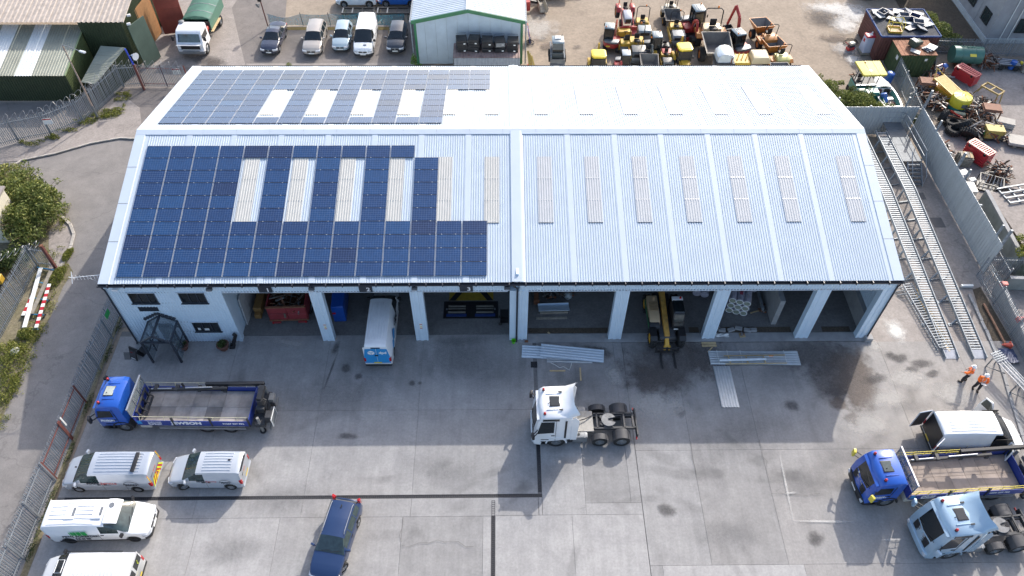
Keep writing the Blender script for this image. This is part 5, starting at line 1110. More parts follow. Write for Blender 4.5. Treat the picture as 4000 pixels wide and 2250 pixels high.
def palisade(label, pts, h=2.3, step=.15, name='palisade_fence', wire=None, rail=RAILM, group=None, posts=2.75, w=.07):
 o0 = Vector((pts[0][0], pts[0][1], 0))
 t = thing(name, label, 'fence' if 'gate' not in name else 'gate', o0, 0, group)
 key = (round(h, 2), w)
 if key not in _pm: _pm[key] = pale_mesh(h, w)
 for a, b in zip(pts, pts[1:]):
  a = Vector((a[0], a[1], 0)) - o0; b = Vector((b[0], b[1], 0)) - o0; d = b - a; L = d.length; d.normalize(); an = math.atan2(d.y, d.x); nrm = Vector((-d.y, d.x, 0))
  n = int(L / step)
  for k in range(n):
   p = a + d * (k + .5) * L / n
   inst('pale', _pm[key], t, p, (0, random.gauss(0, .012), an))
  for z in (.32, h - .42): MB().beam(a + nrm * .03 + Vector((0, 0, z)), b + nrm * .03 + Vector((0, 0, z)), .05, .05).build('rail', rail, t)
  m = max(1, round(L / posts))
  for k in range(m + 1): MB().bx(-.05, .05, -.03, .03, 0, h - .1).xf(Matrix.Translation(a + d * L * k / m + nrm * .09) @ Matrix.Rotation(an, 4, 'Z')).build('post', rail, t)
  if wire:
   q = MB(); cp = []
   turns = int(L / .55)
   for k in range(turns * 9 + 1):
    f = k / (turns * 9); ph = 2 * math.pi * k / 9; jr = .24 + .05 * math.sin(k * 1.7)
    cp.append(a + d * (L * f + .12 * math.sin(ph * 1.0)) + nrm * jr * math.cos(ph) + Vector((0, 0, h + .13 + jr * math.sin(ph))))
   q.tube(cp, .014, 4); q.build('razor_wire', WIRE, t)
 return t
FX = -27.0
palisade('long grey palisade fence along the west side of the yard, beside the blue lorry cab', [(FX + .05, 2.8), (FX, -4.85)], 2.3)
palisade('rusty red framed palisade gate, the leaf nearer the white unit', [(FX, -4.9), (FX, -7.45)], 2.2, name='palisade_gate', rail=REDOX, posts=2.5)
palisade('rusty red framed palisade gate beside the silver service van', [(FX, -7.55), (FX, -10.2)], 2.2, name='palisade_gate', rail=REDOX, posts=2.6)
palisade('grey palisade fence beside the parked vans at the lower left', [(FX, -10.3), (FX, -17.5)], 2.35)
sg = thing('fence_sign', 'small green sign on the palisade fence by the corner of the white unit', 'sign', (FX + .06, 1.2, 1.6)); MB().bx(-.01, .01, -.3, .3, -.25, .25).build('panel', GRN, sg)
sg = thing('gate_sign', 'small white sign fixed to the red framed gate', 'sign', (FX + .06, -7.15, 1.7)); MB().bx(-.01, .01, -.06, .06, -.6, .3).build('panel', PLATEW, sg)
tl = pxs((-60, 590), (74, 553), (202, 528), (328, 477), (388, 430), (485, 341), (560, 337))
palisade('curved palisade fence with coiled razor wire in front of the green shed', tl, 2.45, wire=1)
palisade('razor wire topped palisade gate between the green shed and the white unit', pxs((566, 338), (655, 340), (745, 342)), 2.4, name='palisade_gate', wire=1, rail=REDOX)
for p, lab in ((G(218, 525), 'white warning sign on the curved fence below the green shed'), (G(710, 330), 'white notice on the razor wired gate')):
 sg = thing('warning_sign', lab, 'sign', (p.x, p.y - .1, 1.5), .15); MB().bx(-.38, .38, -.012, .012, -.3, .3).build('panel', PLATEW, sg); MB().bx(-.36, .36, -.02, -.014, .16, .27).build('red_band', REDL, sg)
palisade('palisade fence with sagging razor wire on the left verge', pxs((0, 1330), (78, 1182), (150, 1038)), 2.3, wire=None)
palisade('short run of palisade beside the big bush on the left verge', pxs((150, 1038), (212, 1046)), 2.2)
rz = thing('razor_wire_coil', 'loose coil of razor wire hanging across the end of the left verge fence', 'razor wire', (*pxs((0, 1130))[0].xy, 0))
b = MB(); a0 = G(-20, 1130) - Vector((*pxs((0, 1130))[0].xy, 0)); a1 = G(215, 1040) - Vector((*pxs((0, 1130))[0].xy, 0)); cp = []
for k in range(90):
 ph = 2 * math.pi * k / 10; cp.append(a0 + (a1 - a0) * k / 89 + Vector((.25 * math.sin(ph), .3 * math.cos(ph), 2.55 + .3 * math.sin(ph))))
b.tube(cp, .016, 4).build('coil', WIRE, rz)
pr_ = G(218, 1045); po = thing('gate_post', 'rusty steel post standing at the end of the left verge fence', 'post', pr_); MB().bx(-.09, .09, -.09, .09, 0, 2.4).build('shaft', REDOX, po); MB().bx(-.1, .1, -.1, .1, 2.4, 2.42).build('cap', RUST, po)
p = G(383, 460); lp = thing('street_lamp', 'leaning rusty street lamp with a long arm by the curved fence', 'street lamp', p)
MB().cyl((0, 0, 0), (0, 0, 1.3), .1, n=10).build('base', GREYM, lp); MB().cyl((0, 0, 1.3), (.05, 0, 7.35), .075, .05, 10).build('pole', mat('flaking rusty pole', (.36, .28, .23), .7, dirt=.6, dcol=(.22, .07, .035), scale=2), lp, smooth=40)
MB().tube([(.05, 0, 7.35), (.5, -.2, 7.4), (1.7, -.75, 7.3)], .035, 6).build('arm', GREYM, lp); MB().box((1.95, -.85, 7.28), (.6, .22, .14), -.4).build('lantern', LAMP, lp, bevel=.05, seg=2)
p = G(563, 350); lp = thing('floodlight_post', 'red and blue steel post carrying a round floodlight by the green shed', 'lamp post', p)
MB().cyl((0, 0, 0), (0, 0, 2.7), .11, n=10).build('lower_post', REDOX, lp, smooth=40); MB().cyl((0, 0, 2.7), (-.15, 0, 4.3), .075, n=10).build('upper_post', BLUED if False else paint('bright post blue', (.01, .05, .45)), lp, smooth=40)
MB().cyl((.25, -.1, 3.75), (.7, -.35, 3.75), .06, .34, 14).build('floodlight', WHITE, lp, smooth=40); MB().beam((-.1, 0, 3.6), (.3, -.1, 3.75), .05).build('bracket', GREYM, lp)
p = G(1048, 107); lp = thing('floodlight_pole', 'thin pole with two floodlights at the end of the blue mesh fence', 'lamp post', p)
MB().cyl((0, 0, 0), (-.1, 0, 3.0), .06, n=8).build('pole', REDOX, lp); MB().box((-.15, -.1, 3.05), (.35, .25, .28)).build('floodlight', BLACK, lp, bevel=.03); MB().cyl((-.3, -.1, 2.6), (-.42, -.3, 2.55), .1, .24, 12).build('dish_lamp', GREYM, lp)
MESH = mat('blue debris netting', (.03, .28, .38), .7, var=.2, alpha=.55); t = thing('mesh_fence', 'sagging blue debris netting behind the row of parked cars', 'fence', (-23.5, 39.75, 0))
xs_ = [0, 3.4, 6.2, 9.1, 13.8]
for k in range(4):
 rows = []
 for i in range(9):
  x = xs_[k] + (xs_[k + 1] - xs_[k]) * i / 8; sag = (.42 if k == 0 else .14) * math.sin(math.pi * i / 8); y = .05 * math.sin(x * 3)
  rows.append([(x, y - .03, .05), (x, y + .04, .6), (x, y, 1.32 - sag)])
 MB().loft(rows, ring_closed=False, caps=False).build('netting', MESH, t, smooth=60)
for x in xs_[1:]: MB().cyl((x, 0, 0), (x - .1, 0, 1.45), .03, n=6).build('stake', DARK, t)
sheet('moss_strip', [(-23, 38.95), (-9.6, 38.95), (-9.6, 39.55), (-23, 39.5)], -.03, ground_mat('mossy soil', (.22, .17, .06), (.13, .10, .05), .9, 8, .8, speck=.4))
for x, lab in ((-14.6, 'black lorry chassis frame lying behind the netting, left of the pair'), (-11.0, 'black lorry chassis frame lying behind the netting, right of the pair')):
 t = thing('chassis_frame', lab, 'frame', (x, 41.5, 0)); [MB().bx(-1.7, 1.7, y - .06, y + .06, .55, .7).build('side_rail', BLACK, t) for y in (-.55, .55)]
 for xx in (-1.6, -.6, .4, 1.6): MB().bx(xx - .05, xx + .05, -.49, .49, .56, .68).build('crossmember', GREYM if xx < 0 else BLACK, t)
 for xx in (-1.5, 1.5):
  for y in (-.5, .5): MB().bx(xx - .1, xx + .1, y - .1, y + .1, 0, .55).build('stand', WOODG, t)
# green workshop (north-west)
GW = mat('dark green cladding', (.032, .047, .022), .5, var=.15, dirt=.1, scale=1.2)
GRF = mat('weathered green roof', (.30, .31, .25), .5, var=.12, scale=.8, dirt=.2, dcol=(.2, .2, .16), rand=.08)
ASB = mat('lichened asbestos cement', (.44, .38, .33), .9, var=.2, scale=2.2, dirt=.35, dcol=(.26, .22, .18), bump=.4)
CLR = mat('clear rooflight sheet', (.72, .74, .72), .3, var=.06)
def csheet(name, p00, p10, p01, p11, pitch, depth, m, par, u0=0., u1=1.):
 p00, p10, p01, p11 = map(Vector, (p00, p10, p01, p11)); n = (p10 - p00).cross(p01 - p00).normalized()
 if n.z < 0: n = -n
 W = (p10 - p00).length * (u1 - u0); pr = corrug(0, W, pitch, depth); rows = []
 for a, c in ((p00, p10), (p01, p11)): rows.append([a + (c - a) * (u0 + (u1 - u0) * x / W) + n * d for x, d in pr])
 return MB().loft(rows, ring_closed=False, caps=False).build(name, m, par)
gw = thing('green_workshop', 'dark green clad workshop with ribbed lean-to and old asbestos cement roof', 'workshop', (0, 0, 0))
ex, ey, ez = -38.5, 27.25, 2.8
ty, tz = 33.4, 3.95
n = 9
for k in range(n):
 u0, u1 = k / n, (k + 1) / n
 csheet('roof_sheet', (-52, ey - .25, ez), (ex, ey - .25, ez), (-52, ty, tz), (ex, ty, tz), .26, .045, CLR if k in (4, 6) else GRF, gw, u0, u1)
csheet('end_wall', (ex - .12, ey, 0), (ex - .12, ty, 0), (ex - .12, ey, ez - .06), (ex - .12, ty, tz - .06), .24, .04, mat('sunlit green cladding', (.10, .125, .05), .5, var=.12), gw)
csheet('front_wall', (-52, ey, 0), (ex - .12, ey, 0), (-52, ey, ez - .06), (ex - .12, ey, ez - .06), .24, .04, GW, gw)
MB().prism([(ey - .25, ez), (ty, tz), (ty, tz + .07), (ey - .25, ez + .07)], 'x', ex - .08, ex + .05).build('verge_trim', mat('green trim', (.22, .28, .15), .5), gw)
ux, uy, uz, uy2, uz2 = -34.2, 32.1, 4.95, 44, 7.0
for k in range(8): csheet('old_roof_sheet', (-52, uy, uz), (ux, uy, uz), (-52, uy2, uz2), (ux, uy2, uz2), .40, .075, ASB, gw, k / 8, (k + 1) / 8 - .002)
csheet('end_wall', (ux - .3, uy + .3, 0), (ux - .3, uy2, 0), (ux - .3, uy + .3, uz - .05), (ux - .3, uy2, uz2 - .1), .24, .04, GW, gw)
csheet('front_wall', (ex, uy + .3, 0), (ux - .3, uy + .3, 0), (ex, uy + .3, uz - .05), (ux - .3, uy + .3, uz - .05), .24, .04, GW, gw)
MB().prism([(uy, uz - .02), (uy2, uz2 - .02), (uy2, uz2 + .1), (uy, uz + .1)], 'x', ux - .05, ux + .06).build('verge_trim', ASB, gw)
for x, y, z in ((-34.1, 33.4, 4.9), (-34.0, 32.6, 4.5)): MB().box((x, y, z), (.35, .2, .2), .4).build('floodlight', WHITE, gw, bevel=.03)
for k in range(4): csheet('leanto_roof_sheet', (-37.65, 27.45, 1.85), (-37.0, 31.9, 2.7), (-36.25, 27.1, 1.85), (-34.6, 31.6, 2.7), .2, .03, GRF, gw, k / 4, (k + 1) / 4 - .003)
csheet('leanto_wall', (-36.3, 27.15, 0), (-34.65, 31.5, 0), (-36.3, 27.15, 1.8), (-34.65, 31.5, 2.65), .2, .03, GW, gw)
DR = mat('patched door panel', (.075, .11, .085), .6, var=.2, dirt=.35, scale=.7, dcol=(.22, .045, .03)); DRR = mat('red oxide door', (.27, .06, .04), .6, var=.25, scale=.8, dirt=.25, dcol=(.35, .2, .1))
OD = mat('orange brown lining', (.3, .15, .06), .75, var=.2)
d = MB().prism([(-1.05, 0), (1.05, 0), (1.05, 4.3), (-1.05, 4.3)], 'y', -.05, .05); dd = d.build('sliding_door', DR, gw); dd.location = (-33.45, 33.2, .05); dd.rotation_euler = (R(-3), 0, R(66))
for k in range(3):
 d = MB().bx(-1.15, 1.15, -.05, .05, k * 1.32, k * 1.32 + 1.29); o = d.build('door_panel', DRR, gw); o.location = (-32.55, 38.3, .1); o.rotation_euler = (0, 0, R(14))
o = MB().bx(-1.6, 1.6, -.04, .04, 0, 4.1).build('door_lining', OD, gw); o.location = (-34.35, 36.9, .05); o.rotation_euler = (0, 0, R(82))
def ibc(p, rz, label):
 t = thing('liquid_tank', label, 'tank', p, rz); MB().bx(-.5, .5, -.55, .55, .16, 1.12).build('bottle', mat('milky plastic', (.62, .6, .45), .4, var=.1), t, bevel=.08, seg=2)
 for k in range(5): MB().tube([(-.53, -.58, .2 + k * .22), (.53, -.58, .2 + k * .22), (.53, .58, .2 + k * .22), (-.53, .58, .2 + k * .22)], .012, 4, closed=True).build('cage_hoop', GALV, t)
 for k in range(5):
  for s in (-1, 1): MB().beam((-.53 + k * .265, s * .58, .16), (-.53 + k * .265, s * .58, 1.1), .02).build('cage_bar', GALV, t)
 MB().bx(-.55, .55, -.6, .6, 0, .15).build('pallet', WOODG, t); MB().cyl((0, 0, 1.12), (0, 0, 1.18), .11, n=10).build('lid', BLACK, t)
ibc(G(672, 92), .1, 'caged milky liquid tank beside the red workshop door')
ibc(G(652, 40), .1, 'green stained liquid tank at the top edge beyond the red door')
tk = thing('sack_truck', 'red hand truck with pale handles by the workshop at the top edge', 'hand truck', G(690, 22), .6); MB().bx(-.2, .2, -.2, .2, .3, .75).build('load', RP, tk, bevel=.05); MB().beam((-.3, .2, .2), (.6, -.3, 1.1), .05).build('handle', GREYM, tk); MB().beam((-.3, -.2, .2), (.6, -.6, 1.1), .05).build('handle', GREYM, tk); MB().cyl((-.3, -.3, .15), (-.3, .3, .15), .15, n=10).build('wheels', RUBBER, tk)
# cream outhouse on the left edge
ch = thing('outhouse', 'small cream rendered outhouse half hidden by the bush at the left edge', 'outhouse', (0, 0, 0)); CR = mat('cream render', (.62, .57, .46), .85, var=.1, scale=1.2, dirt=.15, dcol=(.4, .36, .28))
q = G(38, 948)
MB().bx(q.x - 6, q.x, q.y, q.y + 2.6, 0, 3.2).build('wall', CR, ch); MB().bx(q.x - 6.2, q.x + .15, q.y - .15, q.y + 2.75, 3.2, 3.34).build('roof', mat('felt roof', (.28, .25, .23), .9), ch)
MB().bx(q.x - 6.2, q.x + .17, q.y - .17, q.y - .152, 3.18, 3.36).build('fascia', RUST, ch)
# grey gabled shed with green trim
SHW = mat('pale grey cladding', (.46, .52, .56), .5, var=.1, scale=.7, dirt=.08, dcol=(.3, .3, .28)); SHR = mat('shed roof sheet', (.62, .67, .7), .38, var=.06, scale=.6); SHG = paint('shed green', (.03, .17, .07), rough=.45)
sh = thing('gabled_shed', 'pale grey gabled shed with green trim behind the white unit', 'shed', (0, 0, 0))
sx0, sx1, sy, se, sr = -8.2, 2.35, 32.95, 4.6, 5.75; sm = (sx0 + sx1) / 2
for s, xa in ((-1, sx0), (1, sx1)):
 for k in range(7): csheet('roof_sheet', (xa, sy - .1, se + .02), (xa, 58, se + .02), (sm, sy - .1, sr), (sm, 58, sr), .33, .05, SHR, sh, k / 7, (k + 1) / 7 - .001)
for k in range(10):
 x0 = sx0 + .2 + (sx1 - sx0 - .4) * k / 10; x1 = x0 + (sx1 - sx0 - .4) / 10 - .012; z = lambda x: se + (sr - se) * (1 - abs(x - sm) / (sx1 - sm)) - .12
 pts = [(x0, 0), (x1, 0), (x1, z(x1))] + ([(sm, z(sm))] if x0 < sm < x1 else []) + [(x0, z(x0))]
 MB().prism(pts, 'y', sy + .05, sy + .1).build('gable_sheet', SHW, sh)
for s, xa in ((-1, sx0), (1, sx1)): MB().prism([(xa, se - .3), (xa, se + .06), (sm, sr + .06), (sm, sr - .3)], 'y', sy - .12, sy - .04).build('verge_trim', SHG, sh); MB().bx(xa + .2 if s < 0 else xa - .42, xa + .42 if s < 0 else xa - .2, sy, sy + .046, 0, se - .1).build('corner_trim', SHG, sh); MB().bx(xa - .16 if s < 0 else xa, xa if s < 0 else xa + .16, sy - .1, 58, se - .14, se).build('gutter', GALV, sh); MB().cyl((xa + s * .08, sy + .1, 0), (xa + s * .08, sy + .1, se - .1), .06, n=8).build('downpipe', GALV, sh)
MB().bx(sm - .18, sm + .18, sy - .11, 58, sr + .0, sr + .12).build('ridge_cap', SHR, sh)
MB().bx(sx0 + .25, sx0 + .33, sy + .1, 58, 0, se - .15).build('side_wall', SHW, sh); MB().bx(sx1 - .33, sx1 - .25, sy + .1, 58, 0, se - .15).build('side_wall', SHW, sh)
for x in (-3.6, 1.3): MB().bx(x, x + .7, 36.4, 36.46, se + .75, se + .8).build('roof_ladder_rung', GREYM, sh)
ct = thing('storage_container', 'rusty roofed grey storage container under the black crates', 'container', (-1.25, 31.55, 0)); CG = mat('grey container paint', (.26, .28, .31), .6, var=.12, dirt=.15, dcol=(.15, .08, .06))
csheet('side', (-3.1, -1.25, 0), (3.1, -1.25, 0), (-3.1, -1.25, 2.4), (3.1, -1.25, 2.4), .28, .04, CG, ct); csheet('roof', (-3.1, -1.25, 2.4), (3.1, -1.25, 2.4), (-3.1, 1.2, 2.4), (3.1, 1.2, 2.4), .28, .03, mat('rust streaked roof', (.26, .19, .17), .8, var=.3, dirt=.5, dcol=(.2, .07, .05), scale=1.5), ct)
MB().bx(-3.1, -3.04, -1.25, 1.2, 0, 2.38).build('end', CG, ct); MB().bx(3.04, 3.1, -1.25, 1.2, 0, 2.38).build('end', CG, ct); MB().bx(-3.1, 3.1, 1.15, 1.2, 0, 2.38).build('side', CG, ct)
crate_lab = ['black folding crate stack at the left end of the rusty container roof', 'black folding crate stack second from the left on the rusty container', 'black folding crate stack in the middle of the five on the rusty container', 'black folding crate stack with a pale faced lid on the rusty container', 'black folding crate stack at the right end of the rusty container roof']
for k, lab in enumerate(crate_lab):
 t = thing('crate_stack', lab, 'crates', (-3.55 + k * 1.18, 31.75, 2.44), random.uniform(-.12, .12), 'black crates on the storage container')
 z = 0
 for i in range(5):
  h = random.uniform(.16, .26); o = MB().bx(-.5, .5, -.55, .5, 0, h).build('crate', BLACK, t, bevel=.02); o.location = (random.uniform(-.04, .04), random.uniform(-.05, .05), z); o.rotation_euler = (random.uniform(-.05, .05), random.uniform(-.05, .05), random.uniform(-.08, .08)); z += h + .015
 b = MB()
 for y in (-.4, .4): b.tube([(-.45, y, z - .1), (-.45, y, z + .22), (.45, y, z + .22), (.45, y, z - .1)], .015, 4)
 b.build('wire_frame', DARK, t)
 if k == 3: MB().bx(-.4, .4, -.62, -.57, z - .5, z - .1).build('lid_face', GREYM, t)
 for dz in (.1, z - .35): MB().bx(.12, .3, -.62, -.595, dz, dz + .11).build('paper_tag', PLATEW, t)
# grey rendered building (north-east)
rbld = thing('rendered_building', 'grey rendered building with barred window at the top right corner', 'building', (48.72, 36.5, 0)); RN = mat('grey render', (.33, .33, .34), .9, var=.14, scale=.9, dirt=.25, dcol=(.2, .18, .15)); RNB = mat('pale plinth render', (.5, .53, .53), .9, var=.12, dirt=.2)
MB().bx(0, 14, 0, 16, .55, 8).build('wall', RN, rbld); MB().bx(-.08, 14, -.08, 16, 0, .55).build('plinth', RNB, rbld)
MB().bx(-.03, .03, 3.2, 3.5, .55, 8).build('pilaster', RN, rbld)
def bwin(par, p, w, h, ax):
 f = MB()
 bxx = (lambda b, u0, u1, v0, v1, d0, d1: b.bx(p[0] + d0, p[0] + d1, p[1] + u0, p[1] + u1, p[2] + v0, p[2] + v1)) if ax == 'x' else (lambda b, u0, u1, v0, v1, d0, d1: b.bx(p[0] + u0, p[0] + u1, p[1] + d0, p[1] + d1, p[2] + v0, p[2] + v1))
 for u in (0, w / 2 - .03, w - .06): bxx(f, u, u + .06, 0, h, -.06, .02)
 for v in (0, h - .06): bxx(f, .06, w - .06, v, v + .06, -.058, .018)
 o = f.build('window', DARK, par); g_ = MB(); bxx(g_, .06, w - .06, .06, h - .06, -.03, -.01); g_.build('pane', GLASSG, o)
 b = MB()
 for k in range(6): bxx(b, w * k / 5 - .012, w * k / 5 + .012, 0, h, -.14, -.115)
 for k in range(3): bxx(b, 0, w, h * k / 2 - .012, h * k / 2 + .012, -.112, -.09)
 tag(b.build('window_bars', BLACK, o), kind='stuff')
bwin(rbld, (0, .9, 1.4), 1.5, 1.3, 'x'); bwin(rbld, (0, 4.2, 1.5), 1.4, 1.3, 'x'); bwin(rbld, (2.4, 0, 1.2), 1.4, 1.5, 'y')
MB().cyl((1.3, -.1, 0), (1.3, -.1, 7), .05, n=8).build('downpipe', PLATEW, rbld); MB().cyl((2.1, -.1, 0), (2.1, -.1, 7), .05, n=8).build('downpipe', PLATEW, rbld)
palisade('dark palisade fence at the foot of the grey rendered building', [(42.1, 34.6), (58, 33.6)], 1.9)
yc = thing('yellow_container', 'pale yellow box container cut by the top edge beside the rendered building', 'container', (41.6, 45.0, 0), .12); YC = mat('faded yellow', (.48, .42, .18), .6, var=.12, dirt=.2)
MB().bx(-2.6, 2.6, 0, 2.4, 0, 2.4).build('shell', YC, yc, bevel=.02); MB().bx(-.02, .02, -.02, 0, .05, 2.35).build('door_joint', DARK, yc)
sheet('shady_path', [(42.3, 34.8), (48.6, 34.8), (48.6, 60), (43, 60)], -.055, SOIL)
# tall board fence round the loading ramps
BF = mat('grey cladding board', (.37, .395, .41), .5, .1, var=.1, rand=.06)
def board_fence(label, a, b, h):
 a = Vector((*a, 0)); b = Vector((*b, 0)); d = (b - a); L = d.length; d.normalize(); t = thing('board_fence', label, 'fence', a, math.atan2(d.y, d.x), 'tall grey board fence')
 k = MB().prism([(0, 0), (.03, -.025), (.22, -.025), (.25, 0), (.29, 0), (.29, .012), (0, .012)], 'z', .05, h); o = k.build('b', BF); me = o.data; bpy.data.objects.remove(o)
 for i in range(int(L / .3)): inst('board', me, t, (i * .3, 0, 0))
 for i in range(int(L / 3) + 1): MB().bx(i * 3 - .06, i * 3 + .06, .02, .16, 0, h + (.9 if i % 2 else .05)).build('post', GALV, t)
 for z in (.6, 1.7, 2.7): MB().bx(0, L, .015, .06, z, z + .05).build('rail', GALV, t)
 b = MB()
 for i in range(int(L / .9)): b.box((i * .9 + .3, -.02, h + .01), (.06, .06, .05))
 tag(b.build('fixing_caps', PLATEW, t), kind='stuff')
board_fence('tall grey board fence closing the north end of the loading ramps', (25.75, 22.15), (36.18, 22.15), 3.0)
board_fence('tall grey board fence along the east side of the loading ramps', (36.2, 22.1), (36.2, 5.85), 3.0)
palisade('dark palisade fence outside the east board fence', [(36.9, 17.8), (36.9, 4.7)], 2.0)
palisade('palisade fence slanting beside the wheel ramps at the right edge', [(35.5, 5.7), (35.75, -2.6), (34.9, -9.5)], 2.1)
palisade('short palisade return at the south end of the board fence', [(36.2, 5.8), (41, 5.6)], 2.0)
rpst = thing('fence_stanchion', 'galvanised post rising above the corner of the board fence by the boat', 'post', (36.35, 22.2, 0)); MB().bx(-.08, .08, -.08, .08, 0, 4.6).build('shaft', GALV, rpst)
rpst = thing('fence_stanchion', 'galvanised post rising above the middle of the east board fence', 'post', (36.4, 14.7, 0)); MB().bx(-.08, .08, -.08, .08, 0, 4.2).build('shaft', GALV, rpst)
rpst = thing('fence_stanchion', 'galvanised post at the south end of the east board fence', 'post', (36.4, 6.3, 0)); MB().bx(-.08, .08, -.08, .08, 0, 4.2).build('shaft', GALV, rpst)
wl_ = thing('retaining_wall', 'green stained concrete wall behind the east palisade', 'wall', (38.75, 13.3, 0), R(-2)); MW = mat('algae stained concrete', (.25, .27, .25), .9, var=.25, scale=.7, dirt=.45, dcol=(.07, .10, .035), bump=.3)
for k in range(7): MB().bx(-.1, .1, -1.2 - k * 1.2 + .01, -k * 1.2 - .005, 0, 1.5 - (k % 2) * .004).build('wall_panel', MW, wl_)
MB().bx(-.15, .15, -8.4, 0, 1.5, 1.6).build('coping', CW, wl_)
sheet('raised_bank', [(38.9, 13.2), (60, 13.2), (60, 4.2), (39.2, 4.2)], 1.45, CONCW)
dw = thing('blockwork_wall', 'dark blockwork wall beyond the palisade at the right edge', 'wall', (37.0, 4.4, 0), R(-3)); MB().bx(0, 6, -.1, .1, 0, 1.2).build('wall_face', MW, dw); MB().bx(-.02, 6, -.14, .14, 1.2, 1.28).build('coping', CW, dw)
dk = thing('boundary_wall', 'low concrete wall with red brackets behind the slanting palisade', 'wall', (36.3, 4.2, 0), R(-4)); MB().bx(-.14, .14, -9, 0, 0, 1.1).build('wall_face', CW, dk)
for y in (-.4, -3.6): MB().bx(-.2, .2, y - .15, y + .15, 1.0, 1.35).build('bracket', RP, dk)
# galvanised wheel ramps
def ramp(x0, x1, lab):
 t = thing('wheel_ramp', lab, 'ramp', ((x0 + x1) / 2, -1.85, 0), 0, 'galvanised loading ramps'); w = (x1 - x0) / 2
 prof = lambda y: .08 + 1.25 * min(1, y / 15.5)
 ys = [0, 15.5, 22.8]
 for s in (-1, 1):
  b = MB(); b.loft([[(s * w, y, prof(y) - .1), (s * w, y, prof(y) + .12), (s * (w + .05), y, prof(y) + .12), (s * (w + .05), y, prof(y) - .1)] for y in ys]); b.build('side_beam', GALV, t)
 rm = MB().bx(-w + .01, w - .01, -.045, .045, -.04, .0); o = rm.build('rung', GALV); me = o.data; bpy.data.objects.remove(o)
 for k in range(104):
  y = .75 + k * .212; inst('rung', me, t, (0, y, prof(y) + .03), (0, 0, 0))
 MB().add([(-w, .0, .03), (w, 0, .03), (w, .65, prof(.65) + .04), (-w, .65, prof(.65) + .04)], [(0, 1, 2, 3)]).build('toe_plate', ALU, t)
 for k in range(10):
  y = 3.2 + k * 2.05; z = prof(y)
  b = MB().beam((-w - .02, y, z - .05), (-w - .5, y - .25, 0), .09).beam((w, y, z - .05), (w, y, 0), .09).beam((-w - .5, y - .25, .04), (w, y, .04), .08).beam((-w - .02, y, z - .1), (-w - .02, y, 0), .07)
  b.bx(-w - .62, -w - .38, y - .37, y - .13, 0, .02); b.build('support_leg', GALV, t)
ramp(30.42, 31.27, 'long galvanised wheel ramp nearer the white unit'); ramp(32.35, 33.2, 'long galvanised wheel ramp nearer the board fence')
pf = thing('inspection_platform', 'galvanised mesh platform with handrails at the top of the wheel ramps', 'platform', (34.15, 19.6, 0)); GRT = mat('open mesh decking', (.13, .145, .16), .6, .2, var=.15)
for k in range(5): MB().bx(-.8, .75, -2.6 + k * 1.05, -2.6 + k * 1.05 + 1.03, 1.33, 1.38).build('deck_panel', GRT, pf)
for x in (-.75, .7):
 for y in (-2.5, 0, 2.5): MB().bx(x - .05, x + .05, y - .05, y + .05, 0, 1.32).build('leg', GALV, pf)
for s, pts in ((1, [(.78, -2.6, 1.4), (.78, -2.6, 2.45), (.78, 2.3, 2.45), (.4, 2.55, 2.45), (-.8, 2.55, 2.45)]), (2, [(.78, -2.6, 1.9), (.78, 2.3, 1.9), (.4, 2.55, 1.9), (-.8, 2.55, 1.9)])): MB().tube(pts, .035, 6).build('handrail', GALV, pf, smooth=40)
for y in (-2.6, -1, .7, 2.3): MB().cyl((.78, y, 1.35), (.78, y, 2.45), .03, n=6).build('baluster', GALV, pf)
for k in range(6): MB().bx(-.4, .7, -2.9 - k * .26, -2.68 - k * .26, 1.18 - k * .2, 1.22 - k * .2).build('step', GRT, pf)
for x in (-.42, .72): MB().beam((x, -2.65, 1.3), (x, -4.3, .1), .06, .16).build('stringer', GALV, pf); MB().tube([(x, -2.6, 2.4), (x, -4.2, 1.1), (x, -4.25, .1)], .03, 6).build('stair_rail', GALV, pf)
sheet('manhole_cover', [(34.3, 11.8), (35.2, 11.8), (35.2, 10.7), (34.3, 10.7)], -.018, mat('steel cover', (.1, .1, .105), .6, .3)); sheet('manhole_cover', [(34.0, 14.7), (34.8, 14.7), (34.8, 13.9), (34.0, 13.9)], -.018, MATS['steel cover']); sheet('soil_strip', pxs((3800, 1130), (3830, 1120), (3990, 1395), (3890, 1420)), -.02, SOIL)
kb = tag(MB().build('kerb', CW), kind='structure')
kp = pxs((3785, 1150), (3850, 1290), (3905, 1420), (3960, 1600), (4010, 1760))
def kerb_line(pts, par, m, w=.16, h=.12, step=.92, jit=.02):
 for a, c in zip(pts, pts[1:]):
  a = Vector((a[0], a[1], 0)); c = Vector((c[0], c[1], 0)); L = (c - a).length; n = max(1, round(L / step)); d = (c - a) / n
  for k in range(n):
   o = MB().box((0, 0, 0), (d.length - .02, w, h)).build('kerb_stone', m, par, bevel=.015); q = a + d * (k + .5); o.location = (q.x + random.uniform(-jit, jit), q.y, h / 2 - .02 + random.uniform(-.01, .01)); o.rotation_euler = (0, 0, math.atan2(d.y, d.x) + random.uniform(-.02, .02))
KS = mat('kerb stone', (.4, .37, .33), .9, var=.2, dirt=.25, rand=.12)
kerb_line(kp, kb, CW, .22)
kerb_line(pxs((560, 545), (470, 540), (349, 562), (220, 600), (82, 628), (22, 669)), kb, KS)
kerb_line(pxs((243, 846), (273, 876), (289, 915), (278, 963), (262, 1005), (235, 1045)), kb, KS, .22)
sheet('pavement', pxs((-200, 640), (82, 628), (220, 600), (349, 562), (470, 540), (560, 545), (545, 420), (480, 370), (390, 450), (328, 490), (200, 545), (74, 570), (-100, 610)), -.02, CONCW)
sheet('pavement', pxs((190, 905), (243, 846), (273, 876), (289, 915), (278, 963), (235, 1045), (190, 1060)), -.02, CONCW)
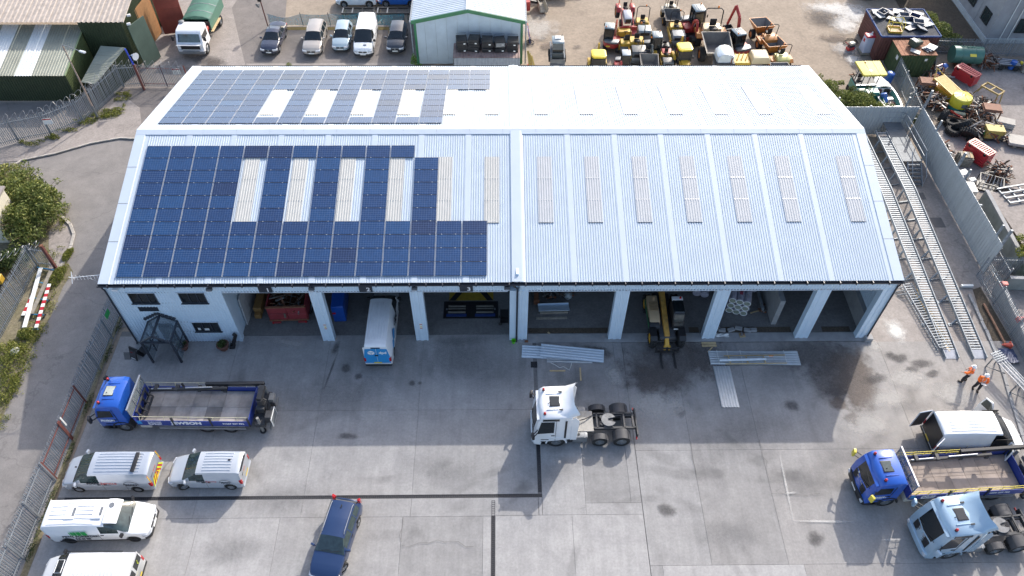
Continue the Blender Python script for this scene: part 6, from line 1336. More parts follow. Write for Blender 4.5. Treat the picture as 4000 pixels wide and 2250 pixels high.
sheet('verge', pxs((-300, 720), (20, 700), (120, 760), (250, 860), (215, 960), (250, 1000), (285, 1060), (245, 1120), (195, 1240), (135, 1330), (95, 1430), (40, 1560), (0, 1650), (-200, 1900), (-700, 1500)), -.035, VERGE)
sheet('fence_strip', pxs((478, 1226), (311, 1684), (50, 2400), (20, 2400), (276, 1726), (466, 1210)), -.03, VERGE)
# greenery
def leaf_mat(name, c1, c2, c3):
 m, n, l, p = nt(name); g = n.new('ShaderNodeNewGeometry'); cr = n.new('ShaderNodeValToRGB'); e = cr.color_ramp.elements
 e[0].color = (*c1, 1); e[1].color = (*c3, 1); q = e.new(.55); q.color = (*c2, 1)
 l.new(g.outputs['Random Per Island'], cr.inputs[0]); l.new(cr.outputs[0], p.inputs['Base Color']); p.inputs['Roughness'].default_value = .6; p.inputs['Specular IOR Level'].default_value = .3
 tr = n.new('ShaderNodeBsdfTranslucent'); l.new(cr.outputs[0], tr.inputs['Color']); ms = n.new('ShaderNodeMixShader'); ms.inputs[0].default_value = .3; l.new(p.outputs[0], ms.inputs[1]); l.new(tr.outputs[0], ms.inputs[2]); l.new(ms.outputs[0], n['Material Output'].inputs[0]); return m
LF = leaf_mat('bush leaves', (.075, .10, .025), (.17, .21, .055), (.34, .34, .11)); LFY = leaf_mat('yellow weeds', (.09, .12, .02), (.2, .22, .04), (.34, .32, .09)); LFD = leaf_mat('dark leaves', (.03, .05, .016), (.07, .10, .03), (.14, .18, .06)); STEM = mat('stem', (.12, .085, .05), .9)
def leaves(lobes, n, size, rng, low=-.2):
 b = MB(); vs = []; fs = []
 for k in range(n):
  c, r = rng.choices(lobes, [l[1][0] * l[1][1] * l[1][2] for l in lobes])[0]
  while 1:
   p = Vector((rng.uniform(-1, 1), rng.uniform(-1, 1), rng.uniform(low, 1)))
   if .25 < p.length < 1: break
  p = p * (.55 + .45 * rng.random() ** .5) / max(p.length, .4) * p.length ** .3 if False else p
  q = Vector((c[0] + p.x * r[0], c[1] + p.y * r[1], max(.03, c[2] + p.z * r[2])))
  d = Vector((rng.gauss(0, 1), rng.gauss(0, 1), rng.gauss(.4, .8))).normalized(); u = d.orthogonal().normalized(); u = Matrix.Rotation(rng.uniform(0, 6.28), 3, d) @ u; w = d.cross(u); s = size * rng.uniform(.6, 1.4)
  i = len(vs); vs += [q - u * s, q + w * s * .38, q + u * s, q - w * s * .38]; fs.append((i, i + 1, i + 2, i + 3))
 return b.add(vs, fs)
def shrub(name, label, cat, p, lobes, n, size, m, seed, group=None, sprays=0):
 rng = random.Random(seed); t = thing(name, label, cat, (p[0], p[1], 0), 0, group); st = MB()
 for (c, r) in lobes: st.tube([(c[0] * .2, c[1] * .2, 0), (c[0] * .7, c[1] * .7, c[2] * .6), (c[0], c[1], c[2] + r[2] * .6)], .03, 4)
 ex = []
 for k in range(sprays):
  c, r = rng.choice(lobes); a = rng.uniform(0, 6.28); e = (c[0] + math.cos(a) * r[0] * 1.25, c[1] + math.sin(a) * r[1] * 1.25, c[2] + r[2] * rng.uniform(.1, .9)); st.tube([(c[0], c[1], c[2]), e], .015, 4); ex.append((e, (.28, .28, .22)))
 tag(st.build('stems', STEM, t), kind='stuff')
 b = leaves(lobes, n, size, rng); b2 = leaves(ex, int(n * .12), size, rng, -1) if ex else None
 if b2: b.add(b2.v, b2.f)
 b.build('foliage', m, t); return t
q = G(120, 855)
shrub('buddleia_bush', 'big rambling bush spilling over the left verge beside the cream outhouse', 'bush', q, [((-1.2, 1.6, 1.0), (1.6, 1.5, 1.5)), ((.6, .9, 1.1), (1.8, 1.6, 1.6)), ((1.7, -.3, .9), (1.3, 1.4, 1.3)), ((.2, -1.2, 1.0), (1.7, 1.5, 1.4)), ((-1.6, 3.0, .8), (1.5, 1.3, 1.2)), ((.9, -2.4, .6), (1.1, 1.0, 1.0))], 13000, .13, LF, 3, sprays=170)
q = G(40, 680); shrub('bramble_patch', 'yellowish bramble at the kerb above the big bush', 'bush', q, [((0, 0, .3), (1.4, .8, .6)), ((-1.5, -.6, .4), (1.4, .9, .8))], 1800, .1, LFY, 4)
q = G(70, 1060); shrub('bramble_patch', 'dark bramble behind the left verge palisade', 'bush', q, [((-.3, .6, .5), (1.2, 1.1, .9)), ((-1.6, .1, .4), (1.2, .9, .7))], 2600, .1, LFD, 5)
for i, (px, py, rx, ry, rz_, lab) in enumerate(((60, 1420, 1.0, 1.6, .6, 'bright weeds between the striped boards and the left edge'), (20, 1385, 1.2, .9, .7, 'tall yellow weeds at the left edge below the striped boards'), (30, 1520, .8, 1.2, .4, 'low weeds by the road edge at the far left'), (105, 1310, .6, .5, .5, 'weed clump at the foot of the striped boards'), (225, 1085, .5, 1.0, .35, 'weeds growing over the broken kerb by the rusty post'), (265, 1000, .3, .7, .25, 'weeds in the gutter beside the broken kerb'))):
 q = G(px, py); shrub('weed_clump', lab, 'weeds', q, [((0, 0, .1), (rx, ry, rz_)), ((rx * .5, ry * .5, .1), (rx * .6, ry * .6, rz_ * .7))], 1100, .07, LFY, 10 + i)
def grass(name, lab, lobes, n, size, m, seed):
 b = leaves(lobes, n, size, random.Random(seed), 0); o = b.build(name, m); return tag(o, lab, 'grass', kind='stuff')
gl = []
for px, py in ((120, 560), (200, 535), (270, 505), (330, 478), (350, 465), (392, 445), (395, 455), (430, 450), (455, 425), (470, 385), (475, 365), (445, 440)):
 q = G(px, py); gl.append(((q.x + .15, q.y - .15, .02), (.75, .28, .22))); gl += [((q.x + random.uniform(-.9, .9), q.y + random.uniform(-.3, .5), .02), (random.uniform(.1, .5), random.uniform(.1, .3), random.uniform(.06, .3))) for _ in range(4)]
grass('grass', 'strip of weeds along the foot of the curved palisade fence', gl, 3800, .07, LFY, 21)
gl = []
for px, py in ((240, 1060), (215, 1120), (195, 1200), (180, 1280), (150, 1330), (110, 1430), (75, 1500), (40, 1570), (10, 1640), (60, 1360), (30, 1450), (230, 1000), (262, 860), (250, 840), (100, 1340)):
 q = G(px, py); gl.append(((q.x - .2, q.y, .02), (.4, .5, .16))); gl += [((q.x + random.uniform(-1.6, .5), q.y + random.uniform(-1.2, 1.2), .02), (random.uniform(.1, .5), random.uniform(.1, .5), random.uniform(.04, .3))) for _ in range(6)]
grass('grass', 'patchy weeds along the left verge beside the road', gl, 5200, .06, LFY, 22)
gl = [((FX + .25, y, .02), (.22, .9, .14)) for y in (1.5, -1, -5, -8.5, -11.5, -13, -14.5)]
grass('grass', 'sparse weeds under the west palisade fence', gl, 1500, .05, LFD, 23)
q = G(3230, 400); shrub('hedge_bush', 'leafy bush behind the north-east corner of the white unit', 'bush', (32.0, 24.9), [((-1.2, .6, .9), (1.3, 1.3, 1.2)), ((0, 0, 1.0), (1.7, 1.5, 1.3)), ((1.6, -.5, .7), (1.0, 1.0, 1.0)), ((-2.2, 1.8, 1.2), (.9, .9, 1.3))], 11000, .1, LF, 31, sprays=30)
shrub('ivy_plant', 'bright climbing plant at the corner of the pale grey shed', 'plant', (-7.6, 30.9), [((0, 0, .6), (.55, .5, .8)), ((-.5, .5, 1.3), (.3, .3, .9)), ((.9, -.2, .2), (.6, .4, .4)), ((1.6, -.1, .1), (.4, .3, .3))], 1400, .09, leaf_mat('bright ivy', (.05, .09, .015), (.1, .2, .03), (.2, .32, .06)), 32)
shrub('roadside_plant', 'small plant behind the eave of the white unit near the parked cars', 'plant', (-20.0, 31.6), [((0, 0, .5), (.35, .35, .6))], 260, .08, LF, 33)
shrub('overgrown_bush', 'dusty bush between the two storage containers and the dark palisade', 'bush', (43.6, 36.2), [((0, 0, 1.0), (1.2, 1.3, 1.4)), ((-.6, 1.8, 1.2), (1.0, 1.2, 1.3)), ((1.2, -.8, .7), (1.0, .8, 1.0))], 4500, .11, LF, 34)
shrub('yellow_bush', 'yellow green bush overhanging the dark blockwork wall at the right edge', 'bush', (39.6, 6.4), [((0, 0, 1.6), (1.5, 1.0, 1.0)), ((1.5, .3, 1.7), (1.4, 1.2, 1.2))], 3600, .11, LFY, 35, sprays=14)
shrub('dry_brush', 'dry brown brush at the right edge beside the scaffold trestle', 'bush', (37.3, -4.0), [((0, 0, .5), (1.0, 1.6, 1.0)), ((.6, -2, .5), (1.0, 1.5, .9))], 2600, .09, leaf_mat('dry brush', (.05, .045, .03), (.11, .095, .055), (.2, .17, .1)), 36)
shrub('fence_bramble', 'dusty bramble against the palisade behind the boat', 'bush', (37.4, 23.4), [((0, 0, .4), (.8, .8, .6))], 900, .09, LFD, 37)
# plant for hire, parked behind the unit
PY = paint('plant yellow', (.52, .32, .035), rough=.55, dirt=.28, coat=.2); PYB = paint('bright cab yellow', (.66, .48, .02), rough=.5, coat=.2); PR = paint('plant red', (.36, .03, .028), rough=.5, dirt=.22, coat=.2); PO = paint('plant orange', (.48, .19, .04), rough=.55, dirt=.25, coat=.2)
PGR = paint('plant grey roof', (.22, .27, .29), rough=.4); PCH = paint('plant charcoal', (.05, .06, .065), rough=.45, dirt=.1); PCR = paint('cream hood', (.58, .46, .28), rough=.5, dirt=.05); SKG = mat('worn grey skip', (.15, .142, .135), .6, .3, var=.25, dirt=.35, dcol=(.09, .08, .075), scale=2); SKT = mat('dusty skip', (.34, .31, .26), .7, var=.2, dirt=.3, scale=2); PG = 'hire machines parked behind the unit'
SEAT = mat('black seat', (.015, .015, .017), .6)
def hoop(t, x, w, z0, z1, m=BLACK, r=.035, lean=0., beacon=True):
 MB().tube([(x, -w, z0), (x - lean * .8, -w, z1 - .15), (x - lean, -w + .15, z1), (x - lean, w - .15, z1), (x - lean * .8, w, z1 - .15), (x, w, z0)], r, 6).build('roll_bar', m, t, smooth=40)
 if beacon: b = MB().lathe([(.05, 0), (.06, .08), (.03, .13)], 8, (x - lean, w * .4, z1 + .03)).build('beacon', AMBER, t, smooth=50)
def seat(t, x, z, y=0.):
 MB().bx(x - .22, x + .22, y - .22, y + .22, z, z + .12).build('seat', SEAT, t, bevel=.04); MB().bx(x - .3, x - .2, y - .2, y + .2, z + .1, z + .55).build('seat_back', SEAT, t, bevel=.04)
def swheel(t, x, z, y=0.):
 MB().cyl((x + .1, y, z - .35), (x, y, z), .025, n=6).build('steering_column', BLACK, t); pts = [(x + .04 * math.cos(a), y + .17 * math.sin(a), z + .17 * math.cos(a)) for a in [k * math.pi / 5 for k in range(10)]]; MB().tube([(x - .12 * math.cos(a) , y + .17 * math.sin(a), z + .1 * math.cos(a)) for a in [k * math.pi / 5 for k in range(10)]], .018, 4, closed=True).build('steering_wheel', BLACK, t)
def dumper(label, p, rz, col, skc, k=1., sk_out=None, canopy=None, hood=None):
 t = thing('site_dumper', label, 'dumper', (p[0], p[1], 0), rz, PG); t.scale = (k, k, k)
 for x, r in ((.75, .42), (-.85, .42)):
  for s in (1, -1): wheel(t, x, s * .72, r, .34, 'orange' if col is PO else 'yellow', 0, s)
 MB().bx(-1.5, .9, -.35, .35, .42, .72).build('chassis', CHAS, t, bevel=.03)
 o_ = [(.1, .75, .78), (1.75, .75, .9)]
 lo = [(.3, -.5, .72), (1.3, -.5, .66), (1.3, .5, .66), (.3, .5, .72)]; hi = [(.05, -.85, 1.5), (1.95, -.8, 1.25), (1.95, .8, 1.25), (.05, .85, 1.5)]
 hi2 = [(.11, -.79, 1.5), (1.88, -.74, 1.25), (1.88, .74, 1.25), (.11, .79, 1.5)]; lo2 = [(.36, -.45, .8), (1.25, -.45, .74), (1.25, .45, .74), (.36, .45, .8)]
 MB().loft([lo, hi, hi2], caps=False).build('skip', sk_out or col, t); MB().loft([hi2, lo2], caps=False).add(lo2, [(3, 2, 1, 0)]).build('skip_lining', skc, t)
 hd = MB().prism([(-1.55, .7), (-1.5, 1.15), (-1.2, 1.3), (-.55, 1.3), (-.5, .7)], 'y', -.55, .55).build('engine_hood', hood or col, t, bevel=.06, seg=2)
 seat(t, -.55, 1.28); swheel(t, -.08, 1.55); MB().bx(-.35, .0, -.5, .5, .7, .95).build('footplate', CHAS, t)
 for s in (1, -1): MB().prism([(-1.45, .85), (-1.2, 1.02), (-.5, 1.02), (-.3, .85), (-.3, .8), (-1.45, .8)], 'y', s * .55, s * .92).build('mudguard', col, t)
 if canopy:
  for x in (-1.15, -.15):
   for s in (1, -1): MB().cyl((x, s * .5, .9), (x, s * .5, 2.6), .035, n=6).build('canopy_post', BLACK, t)
  MB().bx(-1.3, 0, -.62, .62, 2.6, 2.72).build('canopy', canopy, t, bevel=.05)
 else: hoop(t, -.95, .55, 1.1, 2.35, lean=.12)
 return t
def roller(label, p, rz, col, k=1., hood=None, rops=True):
 t = thing('tandem_roller', label, 'roller', (p[0], p[1], 0), rz, PG); k *= 1.14; t.scale = (k, k, k)
 for x in (.85, -.85): MB().cyl((x, -.55, .4), (x, .55, .4), .4, n=20).build('drum', GREYM, t, smooth=40)
 for s in (1, -1): MB().bx(-1.1, 1.1, s * .57, s * .66, .35, .75).build('frame_side', col, t, bevel=.02)
 MB().prism([(.25, .72), (.3, 1.25), (1.15, 1.18), (1.3, .9), (1.25, .72)], 'y', -.55, .55).build('bonnet', hood or col, t, bevel=.06, seg=2); MB().bx(-1.25, -.35, -.55, .55, .75, 1.05).build('water_tank', col, t, bevel=.05)
 seat(t, -.5, 1.05); swheel(t, .1, 1.4); MB().bx(-.35, .25, -.5, .5, .7, .78).build('footplate', CHAS, t)
 if rops: hoop(t, -.8, .55, .9, 2.3, lean=.1)
 MB().bx(1.26, 1.3, -.4, .4, .8, 1.05).build('grille', BLACK, t)
 return t
def excavator(label, p, rz, col, k=1., roof=PGR, swing=0., cabin=True, pose='up', bm=None):
 t = thing('mini_excavator', label, 'excavator', (p[0], p[1], 0), rz, PG); t.scale = (k, k, k)
 for s in (1, -1):
  pr = []
  for i in range(7): a = math.pi / 2 + math.pi * i / 6; pr.append((-.75 + .24 * math.cos(a), .25 + .24 * math.sin(a)))
  for i in range(7): a = -math.pi / 2 + math.pi * i / 6; pr.append((.75 + .24 * math.cos(a), .25 + .24 * math.sin(a)))
  tr = MB().prism(pr, 'y', s * .48, s * .80).build('track', RUBBER, t)
  lg = MB()
  for i in range(12): lg.bx(-.8 + i * .14, -.75 + i * .14, s * .47, s * .81, .485, .515)
  tag(lg.build('track_lugs', RUBBER, tr), kind='stuff')
 MB().bx(-.6, .6, -.5, .5, .2, .48).build('undercarriage', CHAS, t); MB().prism([(1.25, .1), (1.32, .12), (1.32, .5), (1.22, .5)], 'y', -.8, .8).build('dozer_blade', col, t)
 pl = []
 for i in range(13): a = math.pi / 2 + math.pi * i / 12; pl.append((-.25 + .85 * math.cos(a), .82 * math.sin(a)))
 pl += [(.7, -.78), (.7, .78)]
 MB().prism(pl, 'z', .55, .98).build('house', col, t, bevel=.07, seg=2)
 pl2 = [(x * .96, y * .96) for x, y in pl if x < .3] + [(.2, -.7), (.2, .1)]
 MB().prism([(-.95, 0 - .6), (-1.02, 0), (-.85, .7), (-.35, .74), (-.35, -.74), (-.8, -.68)], 'z', .98, 1.2).build('rear_cover', GREYM if col is PR else col, t, bevel=.08, seg=2)
 MB().box((-1.08, .3, .78), (.03, .4, .14)).build('warning_plate', YEL, t)
 if cabin:
  cx0, cx1, y0, y1 = -.5, .62, -.05, .78
  MB().prism([(cx0, 1.0), (cx1, 1.0), (cx1 + .05, 1.25), (cx1 - .12, 2.3), (cx0, 2.3)], 'y', y0, y1).build('cab_glass', GLASS, t)
  fr = MB()
  for y in (y0 - .012, y1 + .012): fr.beam((cx0, y, 1.0), (cx0, y, 2.32), .08); fr.beam((cx1 + .05, y, 1.2), (cx1 - .12, y, 2.32), .08); fr.beam((.05, y, 1.0), (.0, y, 2.3), .07); fr.beam((cx0, y, 1.04), (cx1, y, 1.04), .1)
  for z in (1.05, 2.28): fr.beam((cx0 - .01, y0, z), (cx0 - .01, y1, z), .08); fr.beam((cx1 - (.12 if z > 2 else -.02), y0, z), (cx1 - (.12 if z > 2 else -.02), y1, z), .08)
  fr.build('cab_frame', BLACK, t); rf_ = MB().prism([(cx0 - .08, 2.32), (cx1 - .02, 2.32), (cx1 - .08, 2.42), (cx0 - .02, 2.44)], 'y', y0 - .06, y1 + .06).build('cab_roof', roof, t, bevel=.04)
  rb_ = MB()
  for i in range(4): rb_.bx(cx0 + .1, cx1 - .2, y0 + .1 + i * .18, y0 + .14 + i * .18, 2.43, 2.455)
  tag(rb_.build('roof_ribs', roof, t), kind='stuff'); MB().lathe([(.05, 0), (.06, .08), (.03, .12)], 8, (cx0 + .1, y1 - .1, 2.44)).build('beacon', AMBER, t, smooth=50)
  MB().box((cx1 + .12, y1 + .12, 2.0), (.06, .1, .26)).build('mirror', BLACK, t)
 else: seat(t, -.2, 1.0); hoop(t, -.45, .5, 1.0, 2.2)
 c = bm or col
 if pose == 'up': A, B, C = (.75, -.25, .85), (1.25, -.25, 2.9), (2.1, -.25, 3.5); D = (2.75, -.25, 1.4)
 elif pose == 'low': A, B, C = (.75, -.25, .85), (1.2, -.25, 1.9), (1.9, -.25, 2.3); D = (2.2, -.25, .9)
 else: A, B, C = (.75, -.25, .85), (1.0, -.25, 1.8), (1.6, -.25, 2.05); D = (1.9, -.25, .9)
 b = MB(); b.beam(A, B, .2, .26, up=(1, 0, 0)); b.beam(B, C, .18, .24); b.build('boom', c, t, bevel=.02); MB().beam(C, D, .16, .2, up=(1, 0, 0)).build('dipper_arm', c, t, bevel=.02)
 MB().cyl((A[0] + .15, -.25, A[2] + .3), (B[0] + .2, -.25, B[2] - .1), .045, n=8).build('boom_ram', ALU, t); MB().cyl((B[0] + .2, -.25, B[2] + .25), (C[0] - .05, -.25, C[2] + .12), .05, n=8).build('arm_ram', c, t)
 q = [(0, 0), (.12, -.3), (-.1, -.62), (-.5, -.62), (-.62, -.2), (-.5, -.2), (-.42, -.5), (-.15, -.5), (-.05, -.3), (-.12, 0)]
 bk = MB(); bk.prism([(D[0] + x * .9, D[2] + z * .9) for x, z in q], 'y', -.6, .1)
 for s in (-.62, .1): bk.prism([(D[0] + x * .9, D[2] + z * .9) for x, z in q[:5]], 'y', s, s + .03)
 bk.build('bucket', CHAS, t); return t
def backhoe(label, p, rz):
 t = thing('backhoe_loader', label, 'digger', (p[0], p[1], 0), rz, PG); t.scale = (.74, .74, .85)
 for s in (1, -1): wheel(t, -1.0, s * .95, .72, .45, 'yellow', 0, s); wheel(t, 1.35, s * .85, .45, .32, 'yellow', 0, s)
 MB().bx(-1.6, 1.9, -.4, .4, .55, .95).build('chassis', CHAS, t, bevel=.03); MB().prism([(.55, .9), (.55, 1.55), (1.3, 1.5), (2.0, 1.3), (2.05, .8), (1.9, .8)], 'y', -.48, .48).build('bonnet', PCR if False else PY, t, bevel=.06, seg=2); MB().bx(2.04, 2.08, -.4, .4, .85, 1.22).build('grille', BLACK, t)
 MB().prism([(-.95, 1.0), (.5, 1.0), (.62, 1.5), (.42, 2.65), (-.98, 2.65)], 'y', -.82, .82).build('cab_glass', GLASS, t)
 fr = MB()
 for y in (-.835, .835): fr.beam((-.97, y, 1), (-.99, y, 2.66), .1); fr.beam((.6, y, 1.4), (.42, y, 2.66), .1); fr.beam((-.25, y, 1), (-.25, y, 2.66), .07); fr.beam((-.95, y, 1.05), (.55, y, 1.05), .12)
 fr.beam((.44, -.8, 2.6), (.44, .8, 2.6), .09); fr.build('cab_frame', BLACK, t)
 MB().prism([(-1.15, -.7), (-.9, -.95), (.35, -.95), (.68, -.7), (.68, .7), (.35, .95), (-.9, .95), (-1.15, .7)], 'z', 2.66, 2.86).build('cab_roof', PYB, t, bevel=.07, seg=2); MB().prism([(-.9, -.6), (-.75, -.72), (.2, -.72), (.4, -.6), (.4, .6), (.2, .72), (-.75, .72), (-.9, .6)], 'z', 2.86, 2.885).build('roof_panel', PYB, t, bevel=.01)
 for s in (1, -1):
  MB().prism([(-1.75, 1.1), (-1.6, 1.55), (-.4, 1.55), (-.25, 1.2), (-.25, 1.1)], 'y', s * .84, s * 1.2).build('mudguard', PY, t, bevel=.03); MB().beam((.4, s * .62, 1.45), (2.3, s * .62, .75), .12, .2).build('loader_arm', PY, t, bevel=.02); MB().box((.7, s * 1.0, 1.9), (.08, .2, .28)).build('mirror', BLACK, t)
 MB().prism([(2.2, .15), (3.0, .12), (3.0, .16), (2.5, .22), (2.35, .55), (2.45, 1.0), (2.38, 1.0), (2.25, .6)], 'y', -1.12, 1.12).build('front_bucket', SKG, t)
 MB().bx(-1.9, -1.7, -1.0, 1.0, .5, 1.1).build('rear_frame', CHAS, t); MB().beam((-1.8, .2, 1.0), (-2.2, .2, 3.0), .22, .3, up=(1, 0, 0)).build('rear_boom', PY, t, bevel=.03); MB().beam((-2.2, .2, 3.0), (-2.7, .2, 1.6), .18, .24, up=(1, 0, 0)).build('dipper_arm', PY, t, bevel=.03); MB().prism([(-2.7, 1.6), (-2.4, 1.1), (-2.75, .8), (-3.05, 1.1), (-2.95, 1.2)], 'y', -.1, .5).build('rear_bucket', CHAS, t)
 return t
backhoe('yellow roofed digger at the left end of the hire machines', G(2347, 193, 2.8) + Vector((-.15, -.2, 0)), R(-90))
backhoe('yellow roofed digger in the middle of the hire machines', G(2680, 168, 2.8) + Vector((0, -.1, 0)), R(-84))
excavator('red mini excavator with its boom folded behind, next to the left yellow digger', G(2388, 175, .3), R(80), PR, pose='tuck', bm=paint('boom orange red', (.5, .09, .03)))
excavator('small red mini excavator with pale cab roof close to the white roof edge', G(2434, 205, 2.0), R(-92), PR, .85, roof=mat('pale cab roof', (.45, .48, .5), .5), pose='tuck')
excavator('charcoal cabbed excavator with pale grey roof amid the rollers', G(2552, 140, 2.2), R(-90), PCH, 1.0, roof=PGR, pose='tuck')
excavator('large red excavator with tall dark cab at the back of the hire machines', G(2708, 62, 2.0), R(-80), PR, 1.2, pose='tuck', bm=PR)
excavator('red excavator with raised red boom and black bucket at the right of the machines', G(2880, 205, .3), R(108), PR, 1.12, pose='up')
dumper('grey dumper with a canopy over its seat at the back of the hire machines', G(2620, 85, .5) + Vector((.1, .9, 0)), R(-92), SKT, SKG, 1.0, canopy=PGR, hood=mat('cream dumper hood', (.6, .56, .46), .5))
dumper('big orange dumper whose wide grey skip faces the white roof', G(2775, 200, .6) + Vector((.2, .6, 0)), R(-90), PO, SKG, 1.62, sk_out=SKT, hood=PCR)
dumper('yellow dumper with a roll hoop and grey skip just behind the roof edge', G(2530, 235, .8), R(-92), PY, SKG, 1.05, sk_out=SKG, hood=PCR)
dumper('orange skip dumper at the far right, nearer the boom of the red excavator', G(2975, 125, .8) + Vector((.1, -.6, 0)), R(98), PO, SKG, 1.15)
dumper('orange skip dumper with pale rear hood at the far right end of the machines', G(3025, 208, .8) + Vector((.1, -.3, 0)), R(98), PO, SKG, 1.15, hood=paint('pale yellow', (.6, .55, .2)))
dumper('dark skipped dumper mostly hidden by the right end of the white roof', G(3047, 262, 1.2) + Vector((0, -1.6, 0)), R(92), PO, SKG, 1.1, sk_out=SKG)
roller('small yellow roller with pale controls behind the small red excavator', G(2442, 150, .9), R(92), PY, rops=False)
roller('yellow roller with bare roll hoop and black seat behind the charcoal excavator', G(2510, 118, .6), R(-90), PY, hood=PGR)
roller('dusty black and yellow roller in front of the small yellow roller', G(2489, 190, .9), R(-90), PY, 1.1, hood=PCH)
roller('yellow and grey roller between the canopied dumper and the middle digger', G(2643, 130, .8), R(-90), PY, hood=GREYM)
roller('little black and yellow roller close to the roof edge beside the middle digger', G(2604, 232, .7), R(-90), PY, .8, hood=PCH)
roller('small red topped roller behind the little black one', G(2600, 192, .8), R(-90), PCH, .75, hood=PR, rops=False)
t = thing('compact_tractor', 'red compact tractor with grey bonnet and orange roll bar among the hire machines', 'tractor', G(2443, 92, .9) + Vector((0, .5, 0)), R(-88), PG)
for s in (1, -1): wheel(t, -.7, s * .75, .62, .36, 'orange', 0, s); wheel(t, 1.1, s * .62, .4, .25, 'orange', 0, s)
MB().bx(-1.0, 1.4, -.3, .3, .5, .85).build('chassis', PR, t, bevel=.03); MB().prism([(.1, .8), (.15, 1.35), (.9, 1.38), (1.6, 1.2), (1.65, .75)], 'y', -.38, .38).build('bonnet', mat('tractor grey', (.34, .36, .4), .4), t, bevel=.08, seg=2); MB().bx(1.62, 1.67, -.28, .28, .8, 1.15).build('grille', BLACK, t)
for s in (1, -1): MB().prism([(-1.35, .9), (-1.15, 1.3), (-.3, 1.3), (-.05, .95), (-.05, .9), (-1.35, .86)], 'y', s * .5, s * .92).build('mudguard', PR, t, bevel=.03)
seat(t, -.55, 1.05); swheel(t, .0, 1.5); ORR = paint('roll bar orange', (.6, .14, .05), rough=.5)
MB().tube([(-1.0, -.6, .9), (-1.1, -.6, 2.55), (-1.1, .6, 2.55), (-1.0, .6, .9)], .05, 6).build('roll_bar', ORR, t); MB().lathe([(.05, 0), (.06, .08), (.03, .12)], 8, (-1.1, 0, 2.6)).build('beacon', AMBER, t)
b = MB()
for s in (1, -1): b.beam((.2, s * .55, 1.1), (2.0, s * .55, .5), .1, .14)
b.beam((1.9, -.6, .55), (1.9, .6, .55), .1); b.build('loader_frame', PR, t)
MB().prism([(2.0, .1), (2.6, .08), (2.15, .25), (2.1, .6), (2.0, .6)], 'y', -.85, .85).build('bucket', PR, t)
t = thing('road_planer', 'yellow machine with a long cream hood just behind the roof edge', 'machine', G(2915, 252, 1.3) + Vector((0, -.5, 0)), R(0), PG)
MB().prism([(0, 1.0), (.1, 1.5), (1.5, 1.52), (1.75, 1.2), (1.75, .8), (0, .8)], 'y', -.7, .7).build('hood', PCR, t, bevel=.12, seg=2); MB().bx(-1.9, -.05, -.75, .75, .55, 1.0).build('body', PY, t, bevel=.05); MB().bx(-1.95, -1.85, -.8, .8, .5, 1.5).build('end_frame', RUST, t)
b = MB()
for k in range(8): b.bx(.2 + k * .18, .23 + k * .18, -.5, .5, 1.515, 1.535)
tag(b.build('hood_ribs', PCR, t), kind='stuff')
for x in (-1.4, 1.3):
 for s in (1, -1): wheel(t, x, s * .75, .4, .3, 'yellow', 0, s)
for k in range(4): MB().beam((-1.7 + k * .4, -.4, 1.0), (-1.4 + k * .4, .3, 1.35), .1).build('lever_arm', PY, t)
t = thing('covered_roller', 'machine with a rounded silver hood in front of the big grey skip', 'machine', G(2817, 250, 1.4) + Vector((0, -.4, 0)), R(-90), PG)
MB().loft([[(x, y * w, z) for y, z in ((-.8, .9), (-.8, 1.45), (-.5, 1.72), (0, 1.8), (.5, 1.72), (.8, 1.45), (.8, .9))] for x, w in ((-.8, .85), (-.7, 1), (.5, 1), (.75, .86))]).build('hood', mat('silver hood', (.55, .6, .63), .3, .3), t, smooth=40); MB().cyl((0, -.85, .42), (0, .85, .42), .42, n=18).build('drum', GREYM, t, smooth=40); MB().bx(-.9, .9, -.86, .86, .5, .9).build('frame', CHAS, t)
t = thing('skid_loader', 'lone dark grey cabbed loader behind the roof edge beside the traffic cone', 'loader', G(2175, 228, 1.5) + Vector((0, -.2, 0)), R(-90), PG)
MB().bx(-1.0, .55, -.55, .55, .35, 1.05).build('body', PCH, t, bevel=.04); MB().prism([(-.6, 1.05), (.5, 1.05), (.55, 1.4), (.4, 2.0), (-.6, 2.0)], 'y', -.48, .48).build('cab_glass', GLASS, t); MB().prism([(-.75, 2.0), (.5, 2.0), (.4, 2.12), (-.7, 2.12)], 'y', -.55, .55).build('cab_roof', PGR, t, bevel=.03)
for s in (1, -1):
 MB().beam((-.95, s * .62, 1.3), (.9, s * .62, .75), .12, .16).build('lift_arm', GREYM, t)
 for x in (.3, -.6): wheel(t, x, s * .68, .36, .26, 'black', 0, s)
MB().prism([(.8, .1), (1.5, .1), (1.0, .25), (.9, .6), (.8, .6)], 'y', -.7, .7).build('bucket', SKG, t); MB().cyl((-.6, .4, 2.1), (-.6, .4, 2.3), .03, n=6).build('aerial', BLACK, t); MB().bx(-.6, .0, -.3, .3, 2.12, 2.2).build('roof_unit', mat('pale roof unit', (.5, .52, .52), .5), t, bevel=.05)
t = thing('loader_shovel', 'red loader with a big grey bucket half behind the grey shed', 'loader', G(2062, 40), R(10)); MB().bx(-1.6, .1, -.7, .7, .3, 1.3).build('body', PR, t, bevel=.05); MB().beam((-.2, .3, 1.0), (1.1, .3, .6), .2, .25).build('lift_arm', BLACK, t); MB().prism([(1.1, .1), (1.9, .08), (2.0, .5), (1.85, .95), (1.8, .93), (1.9, .5), (1.75, .2), (1.2, .25), (1.15, .9), (1.1, .9)], 'y', -.9, .9).build('bucket', SKT, t)
for s in (1, -1): wheel(t, -.8, s * .7, .45, .3, 'black', 0, s)
t = thing('parked_trailer', 'dark trailer cut by the top edge beyond the sandy yard', 'trailer', (4.9, 45.6, 0), 0); MB().bx(-2.6, 2.6, -.9, .9, .6, .9).build('bed', BLACK, t)
